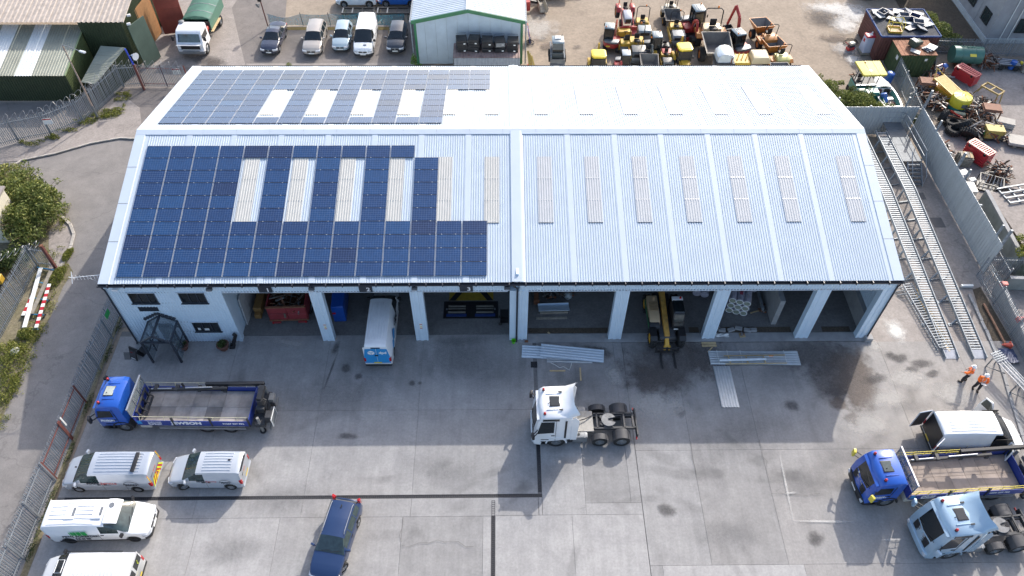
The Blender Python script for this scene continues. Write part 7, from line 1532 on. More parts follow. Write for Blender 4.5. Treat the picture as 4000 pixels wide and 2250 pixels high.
for x in (-.5, .5):
 for s in (1, -1): wheel(t, x, s * .85, .38, .24, 'black', 0, s)
MB().beam((2.6, 0, .65), (4.2, -.1, .5), .1).build('drawbar', DARK, t)
t = thing('ring_plate', 'dark steel ring with a gearbox lying alone on the sandy ground', 'scrap', G(2070, 168)); MB().tube([(.42 * math.cos(a), .42 * math.sin(a), .05) for a in [k * math.pi / 9 for k in range(18)]], .045, 5, closed=True).build('ring', CHAS, t); MB().cyl((0, .1, 0), (0, .1, .45), .17, .12, 10).build('gearbox', CHAS, t); MB().beam((0, .1, .3), (.1, .5, .35), .08).build('arm', CHAS, t)
t = thing('traffic_cone', 'faded red and white traffic cone by the corner of the grey shed', 'cone', G(2069, 256)); MB().bx(-.22, .22, -.22, .22, 0, .05).build('base', RP, t, bevel=.02); MB().lathe([(.17, .05), (.12, .35)], 12).build('cone_body', paint('cone red', (.6, .09, .05), rough=.5), t, smooth=40); MB().lathe([(.12, .35), (.075, .6)], 12).build('white_sleeve', PLATEW, t, smooth=40); MB().lathe([(.075, .6), (.035, .78)], 12).build('tip', paint('cone red', (.6, .09, .05)), t, smooth=40)
t = thing('leaning_boards', 'weathered yellow boards leaning on the corner of the grey shed', 'boards', (2.75, 32.3, 0));
for k in range(3): MB().beam((.15 + k * .22, 0, 0), (-.1 + k * .18, .25, 1.7 - k * .25), .2, .03).build('board', mat('yellowed board', (.42, .32, .1), .8), t)
t = thing('steel_gate', 'blue and red steel gate leaning on the side of the grey shed', 'gate', (2.75, 36.8, 0)); MB().beam((.25, 0, 0), (0, 0, 1.5), .9, .05, up=(1, 0, 0)).build('face', BLUED, t); MB().beam((.27, .6, 0), (0, .6, 1.6), .25, .06, up=(1, 0, 0)).build('edge_rail', RP, t)
# inside the bays
SCR = [mat('scrap steel', (.16, .15, .145), .6, .4, var=.3, dirt=.4), RUST, mat('scrap brown', (.1, .07, .05), .8, var=.3), mat('scrap pale', (.22, .21, .2), .5, .3, var=.2)]
REDT = mat('battered red paint', (.22, .025, .03), .6, var=.2, dirt=.3, dcol=(.16, .07, .05), scale=2)
def heap(par, n, c, d, rng, ln=(.3, 1.1), name='scrap_bits'):
 for i, m in enumerate(SCR):
  b = MB()
  for k in range(n // 4):
   p = Vector((c[0] + rng.uniform(-1, 1) * d[0], c[1] + rng.uniform(-1, 1) * d[1], c[2] + rng.random() ** 1.5 * d[2])); q = Vector((rng.gauss(0, 1), rng.gauss(0, 1), rng.gauss(0, .5))).normalized() * rng.uniform(*ln) / 2
   a_, b_ = p - q, p + q; a_.z = max(a_.z, .03); b_.z = max(b_.z, .03); b.beam(a_, b_, rng.uniform(.03, .14), rng.uniform(.02, .1))
  tag(b.build(name, m, par), kind='stuff')
rg = random.Random(5)
t = thing('scrap_trailer', 'battered red trailer full of scrap standing in bay one', 'trailer', (-14.75, 1.35, 0), R(2))
for k in range(2):
 for z in (.72, 1.38): MB().bx(-1.3 + k * 1.31, -.01 + k * 1.31, -.04, .03, z, z + .62).build('tailgate_panel', REDT, t, bevel=.02)
MB().bx(-1.36, 1.36, -.08, .06, 2.02, 2.12).build('top_rail', RUST, t); MB().bx(-1.36, 1.36, -.06, .05, .6, .7).build('bottom_rail', RUST, t)
for s in (-1, 1): MB().bx(s * 1.3 - .04, s * 1.3 + .04, .04, 4.2, .7, 2.1).build('side', REDT, t); MB().bx(s * .9 - .3, s * .9 + .3, -.1, 0, .38, .55).build('lamp_board', REDT, t); MB().cyl((s * 1.12, -.1, .46), (s * 1.12, -.13, .46), .06, n=8).build('tail_light', REDL, t); MB().bx(s * 1.0 - .25, s * 1.0 + .25, .3, .36, .05, .45).build('mud_flap', GREYM, t)
MB().bx(-1.3, 1.3, .05, 4.2, .66, .74).build('floor', RUST, t)
for s in (-1, 1): o = wheel(t, 0, 0, .48, .3, 'steel', 0, s); o.location = (s * 1.2, 1.2, .48); o.rotation_euler = (0, 0, R(90) if s < 0 else R(-90))
heap(t, 120, (0, 1.8, 1.3), (1.1, 1.7, .9), rg)
t = thing('timber_beam', 'heavy brown steel beam standing on the left of bay one', 'beam', (-17.15, 2.6, 0)); MB().bx(-.28, .28, -.4, 3.4, .2, .85).build('beam_body', mat('ochre steel', (.27, .15, .05), .6, var=.2, dirt=.2), t, bevel=.03); MB().bx(-.2, .25, -.75, -.41, .1, .5).build('end_block', MATS['ochre steel'], t, bevel=.03)
t = thing('door_leaf', 'scuffed white door panel leaning on the left wall of bay one', 'panel', (-17.85, 1.4, 0)); MB().prism([(0, 0), (3.2, 0), (3.2, 2.6), (.2, 2.6)], 'x', -.03, .06).build('leaf', mat('scuffed white', (.5, .5, .5), .6, dirt=.35), t)
t = thing('blue_cabinet', 'tall bright blue machine cabinet behind the pier between bays one and two', 'cabinet', (-11.35, 1.6, 0), R(3)); MB().bx(-.4, .45, 0, 2.6, .05, 1.7).build('case', paint('machine blue', (.01, .08, .38), rough=.4), t, bevel=.04); MB().bx(-.38, -.15, -.02, -.001, .95, 1.1).build('red_switch', REDL, t); MB().bx(.452, .47, .3, 2.3, .3, 1.5).build('side_panel', MATS['paint machine blue'], t)
t = thing('brake_tester', 'black framed roller brake tester let into the floor of bay three', 'brake tester', (-2.15, 2.6, 0)); BM = mat('blue roller frame', (.02, .045, .16), .5, var=.2, dirt=.25)
MB().bx(-1.95, 1.95, -.75, .8, .0, .03).build('pit_frame', BLACK, t)
for s in (-1, 1):
 MB().bx(s * 1.02 - .72, s * 1.02 + .72, -.58, -.36, .03, .075).build('blue_plate', BM, t)
 for y in (-.2, .12, .34): MB().cyl((s * 1.0 - .62, y, .05), (s * 1.0 + .62, y, .05), .09 if y != .12 else .06, n=12).build('roller', mat('gritty roller', (.13, .12, .1), .9), t, smooth=40)
 MB().bx(s * 1.72 - .05, s * 1.72 + .05, .0, .12, .03, .1).build('end_bearing', GREYM, t)
tag(MB().bx(-3.75, -.55, 3.5, 8, .0045, .0085).build('painted_floor_panel', mat('yellow floor paint', (.33, .22, .02), .7, var=.2, dirt=.3), None), kind='structure')
for s in (-1, 1): tag(MB().add([(-2.15 + s * 1.6, 3.5, .012), (-2.15 + s * 1.15, 3.5, .012), (-2.15 + s * .0, 5.2, .012), (-2.15 + s * .5, 5.2, .012)], [(0, 1, 2, 3)]).build('painted_stripe', BLACK), kind='structure')
t = thing('tool_trolley', 'black wire trolley beside the right pier of bay three', 'trolley', (.25, 1.6, 0)); b = MB()
for x in (-.3, .25):
 for y in (-.35, .3): MB().cyl((x, y, .1), (x, y, 1.1), .02, n=6).build('upright', BLACK, t)
for z in (.25, .6, .95): MB().bx(-.3, .25, -.35, .3, z, z + .03).build('shelf', BLACK, t)
for s in (-.34, .3): MB().cyl((-.3, s - .03, .13), (-.3, s + .03, .13), .13, n=12).build('wheel', RUBBER, t)
t = thing('folded_flashing', 'folded white steel flashing lying just inside the fourth bay', 'flashing', (3.75, 2.75, 0), R(2)); MB().prism([(-.62, .5), (.1, .18), (.14, .42), (.1, .2), (-.6, .52)], 'x', -1.1, 1.1).build('sheet', CLADW, t); MB().prism([(-.65, .56), (.25, .22), (.35, .02), (.33, .02), (.23, .2), (-.66, .54)], 'x', -1.1, 1.1).build('outer_sheet', CLADW, t)
MB().bx(-1.0, 1.0, -.5, .1, 0, .15).build('packing_timber', WOODG, t)
t = thing('loose_trim', 'narrow grey trim lying on the floor in front of the folded flashing', 'trim', (3.6, 1.85, .006), R(1)); MB().bx(-1.1, 1.1, -.09, .09, 0, .04).build('strip', WOODG, t)
t = thing('steel_section', 'rusty orange steel section by the left pier of the fourth bay', 'steel', (2.55, 3.1, 0)); MB().bx(-.16, .16, 0, 3, .1, .5).build('web', RUST, t); MB().bx(-.2, .2, -.06, 0, .08, .52).build('end_plate', RUST, t)
for x, lab in ((3.55, 'heap of cables and clamps inside the fourth bay'), (4.75, 'heap of rags and plastic bags inside the fourth bay')):
 t = thing('rubbish_heap', lab, 'rubbish', (x, 4.0, 0)); heap(t, 48, (0, 0, .1), (.45, .5, .5), rg, (.2, .6)); MB().lathe([(.02, 0), (.32, .05), (.36, .25), (.2, .45), (.03, .5)], 9, (.1, -.2, 0)).build('bag', mat('bin bag', (.3, .33, .34), .5, var=.3) if x > 4 else BLACK, t, smooth=60)
WRAP = mat('printed plastic wrap', (.42, .40, .46), .3, var=.25, scale=5, spec=.6); INS = mat('insulation core', (.23, .25, .2), .9, var=.2)
t = thing('insulation_bundle', 'plastic wrapped bundle of insulation rolls standing in the sixth bay', 'insulation', (16.75, 2.1, 0), R(-17))
for i, (x, z) in enumerate(((-.5, .32), (0, .3), (.5, .32), (-.5, .86), (0, .84), (.5, .86), (-.5, 1.4), (0, 1.4), (.5, 1.4))):
 o = MB().cyl((x, 0, z), (x, 2.2, z), .27, n=14).build('roll', WRAP, t, smooth=40); MB().cyl((x, -.02, z), (x, .0, z), .2, n=14).build('roll_core', INS, o); MB().tube([(x + .235 * math.cos(a), -.01, z + .235 * math.sin(a)) for a in [k * math.pi / 7 for k in range(14)]], .03, 4, closed=True).build('wrap_rim', PLATEW, o)
TXP = mat('red print', (.4, .08, .12), .5)
for y in (.5, 1.3): MB().bx(-.1, .12, y, y + .55, 1.672, 1.676).build('print_band', TXP, t)
t = thing('insulation_bundle', 'loose wrapped insulation bundle half hidden behind the pier of the sixth bay', 'insulation', (14.4, 3.6, 0), R(-14));
for x in (-.25, .3): MB().cyl((x, 0, .5), (x, 1.8, .5), .3, n=12).build('roll', WRAP, t, smooth=40)
t = thing('insulation_bundle', 'wrapped insulation bundle behind the nine roll bundle', 'insulation', (18.0, 4.0, 0), R(-17))
for x in (-.25, .3): MB().cyl((x, 0, .6), (x, 1.8, .6), .3, n=12).build('roll', WRAP, t, smooth=40)
t = thing('offcut_pile', 'small pile of clips and a wooden batten on the floor of the sixth bay', 'offcuts', (18.4, 2.3, 0)); heap(t, 24, (.3, .2, .05), (.3, .3, .2), rg, (.1, .3)); MB().beam((-.55, -.1, .03), (.2, .15, .04), .09, .04).build('batten', WOOD, t)
# in front of the bays
SHT = mat('new white roofing sheet', (.55, .63, .70), .38, .1, var=.06); SHTG = mat('galvanised roofing sheet', (.5, .53, .55), .35, .5, var=.1)
def sheets(name, label, cx, cy, L, W, an, m, layers=1, pitch=.2, z0=.02):
 t = thing(name, label, 'roof sheets', (cx, cy, 0), an, 'loose roofing sheets')
 for k in range(layers):
  pr = corrug(-W / 2, W / 2, pitch, .04); z = z0 + k * .022; b = MB().loft([[(x, y, z + d) for y, d in pr] for x in (-L / 2, L / 2)], ring_closed=False, caps=False); o = b.build('sheet', m, t); o.location = (random.uniform(-.05, .05), random.uniform(-.03, .03), 0); o.rotation_euler = (0, 0, random.uniform(-.01, .01))
 return t
sheets('roofing_sheets', 'white corrugated roof sheets, lower pile poking out to the left by the green bucket', 3.5, -1.15, 4.1, 1.05, R(-3.5), SHT, 2)
sheets('roofing_sheets', 'white corrugated roof sheet on top of the pile in front of the fourth bay', 4.85, -1.27, 4.3, 1.08, R(-7), SHT, 2, z0=.12)
sheets('roofing_sheets', 'corrugated sheet mostly covered at the bottom of the pile by the fourth bay', 4.7, -1.75, 3.1, .6, R(-2), SHTG, 1)
t = sheets('roofing_sheets', 'long grey corrugated sheets with battens in front of the sixth bay', 17.3, -1.68, 6.1, 1.15, R(-.5), SHTG, 3)
for x in (-2.5, -1.8, -.9, 2.1): MB().bx(x - .015, x + .015, -.58, .58, .125, .135).build('strap', PLATEW, t)
MB().bx(1.0, 1.3, .05, .2, .13, .136).build('orange_label', AMBER, t)
t = thing('timber_frame', 'wooden batten frame lying on the long grey sheets', 'battens', (17.2, -1.65, .125), R(-.5))
for y in (.05, -.62): MB().beam((-2.0, y, .03), (2.2, y + .08, .03), .06, .05).build('long_batten', WOOD, t)
for x in (-1.7, -.5, .7): MB().beam((x, .02, .03), (x + .05, -.55, .03), .08, .04).build('cross_batten', WOOD, t)
t = thing('wrapped_trim', 'white wrapped length of trim lying on the batten frame', 'trim', (16.4, -1.98, .2), R(1.5)); MB().cyl((-1.6, 0, .06), (1.6, 0, .06), .085, n=8).build('wrap', mat('white wrap', (.6, .66, .7), .4, var=.12), t, smooth=40)
sheets('roofing_sheets', 'grey corrugated sheets laid end on below the long pile', 14.92, -3.98, 3.2, 1.12, R(90), SHTG, 2)
t = thing('timber_offcuts', 'two short timbers and a brace beside the long grey sheets', 'timber', (14.4, -.42, 0));
for y in (0, -.22): MB().bx(-.5, .5, y - .08, y + .08, 0, .06).build('timber', WOOD, t)
MB().beam((.2, -.35, .03), (-.2, -.75, .03), .08, .05).build('brace', WOOD, t)
for (a, b_), lab in ((((2147, 1449), (2208, 1449)), 'pale batten lying on the concrete below the roof sheet pile'), (((2266, 1437), (2269, 1488)), 'short stick lying on the concrete left of the damp patch'), (((2140, 1298), (2148, 1304)), 'stick in the trench of the fourth bay')):
 p, q = G(*a), G(*b_); t = thing('batten', lab, 'batten', ((p.x + q.x) / 2, (p.y + q.y) / 2, .004), math.atan2(q.y - p.y, q.x - p.x)); MB().bx(-(q - p).length / 2, (q - p).length / 2, -.05, .05, 0, .04).build('stick', WOOD, t)
t = thing('packing_strap', 'curly white packing strap on the concrete below the roof sheet pile', 'strap', G(2180, 1430)); MB().tube([(-.6, .35, .01), (-.2, .1, .012), (.1, -.15, .02), (.35, -.05, .02), (.75, -.35, .012), (.9, .1, .012), (.95, .4, .012)], .018, 4).build('strip', PLATEW, t)
sheet('drain_cover', [(2.0, -1.86), (2.45, -1.86), (2.45, -2.35), (2.0, -2.35)], .002, BLACK); sheet('doormat', pxs((487, 1405), (482, 1376), (515, 1376), (512, 1405)), .004, mat('grey mat', (.12, .12, .12), .9))
t = thing('bucket', 'lime green bucket at the foot of the black downpipe between the units', 'bucket', (.86, -.28, 0)); MB().lathe([(.11, 0), (.15, .3), (.165, .3), (.145, .28), (.11, .02)], 14).build('shell', paint('lime green', (.12, .55, .02)), t, smooth=40)
t = thing('paver_block', 'small red brick left beside the first pier of the right hand bays', 'brick', (1.75, -.22, .03)); MB().bx(-.12, .12, -.06, .06, 0, .12).build('block', RUST, t)
t = thing('crumpled_wrap', 'crumpled white plastic on the threshold of the sixth bay', 'wrap', (15.4, .2, .032), R(-4)); rr = random.Random(9); MB().loft([[(x, y, .02 + rr.random() * .09) for y in (-.14, -.05, .05, .14)] for x in (-.45, -.25, -.05, .15, .35, .5)], ring_closed=False, caps=False).build('sheet', PLATEW, t)
t = thing('timber_block', 'nailed wooden block with clips on the threshold of the sixth bay', 'block', (16.85, .25, .032), R(5)); MB().bx(-.2, .2, -.2, .15, 0, .06).build('board', WOOD, t); heap(t, 12, (0, 0, .08), (.12, .1, .08), rg, (.08, .2), 'clips')
t = thing('pavement_sign', 'black A-board sign standing open in front of the glass porch', 'sign', (-24.75, -1.2, 0), R(-25))
for s in (1, -1):
 o = MB().beam((0, s * .32, 0), (0, .02 * s, .95), .62, .03, up=(0, 1, 0)).build('board', BLACK, t)
 b = MB().beam((0, s * .27 - .02, .25), (0, s * .08 - .02, .75), .5, .02, up=(0, 1, 0)).build('poster', mat('dark poster', (.05, .05, .055), .3, var=.6, scale=9), o)
MB().bx(-.12, .05, -.2, -.19, .62, .68).build('red_print', REDL, t); MB().bx(-.15, .2, -.345, -.33, .1, .2).build('pale_print', PLATEW, t); MB().bx(-.28, .42, .1, .9, 0, .04).build('rubber_base', BLACK, t)
TER = mat('terracotta', (.16, .075, .055), .8, var=.2)
for x, lab in ((-21.75, 'terracotta planter beside the right post of the glass porch'), (-19.0, 'terracotta planter under the lower office window')):
 t = thing('plant_pot', lab, 'planter', (x, -.62, 0), 0, 'planters by the office'); MB().lathe([(.26, 0), (.4, .42), (.43, .42), (.43, .5), (.36, .5), (.34, .44), (.0, .42)], 14).build('pot', TER, t, smooth=40); leaves([((0, 0, .5), (.3, .3, .35))], 170, .1, random.Random(int(-x)), 0).build('foliage', LFD, t)
t = thing('boot_sculpture', 'black tall sculpture beside the right hand planter', 'sculpture', (-18.35, -.35, 0)); MB().tube([(-.05, -.15, .12), (.1, -.05, .5), (.3, .1, 1.0), (.2, .1, 1.15)], .13, 8).build('shaft', BLACK, t, smooth=50); MB().bx(-.25, .1, -.35, .05, 0, .22).build('foot', BLACK, t, bevel=.06, seg=2)
# by the wheel ramps
t = thing('lattice_beam', 'galvanised lattice beam lying beside the wheel ramps', 'lattice beam', (30.15, 1.75, 0), R(96))
for y in (-.32, .32): MB().cyl((-2.9, y, .35), (2.9, y, .35), .035, n=6).build('chord', GALV, t); MB().cyl((-2.9, y, .05), (2.9, y, .05), .035, n=6).build('chord', GALV, t)
rgm = MB().bx(-.025, .025, -.3, .3, .33, .37).build('rung', GALV); rme = rgm.data; bpy.data.objects.remove(rgm)
for k in range(26): inst('rung', rme, t, (-2.85 + k * .228, 0, 0))
for k in range(9): MB().beam((-2.8 + k * .65, .32, .05), (-2.5 + k * .65, .32, .35), .03).build('brace', GALV, t)
for k in range(3): MB().beam((2.6 - k * .3, .35, .35), (2.75 - k * .3, .95, .02), .06).build('outrigger', GREYM, t)
t = thing('scaffold_planks', 'bundle of pale timber planks laid beside the lattice beam', 'planks', (30.75, 1.6, 0), R(95.5))
for k in range(3): MB().bx(-2.7 - .1 * k, 2.7 - .25 * k, -.2 + k * .16, -.06 + k * .16, .02, .1 + .03 * k).build('plank', WOOD if k != 1 else WOODG, t)
t = thing('white_step', 'white plastic step by the end of the east palisade', 'step', G(3775, 1120)); MB().bx(-.45, .45, -.1, .1, 0, .2).build('tread', PLATEW, t, bevel=.02)
a, b_ = G(3840, 1190), G(3922, 1345); t = thing('drain_pipe', 'rusty brown pipe lying in the soil along the slanting palisade', 'pipe', a); MB().cyl((0, 0, .1), (*(b_ - a).xy, .12), .08, n=8).build('barrel', mat('brown pipe', (.25, .13, .08), .7, var=.2), t, smooth=40)
t = thing('traffic_cone', 'fallen red cone at the end of the brown pipe', 'cone', G(3925, 1350)); MB().cyl((-.25, 0, .12), (.25, -.1, .17), .05, .2, 10).build('cone_body', MATS['paint cone red'], t); MB().bx(.22, .28, -.3, .1, 0, .4).build('base', MATS['paint cone red'], t)
t = thing('blue_tarpaulin', 'dark blue tarpaulin crumpled at the foot of the slanting palisade', 'tarpaulin', G(3935, 1395)); rr = random.Random(2); MB().loft([[(x, y, .02 + rr.random() * .25) for y in (-.6, -.3, 0, .3, .6)] for x in (-.5, -.2, .1, .4, .6)], ring_closed=False, caps=False).build('cloth', mat('blue tarp', (.03, .05, .12), .5, var=.2), t, smooth=60)
t = thing('scaffold_trestle', 'long grey trestle loaded with scaffold tubes at the right edge', 'trestle', G(3935, 1500), R(-70))
for x in (-1.6, .6, 2.8):
 for y in (-.4, .4): MB().beam((x, y, 0), (x, y * .9, 1.0), .07).build('leg', GREYM, t)
 MB().beam((x, -.45, .95), (x, .45, .95), .08).build('bearer', GREYM, t); MB().beam((x, -.4, .1), (x + 1.2, -.38, .9), .05).build('brace', GREYM, t)
for k in range(9): MB().cyl((-1.9 + rg.uniform(-.3, .3), -.38 + k * .09, 1.03 + rg.random() * .1), (3.4 + rg.uniform(-.6, .3), -.38 + k * .09 + rg.uniform(-.06, .06), 1.05 + rg.random() * .1), .026, n=6).build('scaffold_tube', GALV if k % 3 else ALU, t)
for k in range(5): MB().bx(-1.9 + k * .16, -1.84 + k * .16, -.4, .4, 1.17, 1.2).build('ladder_rung', GALV, t)
# left verge: striped boards
def board(name, label, a, b_, m, bands=0, z=.25):
 p, q = G(*a), G(*b_); d = q - p; t = thing(name, label, 'board', ((p.x + q.x) / 2, (p.y + q.y) / 2, 0), math.atan2(d.y, d.x), 'barrier boards on the left verge'); L = d.length
 if bands:
  for k in range(bands): MB().bx(-L / 2 + k * L / bands, -L / 2 + (k + 1) * L / bands, -.12, .12, z, z + .05).build('band', (REDL if k % 2 else PLATEW), t)
 else: MB().bx(-L / 2, L / 2, -.14, .14, z, z + .06).build('plank', m, t)
board('barrier_board', 'red and white striped barrier board nearest the road on the left verge', (200, 1120), (149, 1290), None, 13, .28); board('barrier_board', 'red and white striped board next to the left verge palisade', (147, 1130), (96, 1240), None, 7, .2)
board('white_plank', 'long plain white board lying between the striped boards', (167, 1058), (104, 1290), PLATEW, 0, .3); board('grey_plank', 'weathered grey board lying between the white and striped boards', (205, 1068), (130, 1235), WOODG, 0, .24)
for (a, b_), lab in ((((150, 1050), (212, 1060)), 'top'), (((145, 1105), (200, 1118)), 'second'), (((128, 1168), (190, 1178)), 'third'), (((90, 1232), (175, 1235)), 'fourth'), (((95, 1291), (153, 1291)), 'bottom')):
 p, q = G(*a), G(*b_); t = thing('trestle_bar', f'blue bar carrying the barrier boards, {lab} of the five', 'bar', ((p.x + q.x) / 2, (p.y + q.y) / 2, 0), math.atan2(q.y - p.y, q.x - p.x), 'blue trestle bars'); L = (q - p).length; MB().bx(-L / 2, L / 2, -.04, .04, .12, .19).build('bar', paint('trestle blue', (.03, .18, .33)), t)
 for s in (-1, 1): MB().bx(s * L / 2 - .04, s * L / 2 + .04, -.15, .15, 0, .12).build('foot', DARK, t)
t = thing('yellow_machine', 'corner of a yellow machine behind the left verge palisade', 'machine', G(-20, 1120), R(4)); MB().bx(-1.5, .9, -.3, .3, .5, 1.1).build('frame', PY, t, bevel=.05); MB().bx(-1.5, .7, -.5, .5, .05, .5).build('undercarriage', CHAS, t)
t = thing('rag_heap', 'pale rags dumped on the weeds at the edge of the road', 'rubbish', G(62, 1375)); MB().lathe([(.02, 0), (.3, .04), (.32, .18), (.12, .3), (.02, .3)], 8).build('rag', PLATEW, t, smooth=60); MB().beam((-.3, .8, .03), (.1, .2, .05), .14, .06).build('log', WOODG, t)
# junk yard in the north-east corner
def rect_box(name, label, cat, x0, x1, y0, y1, h, rz=0.): return thing(name, label, cat, ((x0 + x1) / 2, (y0 + y1) / 2, 0), rz)
RC = mat('oxide red container', (.13, .05, .04), .7, var=.25, dirt=.3, scale=1.5); BE = paint('edge blue', (.015, .06, .2), rough=.75, dirt=.25, coat=0)
t = rect_box('storage_container', 'oxide red container with blue roof edge heaped with grey bins and panels', 'container', 36.5, 42.2, 33.6, 38.4, 2.6)
csheet('side', (-2.85, -2.4, 0), (2.85, -2.4, 0), (-2.85, -2.4, 2.55), (2.85, -2.4, 2.55), .28, .04, RC, t); csheet('side', (-2.85, -2.4, 0), (-2.85, 2.4, 0), (-2.85, -2.4, 2.55), (-2.85, 2.4, 2.55), .28, .04, RC, t); MB().bx(2.8, 2.85, -2.35, 2.4, 0, 2.55).build('side', RC, t); MB().bx(-2.8, 2.8, 2.35, 2.4, 0, 2.55).build('side', RC, t)
MB().bx(-2.8, 2.8, -2.35, 2.35, 2.5, 2.56).build('roof', mat('grimy dark roof', (.06, .062, .07), .9, var=.3, dirt=.4, dcol=(.25, .23, .2)), t)
for p, q in (((-2.85, -2.42), (2.85, -2.42)), ((-2.87, -2.4), (-2.87, 2.4)), ((2.87, -2.4), (2.87, 2.4)), ((-2.85, 2.42), (2.85, 2.42))): MB().beam((*p, 2.56), (*q, 2.56), .1, .14).build('roof_edge', BE, t)
PANC = [mat('pale grey panel', (.33, .34, .36), .5, var=.15, dirt=.15), mat('slate panel', (.13, .14, .17), .5, var=.2), mat('white panel', (.5, .51, .51), .5, var=.1), mat('blue black panel', (.03, .04, .1), .4, var=.2)]
PAL = ['pale grey', 'slate', 'white', 'blue black']; WH = ['at the back left of', 'along the back of', 'at the back right of', 'on the left of', 'in the middle of', 'on the right of', 'at the front left of', 'at the front of', 'at the front right of']
used = set(); rr = random.Random(12)
cells = [(-2.0, 1.75), (-1.0, 1.5), (.1, 1.8), (1.1, 1.6), (2.0, 1.5), (-2.1, .8), (-.9, .5), (.2, .7), (1.2, .5), (2.1, .4), (.4, -.2), (1.2, -.5), (2.2, -.5), (.3, -1.1), (1.3, -1.4), (-.3, .1), (-1.7, 1.3), (.7, 1.2)]
FORM = ['flat panel', 'tilted panel', 'ribbed cover', 'open bin']
for i, (x, y) in enumerate(cells):
 ci = (0, 1, 2, 0, 1, 2, 0, 1, 3, 0, 2, 1, 2, 1, 0, 2, 1, 0)[i]; fo = (2, 1, 0, 1, 0, 1, 2, 3, 3, 2, 0, 3, 2, 0, 1, 1, 3, 0)[i]; w = WH[(0 if y > 1 else 3 if y > 0 else 6) + (0 if x < -.8 else 1 if x < .9 else 2)]
 lab = f'{PAL[ci]} {FORM[fo]} {w} the red container roof'
 if lab in used: lab = f'{PAL[ci]} {FORM[fo]} resting on others {w} the red container roof'
 used.add(lab); t = thing('junk_panel', lab, 'panel', (39.35 + x, 36 + y, 2.58), rr.uniform(-.7, .7), 'junk on the red container roof')
 M = Matrix.Rotation(rr.uniform(.2, .6) if fo == 1 else rr.uniform(-.08, .08), 3, 'Y') @ Matrix.Rotation(rr.uniform(-.2, .2), 3, 'X'); z = .28 if fo == 1 else .12
 if fo == 3: MB().loft([[(-.4, -.35, .05), (.4, -.35, .05), (.4, .35, .05), (-.4, .35, .05)], [(-.5, -.42, .5), (.5, -.42, .5), (.5, .42, .5), (-.5, .42, .5)], [(-.45, -.37, .5), (.45, -.37, .5), (.45, .37, .5), (-.45, .37, .5)], [(-.36, -.3, .12), (.36, -.3, .12), (.36, .3, .12), (-.36, .3, .12)]]).build('bin', PANC[ci], t)
 else:
  MB().box((0, 0, z), (1.0, .72, .06), M=M).build('face', PANC[ci], t, bevel=.015); MB().box((0, 0, z - .06), (1.06, .78, .05), M=M).build('frame', BLACK, t)
  if fo == 2:
   for k in range(4): MB().box(M @ Vector((-.36 + k * .24, 0, .04)) + Vector((0, 0, z)), (.05, .66, .03), M=M).build('rib', PANC[ci], t)
t = thing('access_cage', 'yellow man-riding cage standing on the front edge of the red container roof', 'cage', (38.0, 34.6, 2.58), R(-6))
MB().bx(-.6, .6, -.5, .5, .0, .05).build('floor', WOOD, t)
for y in (-.5, .5): MB().bx(-.62, .62, y - .02, y + .02, .0, .22).build('toe_board', YT, t)
for x in (-.6, .6): MB().bx(x - .02, x + .02, -.48, .48, .0, .22).build('toe_board', YT, t)
for x in (-.6, .6):
 for y in (-.5, .5): MB().cyl((x, y, 0), (x, y, 1.1), .03, n=6).build('post', YEL, t)
for z in (.6, 1.1): MB().tube([(-.6, -.5, z), (.6, -.5, z), (.6, .5, z), (-.6, .5, z)], .028, 5, closed=True).build('rail', YEL, t)
GCN = mat('dark green container', (.045, .075, .03), .6, var=.25, dirt=.25, scale=1.2)
t = rect_box('storage_container', 'dark green container with a rusty boarded roof in the junk yard', 'container', 37.5, 40.9, 30.8, 33.2, 2.4)
csheet('side', (-1.7, -1.2, 0), (1.7, -1.2, 0), (-1.7, -1.2, 2.35), (1.7, -1.2, 2.35), .3, .045, GCN, t); csheet('side', (-1.7, -1.2, 0), (-1.7, 1.2, 0), (-1.7, -1.2, 2.35), (-1.7, 1.2, 2.35), .6, .02, GCN, t); MB().bx(-1.66, 1.7, 1.15, 1.2, 0, 2.35).build('side', GCN, t); MB().bx(1.66, 1.7, -1.15, 1.15, 0, 2.35).build('side', GCN, t)
for k in range(9): MB().bx(-1.72 + k * .385, -1.36 + k * .385, -1.25 + rr.uniform(-.05, .05), 1.25, 2.36, 2.4 + rr.random() * .02).build('roof_board', mat('rusty roof board', (.30, .14, .08), .85, var=.25, dirt=.2, rand=.15), t)
MB().bx(-1.72, -1.706, -.9, -.5, 1.6, 2.0).build('white_label', PLATEW, t); MB().bx(.7, .95, -1.26, -1.246, 1.75, 2.0).build('white_label', PLATEW, t)
t = thing('wheeled_bin', 'upturned dark green bin lying on the rusty container roof', 'bin', (39.2, 32.2, 2.42), R(25)); MB().loft([[(-.55, -.42, .1), (-.55, .42, .1), (-.55, .42, .75), (-.55, -.42, .75)], [(.65, -.3, .12), (.65, .3, .12), (.65, .3, .5), (.65, -.3, .5)]]).build('shell', mat('bin green', (.03, .06, .05), .45), t, bevel=.06, seg=2); MB().bx(-.5, -.1, -.3, .3, .74, .76).build('lid_panel', PANC[0], t)
t = thing('junk_panel', 'pale grey board leaning over the front of the rusty container roof', 'panel', (38.9, 31.2, 2.46), R(-30)); MB().box((0, 0, .06), (.9, .6, .04), M=Matrix.Rotation(.1, 3, 'Y')).build('face', PANC[0], t)
t = thing('junk_panel', 'stack of white and grey panels at the right of the rusty container roof', 'panels', (40.4, 31.7, 2.45), R(28))
for k in range(3): MB().box((k * .06, -.05 * k, .05 + k * .09), (1.2 - .15 * k, .8, .04), k * .15).build('sheet', PANC[(1, 0, 2)[k]], t)
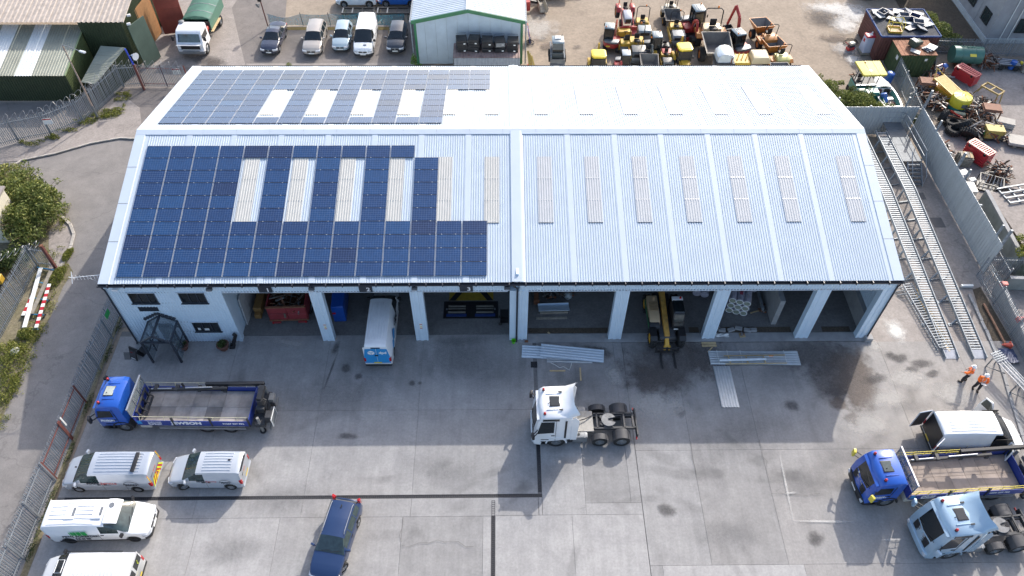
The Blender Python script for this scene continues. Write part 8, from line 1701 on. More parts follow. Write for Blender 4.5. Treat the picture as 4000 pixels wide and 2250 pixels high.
t = thing('fuel_tank', 'tall white fuel tank with a red top beside the red container', 'tank', (36.1, 35.0, 0), R(4)); MB().prism([(-.55, .2), (-.35, 1.75), (.35, 1.75), (.5, .2)], 'x', -.42, .42).build('tank_body', mat('faded white tank', (.5, .53, .62), .4, var=.08), t, bevel=.06, seg=2); MB().bx(-.44, .44, -.38, .38, 1.72, 1.92).build('red_top', REDL if False else paint('tank red', (.55, .03, .06)), t, bevel=.06, seg=2); MB().bx(-.25, .2, -.2, .2, 1.925, 1.94).build('filler_plate', PLATEW, t); MB().cyl((.25, .2, 1.92), (.25, .2, 2.05), .08, n=10).build('filler_cap', PLATEW, t); MB().bx(-.5, .5, -.6, .6, 0, .2).build('plinth', WOODG, t); MB().bx(-.44, -.425, -.15, .15, 1.2, 1.5).build('red_mark', REDL, t)
t = thing('hose_coil', 'black rubber hose looped on the ground beside the red container', 'hose', (35.2, 36.4, 0)); MB().tube([(.8 * math.cos(a) * (1 - a * .02), .45 * math.sin(a), .04 + .02 * a) for a in [k * .45 for k in range(34)]], .03, 5).build('loop', RUBBER, t)
t = thing('plate_compactor', 'small red and cream compactor standing on the wet concrete', 'compactor', G(3318, 195), R(20)); MB().bx(-.35, .35, -.25, .25, .05, .35).build('plate', RP, t, bevel=.03); MB().bx(-.3, .3, -.2, .2, .35, .6).build('engine', CHAS, t, bevel=.03); MB().bx(-.25, .3, -.22, .22, .62, .85).build('water_tank', mat('cream tank', (.6, .55, .42), .5), t, bevel=.05); MB().cyl((.35, -.1, .2), (.35, .12, .2), .2, n=12).build('wheel', BE, t); MB().tube([(-.3, -.2, .5), (-.7, -.2, .95), (-.7, .2, .95), (-.3, .2, .5)], .02, 5).build('handle', RP, t)
TEAL = paint('paver teal', (.02, .22, .16), rough=.45, dirt=.15)
t = thing('road_paver', 'teal road paver under a big yellow canopy behind the board fence', 'paver', (33.5, 27.9, 0), R(-88))
MB().prism([(-.95, -1.15), (1.15, -1.1), (1.25, -1.0), (1.25, 1.0), (1.15, 1.1), (-.95, 1.15)], 'z', 2.88, 3.06).build('canopy', paint('canopy yellow', (.55, .46, .06), rough=.6, coat=.1), t, bevel=.05, seg=2)
for y in (-.35, .42): MB().bx(-.9, 1.2, y - .015, y + .015, 3.06, 3.075).build('canopy_seam', DARK, t)
for x in (-.6, .7):
 for y in (-.7, .7): MB().beam((x, y, 1.4), (x + .1, y, 2.9), .07).build('canopy_post', GREYM, t)
MB().bx(-1.0, 1.6, -.95, .95, .5, 1.3).build('body', TEAL, t, bevel=.05); MB().bx(-.8, .5, -.9, .9, 1.3, 1.5).build('operator_deck', CHAS, t); MB().bx(.6, 1.5, -.9, -.2, 1.3, 1.36).build('teal_cover', TEAL, t); MB().bx(.6, 1.5, .1, .9, 1.3, 1.36).build('pale_cover', mat('pale teal', (.3, .5, .42), .5), t)
MB().beam((.55, -1.0, 1.5), (.55, 1.0, 1.5), .1).build('cross_rail', ALU, t)
for s in (1, -1): MB().prism([(1.6, .5), (3.2, .35), (3.3, 1.0), (1.6, 1.2)], 'y', s * 1.05, s * 1.1).build('hopper_wing', TEAL, t); MB().bx(-1.0, 1.4, s * .7, s * 1.0, .05, .5).build('track', RUBBER, t)
seat(t, -.2, 1.5, -.4); heap(t, 36, (-1.1, 0, 1.0), (.3, .9, .6), rg, (.3, .9), 'screed_gear'); MB().lathe([(.05, 0), (.06, .08), (.03, .12)], 8, (-.7, -.3, 3.06)).build('beacon', AMBER, t)
t = thing('small_boat', 'small open white motor boat behind the board fence', 'boat', (35.25, 26.9, 0), R(92)); BW = mat('gelcoat white', (.72, .71, .67), .3, var=.08, dirt=.1, coat=.4)
prof = [(-2.1, .82, .42), (-1.2, .95, .4), (-.2, .98, .38), (.7, .9, .4), (1.5, .66, .46), (2.1, .32, .55), (2.45, .04, .62)]
MB().loft([[(x, w, 1.0 + .1 * max(0, x - .5)), (x, w * .8, zk), (x, 0, zk - .14), (x, -w * .8, zk), (x, -w, 1.0 + .1 * max(0, x - .5))] for x, w, zk in prof], ring_closed=False, caps=False).build('hull', paint('boat teal', (.16, .42, .33)), t, smooth=50)
gun = [(x, w, 1.0 + .1 * max(0, x - .5)) for x, w, _ in prof]
MB().loft([[(x, w + .03, z), (x, w + .0, z + .06), (x, max(0, w - .13), z + .05), (x, max(0, w - .14), z)] for x, w, z in gun[:5]], caps=True).loft([[(x, -w - .03, z), (x, -w - .0, z + .06), (x, min(0, -w + .13), z + .05), (x, min(0, -w + .14), z)] for x, w, z in gun[:5]], caps=True).build('gunwale', BW, t, smooth=40)
MB().loft([[(x, w * k, z + .05 + (.16 if abs(k) < .9 else 0) * (1 if x < 2.2 else .3)) for k in (-1, -.5, 0, .5, 1)] for x, w, z in [(.62, .92, 1.02)] + gun[4:]], ring_closed=False, caps=False).build('foredeck', BW, t, smooth=50)
MB().prism([(-2.0, -.7), (.6, -.75), (.6, .75), (-2.0, .7)], 'z', .52, .56).build('cockpit_floor', mat('mouldy sole', (.3, .25, .22), .9, var=.3, dirt=.4), t); MB().bx(.5, .6, -.85, .85, .56, 1.08).build('bulkhead', BW, t); MB().bx(-2.12, -2.02, -.8, .8, .5, 1.05).build('transom', BW, t, bevel=.03)
MB().prism([(-.85, 1.0), (-.6, 1.25), (0, 1.36), (.6, 1.25), (.85, 1.0), (.8, 1.0), (0, 1.3), (-.8, 1.0)], 'x', .55, .63).build('windscreen_frame', BW, t); MB().bx(.38, .5, -.65, -.1, .6, 1.05).build('dash', BLACK, t); MB().bx(.38, .5, .15, .6, .6, 1.05).build('red_seat', mat('maroon seat', (.12, .03, .04), .6), t); MB().bx(-.7, -.4, -.6, .1, .56, .8).build('bench', BW, t, bevel=.03); MB().tube([(.3, -.38 + .17 * math.cos(a), .95 + .17 * math.sin(a)) for a in [k * math.pi / 5 for k in range(10)]], .02, 4, closed=True).build('steering_wheel', BLACK, t)
MB().bx(-1.5, 1.5, -.06, .06, .0, .3).build('keel_block', WOODG, t); heap(t, 16, (-1.2, -.3, .58), (.4, .3, .1), rg, (.2, .6), 'litter')
def drum(p, label, tilt=0., col=(.012, .10, .4), z=0.):
 t = thing('plastic_drum', label, 'drum', (p[0], p[1], z)); o = MB().lathe([(.22, 0), (.28, .06), (.29, .45), (.27, .5), (.29, .55), (.28, .85), (.2, .9), (.0, .9)], 14).build('shell', paint('drum blue', col, rough=.4), t, smooth=40); o.rotation_euler = (tilt, tilt * .6, 0); return t
drum((35.0, 25.9), 'blue plastic drum tipped inside the white boat', -.5, z=.62); t = drum((36.55, 29.6), 'big blue drum standing at the corner of the green container', .05); t.scale = (1.3, 1.3, 1.5)
drum(G(3668, 272), 'blue drum leaning by the scrap sheeting near the green container', .5); drum(G(3640, 290), 'blue drum lying in the red framed scrap', 1.0); drum(G(3945, 268), 'small bright blue drum beside the slatted trailer', .05, (.01, .09, .6))
palisade('rusty topped palisade panel between the boat and the scrap heap', [(37.6, 31.2), (37.05, 23.3)], 2.3)
t = thing('oil_tank', 'green cylindrical oil tank with a yellow label lying on a cradle', 'tank', (44.9, 32.7, 0), R(-5)); OT = paint('tank green', (.05, .16, .12), rough=.45, dirt=.08); MB().cyl((-1.35, 0, 1.15), (1.35, 0, 1.15), .82, n=24).build('shell', OT, t, smooth=40)
for x in (-.6, .6): MB().tube([(x, .83 * math.cos(a), 1.15 + .83 * math.sin(a)) for a in [k * math.pi / 10 for k in range(20)]], .02, 4, closed=True).build('band', OT, t); MB().bx(x - .08, x + .08, -.7, .7, 0, .45).build('cradle', RUST, t)
MB().bx(-.2, .3, -.1, .1, 1.96, 2.02).build('hatch', OT, t); o = MB().box((.3, -.73, 1.58), (.6, .02, .3), M=Matrix.Rotation(-.95, 3, 'X')).build('yellow_label', YEL, t)
def barriers(label, c, rz, n):
 t = thing('barrier_stack', label, 'barriers', (c[0], c[1], 0), rz, 'stacks of red plastic barriers'); BR = [paint('barrier red', (.55, .035, .045), rough=.45, dirt=.05), paint('barrier faded', (.62, .16, .15), rough=.5)]
 b = MB();
 for y in (-.5, .36): b.bx(-1.05, 1.05, y, y + .14, 0, .08)
 for k in range(10): b.bx(-1.0 + k * .2, -.9 + k * .2, -.36, .36, .01, .07)
 for x in (-1.08, 1.0): b.bx(x, x + .08, -.5, .5, 0, .08)
 me = None
 for k in range(n):
  if me is None: o = b.build('barrier', BR[0], t); me = o.data; o.location = (0, 0, .1)
  else: o = inst('barrier', me, t, (rr.uniform(-.03, .03), rr.uniform(-.03, .03), .1 + k * .11), (0, 0, rr.uniform(-.02, .02)))
 if True:
  o = MB(); o.v = list(b.v); o.f = list(b.f); o.m = list(b.m); q = o.build('top_barrier', BR[1], t); q.location = (0, 0, .1 + n * .11)
 for x in (-.75, .75):
  for s in (-1, 1): MB().beam((x, s * .55, .12 + n * .09), (x, s * .62, .3 + n * .1), .18, .04).build('foot', BLACK, t)
barriers('stack of faded red plastic barriers by the green oil tank', (44.2, 30.2), R(-58), 9); barriers('stack of red plastic barriers beside the pallets at the right edge', (40.7, 18.8), R(-60), 11)
def table(label, c, rz, w, d, h):
 t = thing('steel_table', label, 'table', (c[0], c[1], 0), rz); m = mat('brown rusted plate', (.25, .12, .075), .75, var=.15, dirt=.15); MB().bx(-w / 2, w / 2, -d / 2, d / 2, h - .12, h).build('top', m, t); MB().bx(-w / 2 - .08, w / 2 + .08, -d / 2 - .1, d / 2, h - .2, h - .125).build('apron', m, t)
 for x in (-1, 1):
  for y in (-1, 1): MB().beam((x * w / 2, y * d / 2, 0), (x * (w / 2 - .03), y * (d / 2 - .03), h - .2), .09).build('leg', RUST, t)
 MB().beam((-w / 2, -d / 2, .15), (0, -d / 2, h - .2), .06).build('brace', RUST, t); MB().beam((w / 2, -d / 2, .15), (0, -d / 2, h - .2), .06).build('brace', RUST, t); return t
table('brown rusty steel table close to the palisade panel and yellow slats', (39.6, 28.4), R(-8), 1.3, .95, 1.3); table('brown rusty steel table standing by the pale concrete slabs', (44.0, 24.4), R(-12), 1.45, 1.0, 1.3)
t = thing('yellow_screen', 'yellow slatted steel screen tilted against the yellow and green tank', 'screen', (41.15, 27.7, 0), R(-62)); YS = paint('faded yellow steel', (.62, .42, .09), rough=.5, dirt=.1)
for k in range(10): MB().beam((-1.1, -.55 + k * .12, 1.5), (1.25, -.5 + k * .11, 1.1), .07, .05).build('slat', YS, t)
for y in (-.62, .62): MB().beam((-1.15, y, 1.5), (1.3, y, 1.1), .1).build('side_rail', YS, t); MB().beam((-1.1, y, 0), (-1.1, y, 1.5), .1).build('leg', YT, t); MB().beam((1.2, y, 0), (1.2, y, 1.1), .1).build('leg', YT, t)
MB().tube([(-1.1, -.6, 1.5), (-1.6, 0, 2.1), (-1.1, .6, 1.5)], .05, 5).build('hitch', YS, t); MB().bx(-1.0, 1.1, -.6, .6, .3, .9).build('hopper', YT, t)
t = thing('yellow_tank', 'round yellow topped teal tank among the scrap machinery', 'tank', (41.75, 25.7, 0)); YTK = paint('tank yellow', (.66, .55, .03), rough=.4); MB().lathe([(.72, 0), (.86, .1), (.86, .6)], 18).build('lower_tank', paint('tank teal', (.01, .22, .2)), t, smooth=40); MB().lathe([(.88, .6), (.88, 1.35), (.8, 1.5), (.3, 1.62), (.0, 1.64)], 18).build('upper_tank', YTK, t, smooth=35)
for k in range(9): a = k * 2 * math.pi / 9; MB().beam((.1 * math.cos(a), .1 * math.sin(a), 1.65), (.82 * math.cos(a), .82 * math.sin(a), 1.5), .05, .04).build('rib', YTK, t)
MB().bx(-.25, .25, -.895, -.87, .85, 1.15).build('label', GREYM, t)
t = thing('fence_panels', 'pile of galvanised mesh fence panels lying beside the yellow screen', 'fence panels', (43.1, 28.6, 0), R(-4))
for k in range(3):
 z = .08 + k * .06; dx = k * .09
 for a, b_ in (((-.95, -2 + dx), (.95, -1.95)), ((.95, -1.95), (.75 + dx, 1.9)), ((.75 + dx, 1.9), (-.8, 1.95)), ((-.8, 1.95), (-.95, -2 + dx))): MB().cyl((*a, z), (*b_, z), .025, n=6).build('tube', ALU, t)
MB().add([(-.9, -1.9, .15), (.9, -1.9, .15), (.75, 1.85, .15), (-.75, 1.85, .15)], [(0, 1, 2, 3)]).build('mesh', mat('fine weld mesh', (.3, .29, .28), .6, .3, alpha=.35), t)
t = thing('yellow_stand', 'faded yellow steel stand with four splayed legs beyond the mesh panels', 'stand', (45.2, 27.2, 0), R(-55)); YO = mat('weathered ochre', (.42, .30, .12), .7, var=.2, dirt=.2)
for y in (-.45, .45):
 MB().beam((-.9, y, 1.2), (.9, y, 1.2), .1, .14).build('top_rail', YO, t)
 for x, e in ((-.8, -1.25), (.8, 1.0)): MB().beam((x, y, 1.15), (e, y * 1.1, 0), .09).build('leg', YO, t)
for x in (-.85, 0, .85): MB().beam((x, -.45, 1.2), (x, .45, 1.2), .1).build('cross_rail', YO, t)
def tyre(p, r, w, label, rot):
 t = thing('scrap_tyre', label, 'tyre', (p[0], p[1], p[2])); o = MB().lathe([(r * .55, -w / 2), (r * .9, -w / 2), (r, -w * .3), (r, w * .3), (r * .9, w / 2), (r * .55, w / 2), (r * .6, 0)], 22, axis='y').build('tread', RUBBER, t, smooth=40); o.rotation_euler = rot; lg = MB()
 for k in range(18):
  a = 2 * math.pi * k / 18
  for e in (0, 1): lg.box((r * math.cos(a + e * .17), (-.25 + .5 * e) * w, r * math.sin(a + e * .17)), (.07, w * .5, .1), M=Matrix.Rotation((.5 if e else -.5), 3, 'Z') @ Matrix.Rotation(-a, 3, 'Y'))
 o2 = lg.build('lugs', RUBBER, o); tag(o2, kind='stuff')
tyre((39.7, 24.0, .62), .55, .35, 'upright worn tractor tyre nearest the board fence', (0, 0, .6)); tyre((40.5, 23.4, .25), .7, .45, 'big tractor tyre lying flat under the second one', (R(80), 0, .2)); tyre((41.0, 22.9, .6), .72, .45, 'big tractor tyre leaning on the flat one', (R(45), 0, .5)); tyre((40.2, 22.4, .24), .66, .42, 'flat tractor tyre at the front left of the tyre heap', (R(88), 0, 0)); tyre((41.0, 21.7, .55), .66, .42, 'tractor tyre half upright at the front of the tyre heap', (R(35), .2, -.4)); tyre((41.6, 21.2, .22), .62, .34, 'road tyre with a pale wall lying near the red barriers', (R(84), 0, .1))
MS = [('dark scrap strewn along the back of the board fence by the pallets', 37.9, 19.6, .6, .9), ('low scrap between the yellow box and the pale slabs', 43.6, 21.9, .6, .7), ('rusty rods between the brown table and the yellow stand', 44.3, 25.8, .8, .7), ('engine scrap between the mesh panels and the yellow tank', 42.6, 26.6, .7, .7), ('heap of rusty frames and levers between the tyres and the yellow tank', 42.6, 24.4, 1.0, .9), ('rusty hitch and linkage parts in front of the brown table', 43.2, 23.3, .9, .9), ('dark rusty digger attachments behind the upright tyre', 39.9, 26.1, .8, .7), ('brown scrap frames under the brown table by the palisade', 39.3, 27.4, .8, .9), ('scrap rods and buckets next to the yellow box', 42.3, 22.4, .9, .8), ('rusty plough frame by the dark palisade', 47.3, 32.6, 1.1, .9), ('tangle of red and brown scrap against the green container', 41.4, 30.3, .7, 1.2), ('scrap arms and hoses below the raised concrete bank', 41.6, 16.6, 1.0, .8)]
for lab, x, y, h, s in MS:
 t = thing('scrap_heap', lab, 'scrap', (x, y, 0)); heap(t, 76, (0, 0, .1), (s, s, h), rg, (.4, 1.3)); MB().box((rr.uniform(-.3, .3), rr.uniform(-.3, .3), .35), (.8, .5, .5), rr.uniform(-.7, .7)).build('casting', RUST, t, bevel=.05); MB().tube([(-.6, -.3, .2), (-.3, .2, .9), (.3, .1, 1.0), (.7, -.4, .3)], .045, 6).build('hose', RUBBER, t); MB().cyl((-.3, .4, .3), (.4, .5, .5), .16, n=10).build('pipe_stub', SCR[2], t)
t = thing('open_skip_frame', 'bent steel tray holding a red ram beside the tyres', 'tray', (41.0, 24.3, 0), R(-20)); b = MB()
for a, b_ in (((-.9, -.4), (.9, -.5)), ((.9, -.5), (1.0, .4)), ((1.0, .4), (-.8, .5)), ((-.8, .5), (-.9, -.4))): MB().beam((*a, .5), (*b_, .5), .07, .12).build('rim', RUST, t)
MB().beam((-.5, .3, .6), (.5, -.3, .5), .12).build('red_ram', RP, t); MB().bx(-.2, .8, .1, .45, .3, .62).build('cream_guard', mat('cream guard', (.5, .47, .3), .6), t, bevel=.05); MB().tube([(.2, .5, .6), (1.1, .4, .75), (1.0, -.5, .6), (.3, -.6, .5)], .04, 6).build('hose', RUBBER, t)
t = thing('generator_box', 'yellow box with a green painted end beside the tyres', 'box', G(3870, 535), R(-8)); MB().bx(-.8, .75, -.5, .5, .15, 1.0).build('case', mat('dirty yellow case', (.42, .33, .08), .6, var=.2, dirt=.4, dcol=(.05, .04, .03)), t, bevel=.03); MB().prism([(-.3, .45), (.0, .8), (.25, .45), (-.05, .2)], 'x', -.82, -.805).build('green_mark', GRN, t); MB().bx(-.9, .85, -.55, .55, 0, .15).build('skid', CHAS, t)
for (x, y, rz, w, d, lab) in ((45.2, 23.5, -.4, 1.6, 1.0, 'pale concrete slabs stacked under the brown table'), ):
 t = thing('slab_stack', lab, 'slabs', (x, y, 0), rz)
 for k in range(3): MB().bx(-w / 2, w / 2, -d / 2 + k * .06, d / 2, k * .16, k * .16 + .13).build('slab', CONCW if False else mat('cast slab', (.46, .43, .38), .85, var=.12), t, bevel=.01)
t = thing('concrete_panel', 'long cream panel lying on blocks at the right edge', 'panel', (45.9, 20.6, 0), R(-16)); MB().bx(-1.6, 2.4, -.7, .7, .25, .5).build('face', MATS['cast slab'], t, bevel=.03); MB().bx(-1.62, -1.5, -.7, .7, .5, .54).build('end_lip', MATS['cast slab'], t)
for x in (-1.0, 1.4): MB().bx(x - .15, x + .15, -.6, .6, 0, .25).build('bearer', WOODG, t)
t = thing('pallet_stack', 'stack of weathered pallets with boards on top beside the red barriers', 'pallets', (39.4, 18.3, 0), R(-10))
for k in range(6):
 for y in (-.45, 0, .4): MB().bx(-.55, .55, y, y + .1, k * .15 + .0, k * .15 + .1).build('bearer', WOODG, t)
 for x in range(5): MB().bx(-.55 + x * .235, -.42 + x * .235, -.46, .51, k * .15 + .1, k * .15 + .12).build('deck_board', WOODG, t)
for k in range(4): MB().bx(-.5 + k * .25, -.28 + k * .25, -.4, .35, .92, 1.0).build('loose_board', WOOD if k % 2 else WOODG, t)
t = thing('steel_grating', 'grey welded steel lattice lying on the edge of the raised bank', 'grating', (41.2, 12.9, 1.5), R(12))
for k in range(4): MB().bx(-1.5, 1.5, -.9 + k * .55, -.78 + k * .55, .05, .15).build('long_bar', GREYM if k % 2 else GALV, t)
for k in range(4): MB().bx(-1.4 + k * .9, -1.3 + k * .9, -.9, .85, .0, .049).build('cross_bar', GALV, t)
t = thing('white_cabinet', 'white metal cabinet lying on its back behind the east board fence', 'cabinet', (38.2, 14.6, 0), R(-4)); MB().bx(-.7, .6, -.6, .6, 0, .75).build('case', mat('white cabinet', (.72, .7, .66), .45), t, bevel=.03); MB().bx(-.2, .05, -.1, .08, .751, .76).build('vent', RUST, t); MB().bx(.601, .62, -.5, .5, .1, .7).build('side_panel', MATS['cream tank'], t)
t = thing('grey_bin', 'upturned grey bin behind the white cabinet', 'bin', (38.6, 16.5, 0), R(20)); MB().prism([(-.6, 0), (-.45, .55), (.45, .6), (.6, .05)], 'y', -.35, .35).build('shell', PANC[0], t, bevel=.05); MB().bx(-.4, .4, -.3, .3, .58, .62).build('base_panel', PANC[0], t)
t = thing('wire_cage', 'dark wire cage full of bars beyond the grey bin', 'cage', (40.4, 15.3, 0), R(-25)); MB().bx(-.9, .9, -.65, .65, 0, .1).build('tray', BLACK, t)
for k in range(6): MB().beam((-.8 + k * .32, -.6, .2), (-.5 + k * .25, .6, .75), .05).build('bar', GALV if k % 2 else SCR[3], t)
for p, q in (((-.9, -.65), (.9, -.65)), ((.9, -.65), (.9, .65)), ((.9, .65), (-.9, .65)), ((-.9, .65), (-.9, -.65))): MB().beam((*p, .75), (*q, .75), .07).build('rim', BLACK, t); MB().beam((*p, 0), (*p, .75), .06).build('corner_post', BLACK, t)
t = thing('dark_sheet', 'dark steel sheet leaning on the wire cage', 'sheet', (41.4, 14.5, 0), R(-20)); MB().box((0, 0, .5), (1.5, .05, .9), M=Matrix.Rotation(.6, 3, 'X')).build('plate', PANC[1], t)
t = thing('white_box', 'white plastic box lid lying in the scrap behind the board fence', 'box', (39.3, 16.0, .0), R(15)); MB().bx(-.3, .3, -.2, .2, 0, .3).build('lid', PLATEW, t, bevel=.04)
t = thing('slatted_trailer', 'low dark trailer with pale slats by the palisade', 'trailer', (49.2, 32.4, 0), R(-8)); MB().bx(-1.1, 1.1, -.6, .6, .45, .55).build('bed', CHAS, t)
for k in range(4): MB().bx(-1.0, 1.0, -.5 + k * .28, -.38 + k * .28, .55, .6).build('slat', PANC[0], t)
for x in (-.7, .7):
 for s in (1, -1): wheel(t, x, s * .6, .25, .15, 'black', 0, s)
MB().bx(1.1, 1.3, -.2, .1, .5, .7).build('yellow_block', YEL, t)
t = thing('sheeted_stack', 'stack under a grey tarpaulin at the right edge by the palisade', 'stack', (51.6, 31.9, 0), R(-6)); MB().bx(-1.2, 1.2, -.6, .6, 0, .5).build('pallet_load', WOODG, t); MB().loft([[(x, y, .52 + rr.random() * .18) for y in (-.65, -.3, 0, .3, .65)] for x in (-1.2, -.7, -.2, .3, .8, 1.25)], ring_closed=False, caps=False).build('tarpaulin', PANC[1], t, smooth=60)
t = thing('timber_pile', 'pile of timber and dark pipes at the right edge of the junk yard', 'timber', (50.6, 28.9, 0), R(25))
for k in range(7): MB().beam((-1.1, -.5 + k * .16, .1 + (k % 3) * .12), (1.1, -.45 + k * .15, .12 + (k % 2) * .15), .12, .1).build('timber', WOODG if k % 2 else SCR[0], t)
t = thing('scrap_sheeting', 'crumpled ribbed sheeting leaning on the end of the green container', 'sheeting', (41.9, 31.6, 0), R(70)); csheet('sheet', (-.8, 0, 0), (.8, 0, 0), (-.7, .5, 1.7), (.7, .6, 1.5), .16, .04, GALV, t); csheet('sheet', (-.4, .15, .2), (.9, .2, .1), (-.3, .7, 1.9), (.8, .7, 1.7), .16, .04, GALV, t)
for (a, b_, m, lab) in (((3572, 262), (3640, 300), WOODG, 'long grey timber lying on the scrap behind the palisade panel'), ((3590, 296), (3678, 262), RP, 'long red bar sloping over the scrap behind the palisade panel'), ((3555, 292), (3600, 288), WOODG, 'short timber beside the palisade panel')):
 p, q = G(*a), G(*b_); t = thing('loose_bar', lab, 'bar', p); MB().beam((0, 0, .25), (*(q - p).xy, .35), .1, .1).build('length', m, t)
t = thing('traffic_cone', 'red and white cone in the scrap by the mesh panels', 'cone', G(3662, 302)); MB().lathe([(.2, 0), (.12, .3)], 10).build('cone_body', MATS['paint cone red'], t, smooth=40); MB().lathe([(.12, .3), (.05, .62)], 10).build('white_sleeve', PLATEW, t, smooth=40)
t = thing('parked_machine', 'dark machine cut by the right edge beyond the scrap', 'machine', (46.3, 16.8, 0), R(10)); MB().bx(-1.2, 1.2, -.8, .8, .3, 1.2).build('body', CHAS, t, bevel=.06); MB().bx(-.8, .4, -.7, .7, 1.2, 1.26).build('yellow_top', YO, t)
for x in (-.8, .8):
 for s in (1, -1): wheel(t, x, s * .8, .4, .25, 'black', 0, s)
# the two workers
SKIN = mat('skin', (.45, .27, .2), .55, var=.06); TRO = mat('black work trousers', (.018, .018, .022), .85, var=.2); BOOT = mat('black boots', (.015, .013, .012), .6); REFL = mat('reflective tape', (.55, .56, .56), .4, var=.05); HELM = paint('white helmet', (.8, .8, .8), rough=.3)
def skin(name, vs, es, rs, m, par, sub=1):
 me = bpy.data.meshes.new(name); me.from_pydata(vs, es, []); o = bpy.data.objects.new(name, me); COL.objects.link(o)
 md = o.modifiers.new('s', 'SKIN'); md.use_smooth_shade = True
 for v, r in zip(me.skin_vertices[0].data, rs): v.radius = r if isinstance(r, tuple) else (r, r); v.use_root = False
 me.skin_vertices[0].data[0].use_root = True
 s2 = o.modifiers.new('u', 'SUBSURF'); s2.levels = s2.render_levels = sub
 bpy.context.view_layer.update(); n = bpy.data.meshes.new_from_object(o.evaluated_get(bpy.context.evaluated_depsgraph_get())); n.name = name; n.materials.clear(); n.materials.append(m)
 n.polygons.foreach_set('use_smooth', [True] * len(n.polygons))
 bpy.data.objects.remove(o); q = bpy.data.objects.new(name, n); COL.objects.link(q); q.parent = par; return q
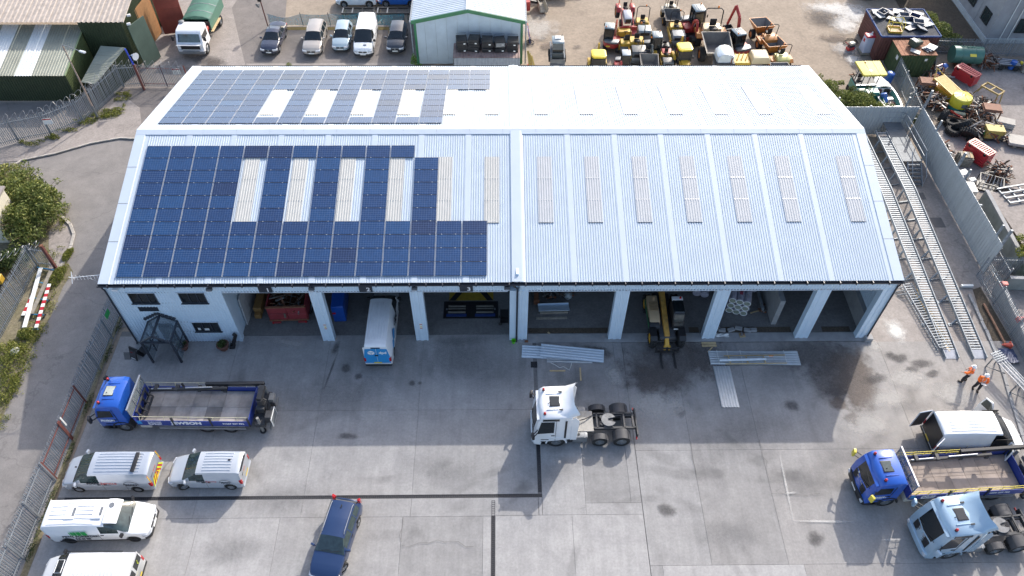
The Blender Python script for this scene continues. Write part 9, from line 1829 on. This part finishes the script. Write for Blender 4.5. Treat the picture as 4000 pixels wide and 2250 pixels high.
def person(label, p, rz, arms, stride=.14, look=0., lean=.0):
 t = thing('person', label, 'person', p, rz, 'two workers in orange hi-vis')
 hip = .92; sh = 1.42; L = lean
 ank = [(stride, .13), (-stride * .6, -.13)]
 vs = [(0, 0, hip), (L * .5, 0, 1.15), (L, 0, 1.36), (L + .01, 0, 1.5), (L + .03, 0, 1.62), (L + .03, 0, 1.74)]; es = [(0, 1), (1, 2), (2, 3), (3, 4), (4, 5)]; rs = [(.12, .15), (.11, .145), (.11, .17), .055, (.085, .075), (.07, .065)]
 for i, s in enumerate((1, -1)):
  n = len(vs); ax, ay = ank[i]; vs += [(.0, s * .1, hip - .06), (ax * .6 + .04, s * .12, .5), (ax, s * .13, .1), (ax + .14, s * .15, .05)]; es += [(0, n), (n, n + 1), (n + 1, n + 2), (n + 2, n + 3)]; rs += [.085, .06, .045, .04]
  n = len(vs); e, w = arms[i]; vs += [(L, s * .19, sh - .02), e, w]; es += [(2, n), (n, n + 1), (n + 1, n + 2)]; rs += [.055, .042, .032]
  d = (Vector(w) - Vector(e)).normalized(); m_ = len(vs); c = Vector(w) + d * .06; vs.append(tuple(c)); es.append((n + 2, m_)); rs.append((.03, .022))
  side = d.cross(Vector((0, 0, 1))).normalized() if abs(d.z) < .9 else Vector((0, 1, 0)); up = side.cross(d)
  for k in range(4):
   q = len(vs); off = side * (-.027 + k * .018); ln = (.05, .062, .058, .042)[k]; vs += [tuple(c + off + d * .03), tuple(c + off + d * (.03 + ln) - up * .02)]; es += [(m_, q), (q, q + 1)]; rs += [.0095, .008]
  q = len(vs); vs += [tuple(Vector(w) + side * -.035 + d * .04), tuple(Vector(w) + side * -.05 + d * .085 - up * .01)]; es += [(m_, q), (q, q + 1)]; rs += [.011, .009]
 body = skin('body', vs, es, rs, SKIN, t)
 fc = MB(); fx = L + .112
 for s in (1, -1): fc.lathe([(.001, -.012), (.012, -.006), (.012, .006), (.001, .012)], 6, (fx - .012, s * .034, 1.69));
 tag(fc.build('eyes', BLACK, body), kind='stuff'); MB().prism([(fx - .02, 1.69), (fx + .022, 1.645), (fx - .02, 1.635)], 'y', -.014, .014).build('nose', SKIN, body); MB().bx(fx - .03, fx - .006, -.026, .026, 1.592, 1.602).build('mouth', mat('lips', (.3, .12, .1), .5), body)
 for s in (1, -1): MB().lathe([(.005, -.008), (.03, -.004), (.03, .004), (.005, .008)], 8, (L + .02, s * .083, 1.66), axis='y').build('ear', SKIN, body)
 MB().lathe([(.09, 0), (.095, .06), (.06, .09)], 10, (L + .005, 0, 1.63)).build('hair', mat('dark hair', (.03, .022, .016), .8), body, smooth=50)
 tv = [(0, 0, hip + .02), (0, 0, hip + .1)]; te = [(0, 1)]; tr = [(.145, .175), (.135, .165)]
 for i, s in enumerate((1, -1)):
  n = len(tv); ax, ay = ank[i]; tv += [(0, s * .1, hip - .08), (ax * .6 + .04, s * .12, .5), (ax, s * .13, .14)]; te += [(0, n), (n, n + 1), (n + 1, n + 2)]; tr += [.13, .105, .085]
 skin('trousers', tv, te, tr, TRO, t)
 jv = [(L * .3, 0, hip + .08), (L * .6, 0, 1.18), (L, 0, 1.38), (L, 0, 1.47)]; je = [(0, 1), (1, 2), (2, 3)]; jr = [(.18, .225), (.175, .22), (.165, .235), (.09, .1)]
 for i, s in enumerate((1, -1)):
  n = len(jv); e, w = arms[i]; jv += [(L, s * .2, sh - .02), e, tuple(Vector(e).lerp(Vector(w), .8))]; je += [(2, n), (n, n + 1), (n + 1, n + 2)]; jr += [.105, .085, .07]
 jk = skin('hi_vis_jacket', jv, je, jr, ORANGEV, t)
 for z in (1.06, 1.2): MB().loft([[(L * .5 + .19 * math.cos(a), .24 * math.sin(a), z + dz) for a in [k * math.pi / 8 for k in range(16)]] for dz in (0, .05)], caps=False).build('reflective_band', REFL, jk)
 for s in (1, -1): MB().tube([(L * .5 + .16, s * .1, 1.22), (L + .13, s * .1, 1.4), (L, s * .1, 1.475), (L - .14, s * .1, 1.4), (L * .5 - .16, s * .1, 1.22)], .024, 4).build('brace_band', REFL, jk)
 MB().lathe([(.155, 0), (.125, .012), (.122, .05), (.1, .11), (.05, .145), (.0, .15)], 14, (L + .02, 0, 1.71)).build('helmet', HELM, t, smooth=50); MB().prism([(L + .1, -.09), (L + .19, -.06), (L + .19, .06), (L + .1, .09)], 'z', 1.71, 1.722).build('helmet_peak', HELM, t)
 for i, s in enumerate((1, -1)): ax, ay = ank[i]; MB().bx(ax - .09, ax + .2, s * .14 - .055, s * .14 + .055, 0, .11).bx(ax - .09, ax + .05, s * .14 - .05, s * .14 + .05, .11, .2).build('boot', BOOT, t, bevel=.03, seg=2)
 return t
q = G(3762, 1490); person('worker in orange hi-vis and white helmet pointing with an arm, the left one', (q.x, q.y, 0), R(150), [((.22, .34, 1.28), (.5, .42, 1.3)), ((.0, -.34, 1.16), (.18, -.3, .98))], lean=.02)
q = G(3808, 1520); t = person('worker in orange hi-vis holding papers, the right one', (q.x, q.y, 0), R(-110), [((.1, .3, 1.14), (.32, .12, 1.16)), ((.1, -.3, 1.14), (.32, -.12, 1.16))], stride=.1, lean=.03)
MB().box((.42, .0, 1.2), (.22, .3, .01), M=Matrix.Rotation(-.4, 3, 'Y')).build('papers', PLATEW, t)
